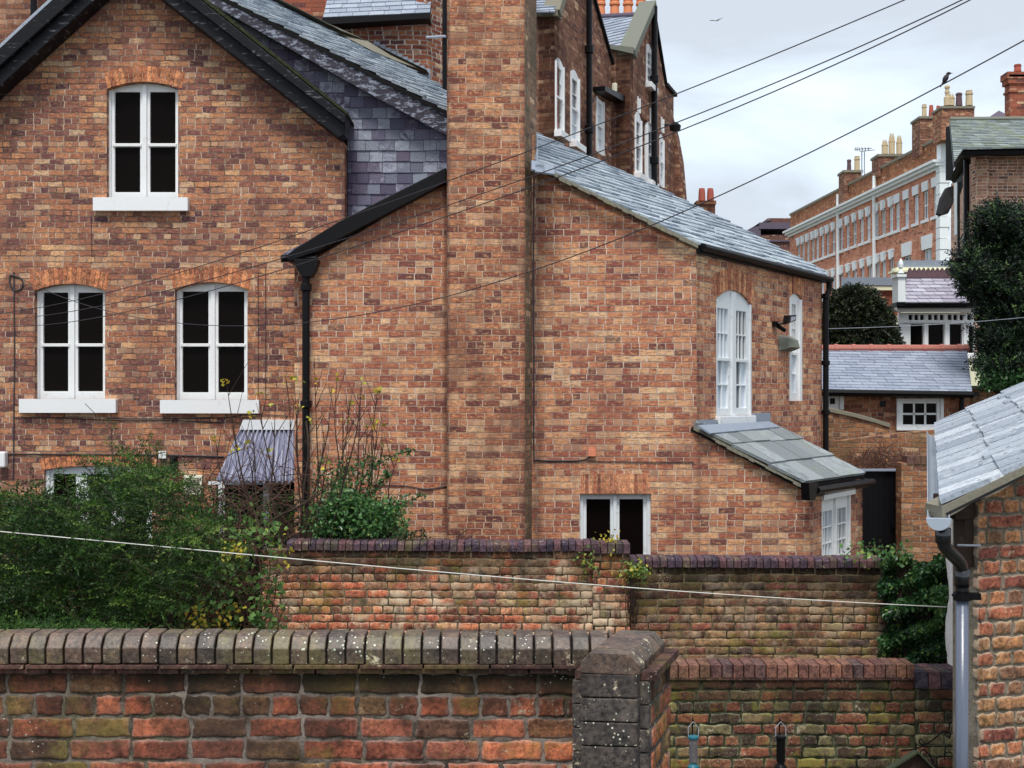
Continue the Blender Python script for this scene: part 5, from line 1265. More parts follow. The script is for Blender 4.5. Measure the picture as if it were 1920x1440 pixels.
# flat lead-edged extensions of the terrace behind the garden room
fe2 = thing('flat_roofed_annexe', 'brick annexe with blue-grey lead roof edge behind the conical bush', 'annexe', P(1640, 750, 36) + Vector((0, 0, GZ)))
F_ = Fr.px(1587, 35, 1700, 35); m = MB(); F_.pxbox(m, 1600, 1690, 545, 720, -.5, 0); m.build('wall', M['red_brick'], fe2)
m = MB(); F_.pxbox(m, 1588, 1682, 520, 535, -.4, .15); m.build('lead_roof', M['lead'], fe2)
m = MB(); F_.pxbox(m, 1592, 1682, 536, 544, -.4, .12); F_.pxbox(m, 1655, 1690, 594, 609, 0, .1); m.build('fascia', M['cream'], fe2)
m = MB(); F_.pxbox(m, 1671, 1684, 610, 640, .0, .05); m.build('window', M['glass'], fe2)
fe3 = thing('lead_topped_bay', 'bay with blue-grey lead top and cream moulding above the conservatory ridge', 'bay', P(1740, 750, 40) + Vector((0, 0, GZ)))
F_ = Fr.px(1680, 40, 1800, 40); m = MB(); F_.pxbox(m, 1688, 1800, 512, 700, -.4, 0); m.build('wall', M['cream'], fe3)
m = MB(); F_.pxbox(m, 1690, 1800, 488, 501, -.3, .15); m.build('lead_roof', M['lead'], fe3)
m = MB(); F_.pxbox(m, 1682, 1800, 501, 506, -.3, .25); F_.pxbox(m, 1677, 1800, 506, 510, -.3, .35); m.build('cornice', M['cream'], fe3)

# ================================================================== SLATE OUTBUILDING
DS = 23.0
ob = thing('slate_outbuilding', 'low brick outbuilding with blue-grey slate roof and terracotta ridge tiles', 'outbuilding', P(1680, 750, 25) + Vector((0, 0, GZ)))
F_ = Fr.px(1540, DS, 1820, DS); f_ = lambda x, y, n=0: F_.at(x, y, n)
wA = (F_.S(1541), F_.S(1580), F_.Z(1560, 768), F_.Z(1560, 737)); wB = (F_.S(1681), F_.S(1767), F_.Z(1724, 802), F_.Z(1724, 747))
m = MB(); F_.wall(m, [f_(1500, 1000), f_(1818, 1000), f_(1818, 735), f_(1500, 730)], [opening(*wA), opening(*wB)], n0=-.3); m.build('wall', M['shed_brick'], ob)
window(F_, ob, *wA, rec=-.02, lights=1, sash=False, fw=.08, st=.06, bot=.1, topr=.09, label='small single-pane window by the black downpipe')
window(F_, ob, *wB, rec=-.02, lights=1, sash=False, upper=(3, 2), fw=.06, st=.05, bot=.06, topr=.09, bar=.035, sill=(.02, .05, .08), label='six-pane white window of the outbuilding')
m = MB(); F_.pxbox(m, 1650, 1661, 752, 763, -.02, .01); m.build('air_brick', M['iron'], ob)
B0, B1, B2 = P(1540, 731, DS - .35), P(1826, 736, DS - .35), P(1680, 655, DS + 1.9); BP = Plane(B0, B1, B2)
pb = [BP.hit(1500, 729), BP.hit(1823, 737), BP.hit(1813, 658), BP.hit(1500, 655)]
m = MB(); slates(m, B0, B1 - B0, BP.n, pb, .158, .30, lift=.012, gap=.008, thick=.005); rb = m.build('roof', M['slate_shed'], ob)
m = MB(); m.prism([p - BP.n * .04 for p in pb], -BP.n * .05); m.build('roof_boarding', M['underlay'], rb)
m = MB(); x = 1536
while x < 1812:
    a, b = BP.hit(x, 653.5, .03), BP.hit(min(x + 32.5, 1813), 653.8, .03); tube(m, [a, b], .075, 8); tube(m, [b - (b - a).normalized() * .05, b + (b - a).normalized() * .02], .09, 8); x += 33
m.build('ridge_tile', M['ridge'], rb)
m = MB(); F_.box(m, F_.S(1500), F_.S(1824), F_.Z(1700, 743), F_.Z(1700, 735), .0, .3); tube(m, [F_.w(F_.S(1500, .35), F_.Z(1540, 735, .35), .35), F_.w(F_.S(1824, .35), F_.Z(1824, 740, .35), .35)], .06, 8)
tube(m, [F_.w(F_.S(1803, .1), F_.Z(1803, 742, .1), .1), F_.w(F_.S(1803, .1), -2, .1)], .045, 8); m.build('gutter', M['iron'], ob)
# sloping coped wall in front of it, yard walls, black gate
def simple_wall(name, label, x0, x1, D0, D1, top, mat, capmat=None, thick=.25, cap_h=.06, zb_=None, capov=.04):
    F = Fr.px(x0, D0, x1, D1); t_ = thing(name, label, 'wall', F.w((F.S(x0) + F.S(x1)) / 2, GZ))
    tp = [F.at(x, y) for x, y in top]; m_ = MB(); F.wall(m_, [(tp[0][0], GZ), (tp[-1][0], GZ)] + tp[::-1], n0=-thick, back=True); m_.build('wall', M[mat], t_)
    if capmat:
        m_ = MB(); F.prism(m_, [(u, z - cap_h * .2) for u, z in tp] + [(u, z + cap_h) for u, z in tp[::-1]], -thick - capov, capov); m_.build('coping', M[capmat], t_, bevel=.01)
    return F, t_
F3, w3 = simple_wall('sloping_wall', 'old brick wall with a sloping slab coping below the outbuilding windows', 1500, 1682, 21.0, 21.0, [(1500, 758), (1543, 769), (1600, 781), (1640, 792), (1668, 801)], 'yard_brick', 'stone')
F3, w3 = simple_wall('patched_yard_wall', 'patched and part-whitened brick wall behind the bare red-twigged shrub', 1500, 1780, 20.2, 20.2, [(1500, 822), (1580, 826), (1640, 818), (1690, 812), (1760, 806)], 'yard_brick')
F3, w3 = simple_wall('distant_garden_wall', 'garden wall with green-grey stone coping at the right under the dark yew', 1800, 2500, 25.0, 25.0, [(1800, 729), (2500, 727)], 'yard_brick', 'stone_green', cap_h=.06)
F3, w3 = simple_wall('gate_side_wall', 'tall brick yard wall to the right of the black gate', 1690, 1790, 17.6, 17.6, [(1690, 868), (1790, 868)], 'yard_brick')
m = MB(); soldier(F3, m, F3.S(1700), F3.S(1790), F3.Z(1740, 870), F3.Z(1740, 855), -.24, .02, pitch=.1, seed=9); m.build('coping', M['red_cope'], w3)
gt = thing('black_gate', 'plain black boarded gate beside the lean-to', 'gate', P(1653, 750, 18.0) + Vector((0, 0, GZ)))
F_ = Fr.px(1616, 18.0, 1692, 18.0); m = MB()
for i in range(7): F_.pxbox(m, 1617 + i * 10.4, 1617 + (i + 1) * 10.4 - .4, 883, 1120, -.05, 0)
m.build('board_panel', M['black_paint'], gt)
m = MB(); F_.pxbox(m, 1614, 1692, 880, 883.5, -.1, .06); m.build('top_rail', M['lead'], gt)
m = MB(); lathe(m, F_.w(F_.S(1674), F_.Z(1674, 985), .03), [(.03, -.03), (.03, .03)], 8); m.build('handle', M['iron'], gt)
# ================================================================== FOREGROUND WALL
DF = 4.6
FF = Fr(-2.2, DF, 1, 0); sc_ = DF / FPX
fw_ = thing('foreground_wall', 'old foreground brick wall with chamfered mossy coping, ending in a dark pier', 'wall', (-.7, DF, GZ))
zt_b = FF.Z(500, 1262); u_l, u_r = FF.S(-700), FF.S(1252)
m = MB(); mm = MB()
geo_bricks(FF, m, mm, u_l, FF.S(1092), zt_b - 16 * .0795, zt_b, ch=.0795, sl_=.212, gap=.012, nx=18, nz=8, proud=.0045, rnd=.002, jit=.004, seed=5, head=4, hofs=1, sag=.003)
m.build('brickwork', M['fore_brick'], fw_, smooth=True); 
FF.box(mm, u_l, FF.S(1092), GZ, zt_b - 16 * .0795, -.2, 0)
mm.build('mortar_bed', M['fore_mortar'], fw_)
# tile creasing: two thin courses
m = MB()
for (ya, yb, n_, sd) in ((1252, 1261, .022, 2), (1243.5, 1251, .038, 4)):
    u = u_l; rr = random.Random(sd)
    while u < FF.S(1090):
        L_ = rr.uniform(.22, .27); FF.box(m, u, min(u + L_ - .006, FF.S(1095)), FF.Z(500, yb), FF.Z(500, ya), -.2, n_ + rr.uniform(-.003, .003), (rr.random(), rr.random(), rr.random(), 1)); u += L_
m.build('tile_creasing', M['crease_tile'], fw_, bevel=.003)
z0, z1, z2 = FF.Z(500, 1243), FF.Z(500, 1213), FF.Z(500, 1196)
ztop = z2 + .012
prof = [(-.22, z0), (.030, z0), (.034, z1), (.004, z2 + .004), (-.014, ztop), (-.105, ztop), (-.16, z1), (-.22, z0 + .02)]
m = MB(); soldier(FF, m, u_l, FF.S(1150), z0, z1, 0, 0, pitch=.0665, gap=.0075, prof=prof, seed=8, jit=.0025, sag=.002)
m.build('coping', M['fore_cope'], fw_, bevel=.004)
m = MB(); FF.prism(m, [(u_l, z0 + .004), (FF.S(1150), z0 + .004), (FF.S(1150), z1 - .01), (u_l, z1 - .01)], -.14, .012); 
FF.box(m, u_l, FF.S(1150), z1 - .02, ztop - .010, -.052, -.02)
m.build('coping_mortar', M['cope_joint'], fw_)
# pier: a chamfered buttress running forward from the wall, turned a little to the right
pr = thing('wall_pier', 'dark stone-capped pier with lichen spots at the end of the foreground wall', 'pier', P(1150, 750, 4.4) + Vector((0, 0, GZ)))
Dp = 4.22
fdir = Vector((.30, .954, 0))                      # axis of the pier cap, going back right
rdir = Vector((.995, -.10, 0)).normalized()
pl_ = P(1088, 1260, Dp); prr = P(1197, 1272, Dp)
wv = (prr.x - pl_.x); O = Vector((pl_.x, Dp, 0))
def pc_(a, b, z): return Vector((O.x + a * wv + fdir.x * b, O.y + fdir.y * b - 0.02 * a, z))
zc0_, zc1_, zc2_ = P(0, 1262, Dp).z, P(0, 1241, Dp).z, P(0, 1222, Dp).z
prof = [(0, zc0_), (1, zc0_ - .004), (1.02, zc1_ - .012), (.84, zc2_ - .004), (.18, zc2_), (0, zc1_)]
m = MB(); Lp = .43; nb = 6
m.add([pc_(a, -.0, z) for a, z in prof] + [pc_(a, .012, z) for a, z in prof], [tuple(range(6)), tuple(range(6, 12))[::-1]] + [(i, 6 + i, 6 + (i + 1) % 6, (i + 1) % 6) for i in range(6)], (.2, .4, .3, 1))
for k in range(nb):
    b0, b1 = .012 + Lp * k / nb, .012 + Lp * (k + 1) / nb - .005; dz = random.uniform(-.003, .003); dd = [Vector((random.uniform(-.002, .002), 0, dz)) for _ in prof]
    m.add([pc_(a, b0, z) + d for (a, z), d in zip(prof, dd)] + [pc_(a, b1, z) + d for (a, z), d in zip(prof, dd)], [tuple(range(6)), tuple(range(6, 12))[::-1]] + [(i, 6 + i, 6 + (i + 1) % 6, (i + 1) % 6) for i in range(6)], (random.random(), random.random(), random.random(), 1))
m.build('cap', M['fore_cope'], pr, bevel=.003)
m = MB()
def pbox(a0, a1, b0, b1, z0, z1, col=None):
    m.hexa([pc_(a0, b0, z0), pc_(a1, b0, z0), pc_(a1, b1, z0), pc_(a0, b1, z0), pc_(a0, b0, z1), pc_(a1, b0, z1), pc_(a1, b1, z1), pc_(a0, b1, z1)], col)
pbox(-.16, 1.24, .05, Lp + .05, zc0_ - .032, zc0_ - .002, (.5, .5, .5, 1))
m.build('ledge', M['crease_tile'], pr, bevel=.003)
m = MB(); z = zc0_ - .003; k = 0
while z > -1.75:
    z2_ = z - .0795; c = (random.random(), random.random(), random.random(), 1)
    pbox(.0, .97, .0, .3, z2_ + .004, z, c); z = z2_; k += 1
m.build('pier_front', M['pier_stone'], pr, bevel=.004)
m = MB(); z = zc0_ - .034
while z > -1.75:
    z2_ = z - .0795; c = (random.random() * .6, .9, .3, 1); pbox(-.20, 1.12, .045, .3, z2_ + .003, z, c); z = z2_
m.build('pier_shoulder', M['pier_stone'], pr, bevel=.004)
# its right-hand side: worn red brick
m = MB(); mm = MB(); q0 = pc_(1.10, .06, 0); q1 = pc_(1.10, Lp, 0); Fp = Fr(q0.x, q0.y, q1.x - q0.x, q1.y - q0.y)
geo_bricks(Fp, m, mm, .02, Lp - .06, zc0_ - .035 - 12 * .0795, zc0_ - .035, ch=.0795, sl_=.21, gap=.012, nx=10, nz=5, seed=19, jit=.005, rnd=.006, n=.006, proud=.010, bond='english')
m.build('pier_side', M['fore_brick'], pr, smooth=True); 
mm.build('mortar_bed', M['fore_mortar'], pr)

# ================================================================== MIDDLE GARDEN WALLS
DW = 12.2
FW = Fr.px(490, DW, 1655, DW)
w1 = thing('garden_wall', 'lichened brick garden wall with blue engineering brick coping in front of the extension', 'wall', FW.w(FW.S(850), GZ))
zt1 = FW.Z(860, 1032)
m = MB(); mm = MB(); uA, uB = FW.S(492), FW.S(1112)
geo_bricks(FW, m, mm, uA, uB, zt1 - 19 * .0765, zt1, ch=.0765, sl_=.202, gap=.010, nx=7, nz=4, seed=31, jit=.005, rnd=.003, proud=.005, head=4, sag=.006)
m.build('brickwork', M['mid_brick'], w1, smooth=True); FW.box(mm, uA, uB, GZ, zt1 - 19 * .0765, -.2, -.0)
mm.build('mortar_bed', M['mid_mortar'], w1)
m = MB(); mm = MB(); uC, uD = FW.S(1111), FW.S(1180); zt1b = FW.Z(1150, 1037)
geo_bricks(FW, m, mm, uC, uD, zt1b - 19 * .0765, zt1b, ch=.0765, sl_=.202, gap=.010, nx=7, nz=4, seed=33, jit=.004, rnd=.003, proud=.005, n=.055, bond='english')
m.build('pier', M['mid_brick'], w1, smooth=True); mm.build('mortar_bed', M['mid_mortar'], w1)
m = MB(); rr = random.Random(4)
u = FW.S(538)
zl, zr = FW.Z(540, 1010), FW.Z(1180, 1018)
segs = 46
soldier(FW, m, FW.S(538), FW.S(1116), zt1 - .01, zt1 + .088, -.24, .02, pitch=.0705, gap=.007, seed=12, jit=.004, sag=.006, prof=[(-.24, zt1 - .01), (.022, zt1 - .008), (.026, zt1 + .06), (.0, zt1 + .084), (-.24, zt1 + .088)])
soldier(FW, m, FW.S(1112), FW.S(1182), zt1b, zt1b + .10, -.24, .08, pitch=.0705, gap=.007, seed=13, jit=.003)
m.build('coping', M['blue_cope'], w1, bevel=.006)
w2 = thing('garden_wall', 'greener, lower garden wall with blue coping between the pier and the ivy', 'wall', FW.w(FW.S(1420), GZ))
zt2 = FW.Z(1420, 1063)
m = MB(); mm = MB(); uE, uF = FW.S(1182), FW.S(1775)
geo_bricks(FW, m, mm, uE, uF, zt2 - 19 * .0765, zt2, ch=.0765, sl_=.208, gap=.010, nx=7, nz=4, seed=41, jit=.005, rnd=.003, proud=.005, head=7, sag=.005, n=-.01)
m.build('brickwork', M['mid_brick2'], w2, smooth=True); FW.box(mm, uE, uF, GZ, zt2 - 19 * .0765, -.2, -.02); mm.build('mortar_bed', M['mid_mortar'], w2)
m = MB(); soldier(FW, m, uE, FW.S(1658), zt2 - .008, zt2 + .088, -.24, .02, pitch=.0705, gap=.007, seed=15, jit=.003, sag=.004, prof=[(-.24, zt2 - .008), (.022, zt2 - .008), (.026, zt2 + .06), (.0, zt2 + .085), (-.24, zt2 + .088)])
m.build('coping', M['blue_cope'], w2, bevel=.006)
# leaning old fence/stub above the left end of the wall
m = MB(); F_ = Fr.px(500, 12.9, 760, 12.9); F_.prism(m, [F_.at(512, 1012), F_.at(745, 1010), F_.at(745, 975), F_.at(640, 990), F_.at(512, 1006)], -.12, 0)
tag(m.build('old_planter', M['bark'], base=P(640, 1012, 12.9), bevel=.02), 'dark weathered timber trough holding the climber above the garden wall', 'planter')

# ================================================================== LOWER RIGHT YARD WALL
DL = 8.7
FY = Fr.px(1240, DL, 1790, DL)
w3 = thing('yard_wall', 'mossy yard wall with red brick-on-edge coping at the lower right', 'wall', FY.w(FY.S(1500), GZ))
zt3 = FY.Z(1480, 1274)
m = MB(); mm = MB(); uA, uB = FY.S(1150), FY.S(1716)
geo_bricks(FY, m, mm, uA, uB, zt3 - 12 * .077, zt3, ch=.077, sl_=.218, gap=.012, nx=12, nz=6, seed=51, jit=.006, rnd=.004, proud=.006, head=3, sag=.006)
m.build('brickwork', M['low_brick'], w3, smooth=True); FY.box(mm, uA, FY.S(1800), GZ, zt3 - 12 * .077, -.2, -.01); mm.build('mortar_bed', M['low_mortar'], w3)
m = MB(); mm = MB(); zt3p = FY.Z(1750, 1288)
geo_bricks(FY, m, mm, FY.S(1715), FY.S(1800), zt3p - 12 * .077, zt3p, ch=.077, sl_=.21, gap=.012, nx=10, nz=5, seed=53, jit=.004, rnd=.004, proud=.008, n=.05, bond='english')
m.build('pier', M['low_brick'], w3, smooth=True); mm.build('mortar_bed', M['low_mortar'], w3)
m = MB(); FY.box(m, uA, FY.S(1716), zt3 - .002, zt3 + .010, -.2, .012, (.3, .3, .3, 1))
m.build('creasing', M['crease_tile'], w3)
m = MB(); pj = .0737; soldier(FY, m, uA, FY.S(1714), zt3 + .010, zt3 + .103, -.215, .012, pitch=pj, gap=.007, seed=23, jit=.0025); m.build('coping', M['red_cope'], w3, bevel=.004)
m = MB(); soldier(FY, m, FY.S(1713), FY.S(1800), zt3p - .0, zt3p + .115, -.225, .06, pitch=.084, gap=.007, seed=24, jit=.002); m.build('coping', M['blue_cope'], w3, bevel=.004)

# ================================================================== NEAR OUTBUILDING (right)
DN = 6.4
cN = P(1834, 750, DN); cFar = P(1776, 750, 10.6)
nb_ = thing('near_outbuilding', 'brick outbuilding with long wet slate roof, whitewashed side and grey gutter at the right edge', 'outbuilding', (2.9, 7.5, GZ))
Aw, Bw = P(1765, 945, 6.1), P(1920, 869, 6.25); Cw = P(1752, 796, 11.2)
NP = Plane(Aw, Bw, Cw)
FG = Fr(cN.x, cN.y, (Bw - Aw).x, (Bw - Aw).y)
def roofz(p): # height of the roof plane over a plan point
    return NP.o.z - ((p.x - NP.o.x) * NP.n.x + (p.y - NP.o.y) * NP.n.y) / NP.n.z
m = MB(); mm = MB(); zg = roofz(FG.w(0, 0)) - .10
top_n = 34
geo_bricks(FG, m, mm, 0.0, 2.6, -2.7, .9555, ch=.0765, sl_=.215, gap=.014, nx=12, nz=6, seed=61, jit=.006, rnd=.003, proud=.006, bond='english', n=0.0)
# keep only bricks below the verge
def under(m_, marg):
    keep = []; V = m_.v
    for f in m_.f:
        p = [Vector(V[i]) for i in f]; c_ = sum(p, Vector()) / len(p)
        keep.append(c_.z < roofz(c_) - marg)
    m_.f = [f for f, k in zip(m_.f, keep) if k]; m_.mi = [f for f, k in zip(m_.mi, keep) if k]
under(m, .06)
m.build('brickwork', M['shed_near_brick'], nb_, smooth=True)
mm = MB(); FG.wall(mm, [(0.001, GZ), (2.6, GZ), (2.6, roofz(FG.w(2.6, 0)) - .06), (0.001, roofz(FG.w(0, 0)) - .05)], n0=-.2, n1=-.010); mm.build('mortar_bed', M['shed_near_mortar'], nb_)
# left side wall, whitewashed
FWh = Fr(cFar.x, cFar.y, cN.x - cFar.x, cN.y - cFar.y); Ls = math.hypot(cN.x - cFar.x, cN.y - cFar.y)
if True:
    m = MB(); zS0 = roofz(FWh.w(0, 0)) - .10; zS1 = roofz(FWh.w(Ls, 0)) - .10
    nxs, nzs = 60, 60; vs_ = []
    for j in range(nzs + 1):
        for i in range(nxs + 1):
            u = Ls * i / nxs; z = GZ + (zS0 + (zS1 - zS0) * i / nxs - GZ) * j / nzs
            vs_.append(FWh.w(u, z, random.uniform(-.006, .006) + .012 * math.sin(z * 9 + u * 2)))
    m.add(vs_, [(j * (nxs + 1) + i, j * (nxs + 1) + i + 1, (j + 1) * (nxs + 1) + i + 1, (j + 1) * (nxs + 1) + i) for j in range(nzs) for i in range(nxs)])
    m.build('side_wall', M['whitewash'], nb_, smooth=True)
pr_ = FG.w(2.6, 0); m = MB(); Fq = Fr(pr_.x, pr_.y, .3, .95); Fq.wall(m, [(0, GZ), (4.5, GZ), (4.5, roofz(Fq.w(4.5, 0)) - .1), (0, roofz(pr_) - .1)], n0=-.2); m.build('wall', M['yard_brick'], nb_)
# slates
Ud = (Cw - Aw).normalized(); Vd = NP.n.cross(Ud).normalized()
if Vd.z < 0: Vd = -Vd
B2 = Aw + (Bw - Aw) * 5.6; D2 = Cw + (Bw - Aw) * 5.8
m = MB(); slates(m, Aw, Ud, NP.n, [Aw, B2, D2, Cw], .315, .235, thick=.008, lift=.015, gap=.008, wvar=.22, slip=.14, jit=.3)
rn = m.build('roof', M['slate_near'], nb_)
m = MB(); pq = [p - NP.n * .02 for p in (Aw, B2, D2, Cw)]; m.prism(pq, -NP.n * .04); m.build('roof_boarding', M['underlay'], rn)
# mortar verge slab under the near edge
m = MB(); e_ = (Bw - Aw); a_ = Aw + Vector((0, -.01, -.012)); vv = []
k_ = 50
for i in range(k_):
    p = a_ + e_ * (i * 5.5 / k_); q = a_ + e_ * ((i + 1) * 5.5 / k_); h0 = .058 + .006 * math.sin(i * 1.3); h1 = .058 + .006 * math.sin((i + 1) * 1.3)
    m.prism([p, q, q + Vector((0, 0, -h1)), p + Vector((0, 0, -h0))], Vector((-.01, .22, 0)))
m.build('verge_mortar', M['stone'], rn)
# rafter foot and timber post in the shadow under the verge
m = MB(); FG.box(m, -.12, .0, zg - .10, zg + .02, -.2, -.02); FG.box(m, -.055, -.003, zg - .34, zg - .02, -.12, -.03); m.build('rafter', M['bark'], nb_, bevel=.004)
# gutter: half round, seen end on, with a stop end
m = MB(); g0 = P(1760, 972, 5.98); g0 = Vector((g0.x, g0.y, g0.z)); gdir = (Cw - Aw).normalized(); rg = .050
Lg = (Cw - Aw).length + .1
vs_ = []; ns = 10
sidev = Vector((gdir.y, -gdir.x, 0)).normalized()
for q in (0.0, Lg):
    for rr_ in (rg, rg - .004):
        for k in range(ns + 1):
            t = math.pi * k / ns; vs_.append(g0 + gdir * q + sidev * (-math.cos(t) * rr_) + Vector((0, 0, -math.sin(t) * rr_)))
n1_ = ns + 1; fs = []
for k in range(ns):
    fs += [(k, k + 1, 2 * n1_ + k + 1, 2 * n1_ + k), (n1_ + k, 3 * n1_ + k, 3 * n1_ + k + 1, n1_ + k + 1), (k, n1_ + k, n1_ + k + 1, k + 1)]
fs += [(0, 2 * n1_, 3 * n1_, n1_), (ns, n1_ + ns, 3 * n1_ + ns, 2 * n1_ + ns)]
m.add(vs_, fs)
capv = [g0 - gdir * .01 + sidev * (-math.cos(math.pi * k / ns) * (rg + .006)) + Vector((0, 0, -math.sin(math.pi * k / ns) * (rg + .006))) for k in range(ns + 1)]
m.prism(capv, gdir * .03)
m.build('gutter', M['pvc_grey'], nb_)
m = MB(); pts = [g0 + gdir * .03 + Vector((.0, 0, -.05)), g0 + gdir * .03 + Vector((.004, 0, -.11))]
rp = .033
dn = P(1803, 1100, 6.18)
pth = [P(1768, 996, 6.02), P(1769, 1014, 6.02), P(1774, 1028, 6.04), P(1797, 1052, 6.12), P(1803, 1070, 6.16), P(1804, 1110, 6.18), Vector((dn.x, dn.y, -2.9))]
tube(m, cat(pth[:-1], 6), rp * .97, 18)
tube(m, [P(1768, 990, 6.02), P(1768.5, 1018, 6.02)], rp * 1.12, 18); tube(m, [P(1803.5, 1066, 6.16), P(1804, 1098, 6.18)], rp * 1.13, 18)
dpo = m.build('downpipe', M['pvc'], nb_, smooth=True)
m = MB(); tube(m, [pth[-2] + Vector((0, 0, .01)), pth[-1]], rp * .93, 24); lp_ = m.build('lower_pipe', M['pvc_pale'], dpo, smooth=True); lp_['label'] = 'lower length of the downpipe, sky sheen painted into its paler grey'
m = MB(); c_ = P(1804, 1118, 6.18); tube(m, [c_ + Vector((0, 0, .018)), c_ - Vector((0, 0, .018))], rp * 1.3, 16); m.hexa([c_ + Vector(v) for v in ((.02, -.02, -.016), (.085, -.02, -.016), (.085, .02, -.016), (.02, .02, -.016), (.02, -.02, .016), (.085, -.02, .016), (.085, .02, .016), (.02, .02, .016))])
tube(m, [P(1792, 1112, 6.14), P(1786, 1116, 6.12)], .006, 6)
m.build('bracket', M['iron'], dpo)
m = MB(); tube(m, [P(1796, 1022, 6.3), P(1838, 1023, 6.35)], .006, 6); m.build('strap', M['galv'], nb_)

# ================================================================== IRONWORK, FEEDERS, BIRD TABLE
def feeder(x, label, body, lid, yt=1355, tall=1.0):
    D = 7.2; s_ = D / FPX; t_ = thing('bird_feeder', label, 'bird feeder', P(x, 1460, D), 'bird feeders hanging before the yard wall')
    c_ = lambda y: P(x, y, D)
    m = MB(); r_ = 9.5 * s_
    tube(m, [c_(1386) + Vector((-r_, 0, 0)), c_(1364) + Vector((-r_, 0, 0)), c_(1353), c_(1364) + Vector((r_, 0, 0)), c_(1386) + Vector((r_, 0, 0))], .0022, 6); m.build('hanger', M['galv'], t_)
    m = MB(); lathe(m, c_(1385), [(r_ * 1.0, 0), (r_ * 1.08, .003), (r_ * 1.08, .013), (r_ * .8, .018)], 16); m.build('lid', M[lid], t_)
    m = MB(); lathe(m, c_(1428), [(r_ * .88, 0), (r_ * .88, 43 * s_)], 16); m.build('seed_tube', M[body], t_)
    m = MB(); lathe(m, c_(1440), [(r_ * 1.15, 0), (r_ * 1.15, .01), (r_ * .8, .02), (r_ * .6, .035)], 16); m.build('base', M[lid], t_)
    m = MB(); tube(m, [c_(1353) + Vector((0, .004, .004)), c_(1353) + Vector((0, .03, .012)), Vector((c_(1400).x, D + .045, c_(1400).z)), Vector((c_(1400).x, D + .045, GZ))], .004, 6); m.build('hook_stake', M['iron'], t_)
    return t_
feeder(1300, 'bird feeder with a teal lid and clear seed tube', 'seed', 'teal')
feeder(1464, 'all-dark bird feeder with a black tube and lid', 'iron', 'iron')
bt = thing('bird_table', 'small mossy pitched bird table roof at the bottom edge', 'bird table', P(1720, 1480, 6.6) + Vector((0, 0, -.6)))
a, b, c, d, e_ = P(1668, 1442, 6.5), P(1724, 1408, 6.5), P(1762, 1446, 6.5), P(1712, 1411, 6.9), P(1655, 1446, 6.9)
m = MB(); m.prism([P(1662, 1446, 6.5), P(1722, 1408, 6.5), P(1712, 1406, 6.9), P(1652, 1444, 6.9)], Vector((0, 0, -.012))); m.prism([P(1722, 1408, 6.5), P(1764, 1450, 6.5), P(1750, 1447, 6.9), P(1712, 1406, 6.9)], Vector((0, 0, -.012)))
m.build('roof', M['dark_green_board'], bt)
m = MB(); m.prism([P(1672, 1446, 6.55), P(1722, 1412, 6.55), P(1756, 1448, 6.55)], Vector((0, .015, 0))); tube(m, [P(1716, 1446, 6.7), Vector((P(1716, 1446, 6.7).x, 6.7, GZ))], .03, 8); m.build('post', M['bark'], bt)
sc = thing('scroll_bracket', 'black wrought iron scroll ornament against the yard wall pier', 'ironwork', P(1755, 1400, 8.3))
m = MB(); Ds = 8.35
def spiral(cx, cy, r, t0, turns, D=Ds):
    return [P(cx + r * (1 - .75 * k / 20) * math.cos(t0 + turns * 2 * math.pi * k / 20), cy + r * (1 - .75 * k / 20) * math.sin(t0 + turns * 2 * math.pi * k / 20), D) for k in range(21)]
tube(m, cat([P(1690, 1408, Ds), P(1722, 1402, Ds), P(1748, 1388, Ds), P(1768, 1372, Ds), P(1782, 1376, Ds), P(1778, 1384, Ds)]), .005, 6)
tube(m, spiral(1728, 1390, 7, 0, 1.1), .004, 6); tube(m, spiral(1776, 1378, 7, 1, -1.1), .004, 6); tube(m, spiral(1733, 1412, 8, 2, 1.2), .004, 6); tube(m, spiral(1780, 1418, 10, 2.5, 1.2), .004, 6)
tube(m, cat([P(1732, 1404, Ds), P(1748, 1425, Ds), P(1744, 1450, Ds), P(1740, 1500, Ds)]), .005, 6); tube(m, [P(1724, 1400, Ds), P(1792, 1400, Ds)], .004, 6)
tube(m, [P(1740, 1495, Ds), Vector((P(1740, 1400, Ds).x, Ds, GZ))], .006, 6)
m.build('scroll', M['iron'], sc)

# ================================================================== WIRES
def wire(name, label, pts, D0, D1, r, mat, deg=3, n=60, ext=(0, 0), group=None, cat_='wire'):
    xs = [p[0] for p in pts]; F = Fr.px(pts[0][0], D0, pts[-1][0], D1)
    sz = np.array([F.at(x, y) for x, y in pts]); sp = np.polyfit(sz[:, 0], sz[:, 1], deg)
    s_ = np.linspace(sz[0, 0] - ext[0], sz[-1, 0] + ext[1], n)
    m_ = MB(); tube(m_, [F.w(u, float(np.polyval(sp, u))) for u in s_], r, 6)
    return tag(m_.build(name, M[mat], base=F.w(float(s_[n // 2]), float(np.polyval(sp, s_[n // 2])))), label, cat_, group), F, sp
gw = 'overhead cables from the upper right to the left house'
wire('overhead_cable', 'topmost of the overhead cables crossing in front of the chimney stack', [(-10, 589), (230, 540), (420, 487), (640, 412), (838, 335), (1000, 283), (1280, 172), (1500, 82), (1695, 0)], 15.6, 8.5, .0042, 'wire', deg=4, ext=(1, 1.5), group=gw)
wire('overhead_cable', 'second of the overhead cables, upper of the close pair', [(-10, 599), (240, 562), (535, 484), (838, 385), (1060, 305), (1280, 228), (1550, 115), (1802, 0)], 15.4, 8.0, .0042, 'wire', deg=4, ext=(1, 1.5), group=gw)
wire('overhead_cable', 'third overhead cable, lower of the close pair', [(-10, 611), (220, 588), (560, 498), (838, 400), (1020, 345), (1280, 247), (1560, 118), (1823, 0)], 15.2, 7.8, .0042, 'wire', deg=4, ext=(1, 1.5), group=gw)
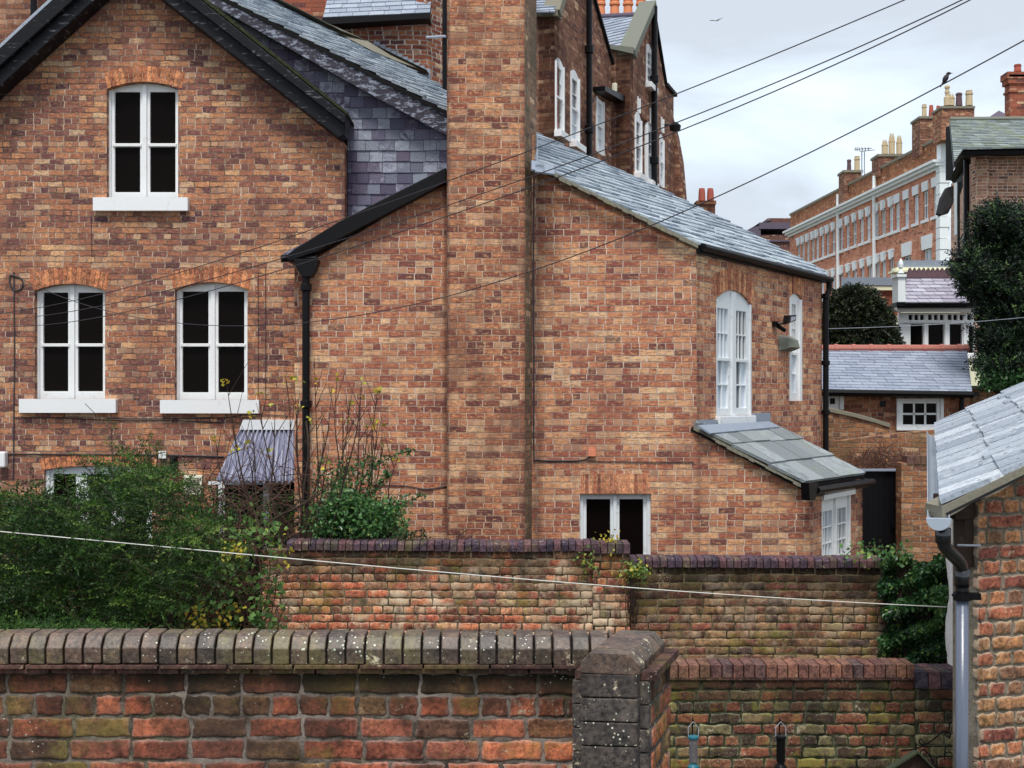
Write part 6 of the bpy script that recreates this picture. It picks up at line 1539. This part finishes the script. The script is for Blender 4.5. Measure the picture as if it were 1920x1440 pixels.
_, FWD, spD = wire('overhead_cable', 'lowest overhead cable, hooked to the house by the left window and carrying a bird', [(40, 523), (143, 567), (233, 590), (333, 604), (466, 613), (566, 605), (640, 597), (838, 553), (1000, 510), (1180, 440), (1340, 368), (1560, 266), (1775, 157), (1935, 66)], 16.4, 7.5, .0042, 'wire', deg=5, ext=(0, 1.2), group=gw)
wire('washing_line', 'thin white cord strung from the left across the garden to the whitewashed wall', [(-10, 996), (250, 1019), (500, 1044), (900, 1079), (1180, 1101), (1500, 1124), (1774, 1138)], 9.8, 10.4, .0042, 'cord', deg=3, ext=(2.5, 0), cat_='cord')
wire('thin_cable', 'thin cable crossing in front of the conservatory to the dark yew', [(1545, 615), (1660, 616), (1750, 608), (1850, 599), (1935, 595)], 19.5, 22, .0045, 'galv', deg=2, cat_='cable')
# birds
u_ = FWD.S(1773); zb_ = float(np.polyval(spD, u_)); bp = FWD.w(u_, zb_)
m = MB(); s_ = .05
def ell(m_, c, d, L_, r_, n=8, pw=1.0):
    d = Vector(d).normalized(); pts_ = [Vector(c) + d * (L_ * (t - .5)) for t in np.linspace(0, 1, 9)]
    tube(m_, pts_, [max(.001, r_ * (math.sin(math.pi * min(max(t, .03), .97)) ** .6)) for t in np.linspace(0, 1, 9)], n)
ell(m, bp + Vector((0, 0, s_ * .55)), (.5, 0, .85), s_ * 1.3, s_ * .33); ell(m, bp + Vector((.018, 0, s_ * 1.15)), (1, 0, .2), s_ * .6, s_ * .2)
tube(m, [bp + Vector((-.01, 0, .012)), bp + Vector((-.032, 0, -.026))], [.007, .003], 5); tube(m, [bp + Vector((.028, 0, s_ * 1.15)), bp + Vector((.044, 0, s_ * 1.2))], [.004, .001], 5)
for q in (-.006, .006): tube(m, [bp + Vector((q, 0, .02)), bp + Vector((q, 0, 0.004))], .002, 4)
tag(m.build('perched_bird', M['starling'], base=bp, smooth=True), 'small dark bird perched on the lowest cable above the chimney pots', 'bird')
m = MB(); gp = P(1343, 38, 88); s_ = .62
ell(m, gp, (.8, .3, .05), .42, .07)
def wing(sx, dz):
    a = gp + Vector((sx * .05, 0, .03)); b = gp + Vector((sx * .32, .05, dz * .6)); c = gp + Vector((sx * .55, -.05, dz))
    m.add([a + Vector((0, -.09, 0)), a + Vector((0, .09, 0)), b + Vector((0, .08, 0)), b + Vector((0, -.06, 0)), c], [(0, 1, 2, 3), (3, 2, 4)]); m.add([a + Vector((0, -.09, -.02)), a + Vector((0, .09, -.02)), b + Vector((0, .08, -.012)), b + Vector((0, -.06, -.012)), c], [(3, 2, 1, 0), (4, 2, 3)])
wing(1, .20); wing(-1, .0); 
tag(m.build('gull', M['gull'], base=gp), 'pale gull gliding high in the grey sky', 'bird')
# ================================================================== PLANTS
def stems(mb, base, tips, r0, r1, n=5, wob=.12, sag=0.0):
    for t in tips:
        b = Vector(base) + Vector((random.uniform(-.1, .1), random.uniform(-.1, .1), 0)); t = Vector(t); L_ = (t - b).length
        q = [b]
        for k in range(1, n): f = k / n; q.append(b.lerp(t, f) + Vector((random.uniform(-1, 1), random.uniform(-1, 1), random.uniform(-.5, .5))) * wob * L_ * .15 + Vector((0, 0, sag * L_ * math.sin(math.pi * f))))
        q.append(t); c = cat(q, 3); tube(mb, c, [r0 + (r1 - r0) * i / (len(c) - 1) for i in range(len(c))], 5, cap=False)
# --- big dark shrub at the left
sh = thing('dark_shrub', 'large feathery dark green evergreen shrub at the lower left', 'shrub', (-3.4, 11.2, GZ))
topx = [-60, 0, 40, 80, 130, 175, 200, 212, 228, 260, 282, 300, 325, 350, 390, 430, 480, 520]
topy = [915, 920, 908, 945, 935, 910, 870, 860, 868, 875, 845, 868, 905, 945, 968, 980, 1010, 1080]
L = Leaves(); tw = MB(); ns = 0
while ns < 5400:
    x = random.uniform(-60, 500); D = random.uniform(9.9, 13.2)
    yt = np.interp(x, topx, topy); y = yt + (1235 - yt) * random.random() ** .85
    # hollows where the shade shows through
    h = math.sin(x * .021 + 1.3) * math.sin(y * .031 + x * .008) + .5 * math.sin(x * .05 + y * .043)
    if h > .75 and random.random() < .7: continue
    if x > 290 and y > 1085 and random.random() < .95: continue
    if x > 400 and random.random() < .85: continue
    if y < yt + 60 and random.random() < .35: continue
    hh_ = math.sin(x * .045 + .6) + math.sin(y * .06 + x * .02 + 1.0) + math.sin(x * .017 - y * .035)
    if hh_ > .7 and random.random() < .9: continue
    if y > 1150 and random.random() < .3: continue
    p = P(x, y, D); dx = random.gauss(0, 1); d = (dx * .9, random.gauss(-.5, .6), random.gauss(.30, .35))
    up = (y - yt) / (1235 - yt)
    clump = .5 + .5 * math.sin(x * .033 + 2) * math.cos(y * .027 + D)
    hue = min(1, max(0, .05 + .30 * clump + abs(random.gauss(0, .10)) + (random.uniform(.3, .6) if random.random() < .16 * (.4 + clump) else 0)))
    spray(L, tw if ns % 3 == 0 else None, p, d, random.uniform(.22, .48), 30, .032, hue, droop=.25, twig_r=.0025, spread=.9)
    ns += 1
# leading shoots standing above the mass
for (x0, y0, x1, y1, D) in [(205, 930, 208, 790, 12), (215, 920, 232, 838, 11.5), (285, 930, 277, 815, 12), (290, 900, 292, 830, 12), (130, 960, 118, 880, 11), (40, 950, 5, 925, 11), (170, 930, 178, 868, 11.6), (250, 930, 252, 872, 12), (310, 960, 330, 905, 12), (90, 960, 70, 905, 11), (0, 955, -5, 920, 11), (345, 985, 372, 925, 12), (150, 1000, 235, 850, 10.6)]:
    a, b = P(x0, y0, D), P(x1, y1, D); tube(tw, [a, a.lerp(b, .5) + Vector((.02, 0, 0)), b], [.008, .005, .002], 4)
    for k in range(26):
        f = k / 25; p = a.lerp(b, f); l_ = .20 * (1 - f) + .045
        spray(L, None, p, (random.choice((-1, 1)) * 1.0, random.gauss(0, .5), .45), l_, 13, .022, random.uniform(.3, .7), droop=.1, spread=.8)
stems(tw, (-3.4, 11.2, GZ), [P(random.uniform(-20, 430), random.uniform(930, 1120), random.uniform(10.5, 12.8)) for _ in range(34)], .022, .004)
L.build('foliage', M['leaf_dark'], sh); tw.build('stem', M['bark'], sh)
# low leafy clump in front of it, just over the wall
lo = thing('low_foliage', 'low fringe of dark leaves just above the foreground coping at the left', 'shrub', (-3.0, 9.0, GZ))
L = Leaves(); tw = MB()
for _ in range(420):
    x = random.uniform(-60, 215) if random.random() < .85 else random.uniform(215, 300)
    p = P(x, random.uniform(1165, 1215) + max(0, x - 150) * .08, random.uniform(8.6, 9.6)); spray(L, None, p, (random.gauss(0, 1), random.gauss(-.3, .5), random.gauss(.3, .3)), random.uniform(.1, .2), 16, .024, random.uniform(.2, .6))
stems(tw, (-3.0, 9.0, GZ), [P(random.uniform(0, 200), 1210, 9.1) for _ in range(12)], .012, .003)
L.build('foliage', M['leaf_dark'], lo); tw.build('stem', M['bark'], lo)

# --- bare stemmed shrub with a few yellow leaves
bs = thing('bare_stemmed_shrub', 'upright bare-twigged shrub with a few yellow-green leaves at its tips', 'shrub', P(560, 750, 12.9) + Vector((0, 0, GZ)))
tw = MB(); L = Leaves(); L2 = Leaves()
tips = [(424, 712), (485, 738), (537, 712), (552, 716), (560, 762), (590, 715), (632, 708), (622, 730), (655, 752), (678, 715), (676, 745), (708, 734), (708, 790), (610, 870), (440, 840), (462, 830), (470, 780), (516, 760), (500, 850), (405, 830), (580, 790), (645, 790), (690, 800), (720, 830), (745, 860)]
for i, (x, y) in enumerate(tips):
    bx = 500 + (x - 400) * .42 + random.uniform(-25, 25); D = 12.9 + random.uniform(-.5, .6)
    a = P(bx, 1080, D); b = P(x, y, D + random.uniform(-.4, .3)); mid = a.lerp(b, .45) + Vector((random.uniform(-.1, .1) + (b.x - a.x) * .22, 0, -.02)); m2_ = a.lerp(b, .75) + Vector(((b.x - a.x) * .12 + random.uniform(-.03, .03), 0, 0))
    c = cat([a, mid, m2_, b], 5); tube(tw, c, [.012 - .0095 * k / (len(c) - 1) for k in range(len(c))], 5, cap=False)
    for k in range(6):
        p = c[random.randrange(4, len(c) - 2)]; d = Vector((random.uniform(-.7, .7), random.uniform(-.3, .3), 1)).normalized(); tube(tw, [p, p + d * random.uniform(.12, .45)], [.0045, .0018], 4, cap=False)
    n_ = random.randint(3, 7); bb_ = np.array(b); L2.add(bb_ + rng.normal(size=(n_, 3)) * .025, rng.normal(size=(n_, 3)) * (1, 1, .6), rng.uniform(.035, .065, n_), rng.random(n_), aspect=.8)
for _ in range(46):   # tangle low down
    x = random.uniform(330, 640); y = random.uniform(930, 1080); D = random.uniform(12.0, 13.2); a = P(x, y, D)
    b = a + Vector((random.uniform(-.9, .9), random.uniform(-.3, .3), random.uniform(-.1, .6))); tube(tw, cat([a, a.lerp(b, .5) + Vector((0, 0, .12)), b], 4), .0045, 4, cap=False)
a = P(500, 970, 12.4); tube(tw, cat([P(470, 1085, 12.5), P(505, 985, 12.4), P(560, 950, 12.3), P(600, 925, 12.3), P(650, 880, 12.4)], 5), [.022, .021, .02, .019, .018, .017, .016, .015, .014, .013, .012, .011, .010, .009, .008, .007, .006, .005, .005, .004, .003], 6)
tube(tw, cat([P(560, 1080, 12.5), P(565, 960, 12.5), P(578, 850, 12.5), P(574, 790, 12.6)], 5), .010, 5)
L2.build('yellow_leaves', M['leaf_yellow'], bs); tw.build('stem', M['bark'], bs)

# --- leafy climber in the trough, on the wall head
cl = thing('leafy_climber', 'bright green leafy climber spilling over the garden wall with two long arching shoots', 'climber', P(660, 1010, 12.7))
L = Leaves(); tw = MB()
def shoots(lst, D, n=34, sz=.05, hue=.45, ln=.12):
    for pts in lst:
        c = cat([P(x, y, D + random.uniform(-.1, .1)) for x, y in pts], 8); tube(tw, c, .004, 4, cap=False)
        for k in range(n):
            p = c[min(len(c) - 1, int(len(c) * k / n))]; q = 5; L.add(np.array(p) + rng.normal(size=(q, 3)) * .018, rng.normal(size=(q, 3)) + (0, 0, .3), rng.uniform(.5, 1, q) * sz, np.clip(hue + rng.normal(size=q) * .15, 0, 1), aspect=.6)
shoots([[(640, 940), (690, 890), (730, 858), (772, 845)], [(640, 980), (700, 965), (750, 945), (797, 928)], [(620, 950), (640, 900), (660, 880), (700, 862)], [(660, 950), (690, 930), (720, 900), (726, 885)]], 12.5)
for _ in range(1050):
    x = random.gauss(668, 48); yl = 945 - max(0, 30 - abs(x - 640) * .8) * (1.6 if random.random() < .35 else .2)
    y = random.uniform(yl, 1002)
    if x < 585 or x > 762: continue
    p = np.array(P(x, y, random.uniform(12.3, 13.0))); q = 6
    L.add(p + rng.normal(size=(q, 3)) * .05, rng.normal(size=(q, 3)) + (0, -.4, -.1), rng.uniform(.03, .062, q), np.clip(.35 + .5 * random.random() + rng.normal(size=q) * .1, 0, 1), aspect=.7)
for _ in range(150):
    x = random.uniform(590, 700); p = np.array(P(x, random.uniform(862, 940), 12.7)); q = 5; L.add(p + rng.normal(size=(q, 3)) * .05, rng.normal(size=(q, 3)), rng.uniform(.02, .05, q), np.clip(.5 + rng.normal(size=q) * .2, 0, 1), aspect=.6)
stems(tw, P(640, 1020, 12.8), [P(random.uniform(600, 740), random.uniform(860, 960), 12.7) for _ in range(26)], .007, .002, wob=.3)
for _ in range(70):
    p = np.array(P(random.uniform(745, 800), random.uniform(1000, 1008), 12.3)); L.add(p + rng.normal(size=(4, 3)) * .02, rng.normal(size=(4, 3)) + (0, 0, .8), rng.uniform(.02, .04, 4), rng.random(4) * .5)
L.build('foliage', M['leaf_ivy'], cl); tw.build('stem', M['bark'], cl)

# --- bramble in front of the wall's left end
br = thing('bramble', 'straggling bramble with pale green and yellow leaves beside the end of the garden wall', 'bramble', P(450, 750, 11.6) + Vector((0, 0, GZ)))
L = Leaves(); L2 = Leaves(); tw = MB()
arcs = [[(480, 1200), (500, 1120), (505, 1050), (480, 990)], [(470, 1200), (450, 1110), (380, 1115), (310, 1150)], [(500, 1190), (515, 1120), (520, 1080), (535, 1060)], [(480, 1190), (490, 1080), (470, 1020), (420, 1010)], [(465, 1200), (455, 1140), (462, 1080), (440, 1040)],
        [(520, 1190), (522, 1150), (505, 1110), (520, 1075)], [(440, 1210), (430, 1170), (400, 1150), (340, 1172)], [(480, 1100), (430, 1085), (400, 1060), (420, 1000)], [(490, 1130), (440, 1070), (450, 960), (400, 930)], [(500, 1050), (460, 1000), (400, 990), (340, 1000)], [(495, 1010), (480, 960), (520, 930), (540, 900)]]
for a_ in arcs:
    D = random.uniform(11.2, 11.9); c = cat([P(x, y, D) for x, y in a_], 10); tube(tw, c, .0055, 5, cap=False)
    for k in range(8):
        p = random.choice(c[3:]); q = p + Vector((random.uniform(-.4, .4), random.uniform(-.2, .2), random.uniform(-.3, .3))); tube(tw, [p, p.lerp(q, .5) + Vector((0, 0, .05)), q], .003, 4, cap=False)
def lgroup(Lx, x, y, D, n, sz, hue, asp=.75):
    p = np.array(P(x, y, D)); Lx.add(p + rng.normal(size=(n, 3)) * .05, rng.normal(size=(n, 3)) + (0, -.3, -.2), rng.uniform(.6, 1.1, n) * sz, np.clip(hue + rng.normal(size=n) * .12, 0, 1), aspect=asp)
for _ in range(95):
    x, y = random.choice([(random.gauss(508, 14), random.uniform(1060, 1190)), (random.uniform(310, 500), random.uniform(1120, 1180)), (random.gauss(440, 30), random.uniform(985, 1110)), (random.uniform(380, 530), random.uniform(960, 1060))])
    lgroup(L, x, y, random.uniform(11.1, 11.7), 6, .075, random.uniform(.2, .6))
for _ in range(38):
    x, y = random.choice([(random.uniform(400, 440), random.uniform(1140, 1180)), (random.uniform(360, 380), random.uniform(1150, 1180)), (random.uniform(430, 450), 1030), (random.uniform(530, 550), random.uniform(1025, 1050))])
    lgroup(L2, x, y, random.uniform(11.0, 11.4), 4, .06, random.uniform(.3, .9))
L.build('foliage', M['leaf_bramble'], br); L2.build('yellow_leaves', M['leaf_yellow'], br); tw.build('stem', M['bark_red'], br)

# --- tangle filling between shrub and canopy
tg = thing('tangled_undergrowth', 'dense tangle of thin brown stems and small leaves below the door canopy', 'undergrowth', P(450, 750, 13.4) + Vector((0, 0, GZ)))
tw = MB(); L = Leaves()
for _ in range(330):
    x = random.uniform(310, 620); y = random.uniform(930 + max(0, 400 - x) * .2, 1190); D = random.uniform(12.6, 14.6); a = P(x, y, D)
    b = a + Vector((random.gauss(0, .4), random.uniform(-.3, .3), random.gauss(.1, .3))); tube(tw, cat([a, a.lerp(b, .5) + Vector((0, 0, .1)), b], 3), .004, 3, cap=False)
for _ in range(1100):
    x = random.uniform(300, 600); y = random.uniform(930, 1190); lgroup(L, x, y, random.uniform(12.8, 14.4), 8, .04, random.uniform(0, .55))
L.build('foliage', M['leaf_dark'], tg)
L = Leaves()  # added dark leaves standing in for the deep shade of the yard
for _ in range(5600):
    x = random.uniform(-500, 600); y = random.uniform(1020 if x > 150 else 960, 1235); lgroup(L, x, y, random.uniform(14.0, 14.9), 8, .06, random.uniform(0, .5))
L.build('shade_fill_foliage', M['leaf_shade'], tg); tw.build('stem', M['bark_red'], tg)

# --- ivy panel on the right end of the wall
iv = thing('ivy', 'glossy dark ivy covering the right end of the garden wall', 'ivy', FW.w(FW.S(1712), GZ, .1))
L = Leaves(); tw = MB(); n = 16000
xs = rng.uniform(1650, 1782, n); lefte = 1652 + 7 * np.sin(rng.uniform(0, 1, n) * 0 + np.linspace(0, 1, n))
ys = 1040 + rng.random(n) ** .95 * 212
edge = 1655 + 8 * np.sin(ys * .05) + 6 * np.sin(ys * .13); top = 1046 + 10 * np.sin(xs * .07) + 6 * np.sin(xs * .21)
k = (xs > edge) & (ys > top); xs, ys = xs[k], ys[k]; n = len(xs)
blg = .07 + .06 * np.sin(xs * .06 + 1) * np.sin(ys * .045) + .05 * np.sin(ys * .12 + xs * .05)
dd = rng.uniform(0, 1, n) ** .6 * blg + .01
D_ = 12.15 - dd * 1.6
pos = np.stack([(xs - 960) * D_ / FPX, D_, (HZ - ys) * D_ / FPX], 1)
hue = np.clip(.18 + .25 * np.sin(xs * .045 + ys * .02) * np.sin(ys * .05) + .22 + rng.normal(size=n) * .14, 0, 1); hue = np.where(rng.random(n) < .06, .95, hue)
L.add(pos, rng.normal(size=(n, 3)) * (.8, .3, .6) + (0, -.25, -.8), rng.uniform(.03, .058, n), hue, aspect=.75)
for _ in range(45):    # loose top shoots
    x = random.uniform(1585, 1700); lgroup(L, x, 1046 - random.random() * (26 if x < 1660 else 14) , 12.0, 5, .05, random.uniform(.5, .9))
for _ in range(60): lgroup(L, random.uniform(1742, 1778), random.uniform(1105, 1145), 11.8, 5, .05, random.uniform(.5, .9))
for kx in range(16):
    x = random.uniform(1660, 1775); tube(tw, cat([P(x + random.uniform(-20, 20), 1300, 12.12), P(x, 1180, 12.08), P(x + random.uniform(-15, 15), 1060, 12.05)], 4), .008, 5)
tube(tw, cat([P(1580, 1050, 12.0), P(1600, 1030, 12.0), P(1640, 1025, 12), P(1660, 1040, 12)], 5), .004, 4)
L.build('foliage', M['leaf_ivy'], iv); tw.build('stem', M['bark'], iv)
# weeds on the wall heads
def weed(name, label, spots, n, sz, mat, D, down=False):
    L_ = Leaves()
    for (x, y, w_, h_) in spots:
        for _ in range(n): lgroup(L_, x + random.uniform(-w_, w_), y + random.uniform(-h_, h_), D, 4, sz, random.uniform(.3, .9))
    return tag(L_.build(name, M[mat], base=P(spots[0][0], spots[0][1], D)), label, 'weed')
weed('wall_weed', 'bright green fern growing on the face of the lower garden wall next to the pier', [(1196, 1069, 17, 8)], 40, .045, 'leaf_bramble', 12.1)
weed('wall_weed', 'small leafy weeds in the joints left of the wall pier', [(1101, 1060, 7, 12)], 16, .04, 'leaf_bramble', 12.1)
weed('wall_weed', 'yellow-green tuft on top of the wall pier below the white window', [(1144, 1015, 12, 2)], 22, .035, 'leaf_yellow', 12.2)
m = MB(); tube(m, cat([P(1140, 1016, 12.2), P(1148, 1010, 12.2), P(1150, 1002, 12.2)], 4), .004, 4)
for _ in range(26):
    x = random.uniform(1174, 1192); y0 = random.uniform(1070, 1110); tube(m, cat([P(x, y0, 12.1), P(x + random.uniform(-6, 8), y0 + 30, 12.08), P(x + random.uniform(-5, 12), y0 + random.uniform(50, 85), 12.1)], 4), .003, 3, cap=False)
tag(m.build('dry_roots', M['bark'], base=P(1182, 1090, 12.1)), 'dry hanging roots and stems on the right side of the wall pier', 'roots')
m = MB()
for _ in range(5): 
    x = 972 + random.uniform(-4, 8); 0 and tube(m, cat([P(x, 1086, 12.12), P(x + random.uniform(-6, 6), 1098, 12.1), P(x + random.uniform(-4, 10), 1112, 12.12)], 4), .003, 3)
for a_ in ([(855, 1014), (862, 1004), (874, 994)], [(862, 1004), (856, 998)]): tube(m, [P(x, y, 12.2) for x, y in a_], .004, 4)
tag(m.build('dead_twig', M['bark'], base=P(865, 1010, 12.2)), 'small dead twig standing on the blue coping of the garden wall', 'twig')

# --- bare red-twigged bush by the yard wall
rb_ = thing('red_twigged_bush', 'bare reddish-brown twiggy bush above the black gate', 'bush', P(1650, 750, 19.3) + Vector((0, 0, GZ)))
tw = MB()
for _ in range(620):
    x = random.gauss(1655, 42); ytop = 832 + abs(x - 1650) * .28; y = random.uniform(ytop, 882)
    if x < 1560 or x > 1745: continue
    a = P(x, y + 12, 19.3 + random.uniform(-.5, .5)); d = Vector((random.gauss(0, 1), random.gauss(0, .5), random.gauss(.5, .6))).normalized() * random.uniform(.12, .3)
    tube(tw, [a, a + d * .5 + Vector((0, 0, .02)), a + d], [.0045, .004, .002], 3, cap=False)
stems(tw, P(1650, 1000, 19.3), [P(random.uniform(1580, 1730), random.uniform(840, 880), 19.3 + random.uniform(-.4, .4)) for _ in range(30)], .012, .003)
tw.build('stem', M['bark_red'], rb_)

# --- conical clipped conifer
cc = thing('clipped_conifer', 'dense dark rounded conifer behind the terracotta ridge', 'conifer', P(1608, 750, 27) + Vector((0, 0, GZ)))
L = Leaves()
cx = [1540, 1545, 1556, 1572, 1590, 1612, 1632, 1650, 1662, 1676]; cy = [640, 600, 566, 545, 540, 541, 548, 568, 592, 648]
n = 0
while n < 4200:
    x = random.uniform(1540, 1678); yt = np.interp(x, cx, cy)
    y = yt + (665 - yt) * random.random(); rr_ = abs(x - 1608) / 70
    D = 27 - 1.0 * math.sqrt(max(0, 1 - rr_ ** 2)) * random.uniform(.55, 1.05)
    clump = .5 + .5 * math.sin(y * .42 + x * .06) * math.sin(x * .23)
    spray(L, None, P(x, y, D), (random.gauss((x - 1608) / 70, .5), -.7, random.gauss(.25, .35)), random.uniform(.12, .24), 12, .07, np.clip(.15 + .5 * clump + random.gauss(0, .1) + (.4 if random.random() < .15 else 0), 0, 1), droop=.2); n += 1
L.build('foliage', M['leaf_clip'], cc)
m = MB(); tube(m, [P(1608, 750, 27) + Vector((0, 0, GZ)), P(1608, 560, 27)], [.12, .04], 8); m.build('trunk', M['bark'], cc)
# --- dark yew at right
yw = thing('dark_yew', 'big dark yew with uneven pointed crowns at the right edge', 'tree', P(1880, 750, 24) + Vector((0, 0, GZ)))
L = Leaves(); blobs = []
prof = [(1790, 520), (1800, 488), (1822, 462), (1834, 440), (1848, 405), (1868, 388), (1882, 405), (1888, 425), (1900, 404), (1912, 402), (1960, 395), (2010, 430)]
px_, py_ = [p[0] for p in prof], [p[1] for p in prof]
n = 0
lobes = [(1826, 512, 24, 34), (1856, 455, 28, 50), (1868, 420, 20, 34), (1905, 440, 26, 44), (1880, 530, 60, 70), (1930, 560, 60, 90), (1870, 590, 34, 50), (1844, 548, 28, 28), (1890, 640, 50, 50), (1940, 680, 50, 50), (1950, 470, 45, 60), (1872, 640, 18, 24), (1880, 690, 36, 24), (1905, 600, 40, 60)]
while n < 8000:
    lx, ly, lw2, lh2 = random.choice(lobes); a_ = random.uniform(0, 2 * math.pi); r_ = random.random() ** .45
    x = lx + lw2 * r_ * math.cos(a_); y = ly + lh2 * r_ * math.sin(a_)
    if x < 1990 and y < np.interp(x, px_, py_) + random.uniform(-6, 10): continue
    if x < 1846 and y > 560 and random.random() < .55: continue
    D = 24 - 1.1 * math.sqrt(max(0, 1 - r_ ** 2)) * random.uniform(.2, 1) - (lx % 7) * .08
    hue = np.clip(.25 + .2 * math.sin(x * .21 + y * .13) + random.gauss(0, .12) + (random.uniform(.3, .6) if random.random() < .2 else 0), 0, 1)
    spray(L, None, P(x, y, D), (random.gauss((x - lx) / lw2, .5), random.gauss(-.4, .4), random.gauss(.75, .4)), random.uniform(.18, .42), 15, .065, hue, droop=.12); n += 1
L.build('foliage', M['leaf_yew'], yw)
m = MB(); b_ = P(1880, 750, 24) + Vector((0, 0, GZ)); tube(m, [b_, P(1882, 700, 24), P(1880, 560, 24), P(1875, 440, 24)], [.16, .13, .09, .02], 8)
for q in range(14): tube(m, [P(1881, random.uniform(540, 700), 24), P(random.uniform(1830, 1950), random.uniform(480, 660), 23.8)], [.03, .006], 5)
m.build('trunk', M['bark'], yw)
# --- leafy shrub and pale blossom-like finials beneath the yew
ls = thing('garden_shrub', 'small mid-green shrub below the yew in front of the cream wall', 'shrub', P(1865, 750, 23) + Vector((0, 0, GZ)))
L = Leaves(); tw = MB()
for _ in range(420):
    x = random.uniform(1842, 1935); y = random.uniform(698 + abs(x - 1885) * .12, 728); lgroup(L, x, y, random.uniform(22.6, 23.3), 6, .07, random.uniform(.1, .6))
for _ in range(50): lgroup(L, random.uniform(1838, 1860), random.uniform(690, 722), 23, 4, .06, random.uniform(.3, .8))
stems(tw, P(1870, 760, 23), [P(random.uniform(1845, 1925), 705, 23) for _ in range(12)], .01, .003)
L.build('foliage', M['leaf_ivy'], ls); tw.build('stem', M['bark'], ls)
ur = thing('garden_urn', 'small white double-scrolled urn on the cream wall by the yew', 'urn', P(1852, 672, 26.5))
m = MB(); lathe(m, P(1852, 673, 26.5), [(.10, 0), (.05, .04), (.04, .08), (.12, .14), (.15, .2), (.11, .22)], 12); m.build('bowl', M['stucco'], ur)
m = MB()
for s_ in (-1, 1): tube(m, [P(1852 + s_ * 10 + 6 * math.cos(t), 656 + 6 * math.sin(t), 26.5) for t in np.linspace(0, 5.4, 12)], .03, 6)
m.build('scroll', M['stucco'], ur)
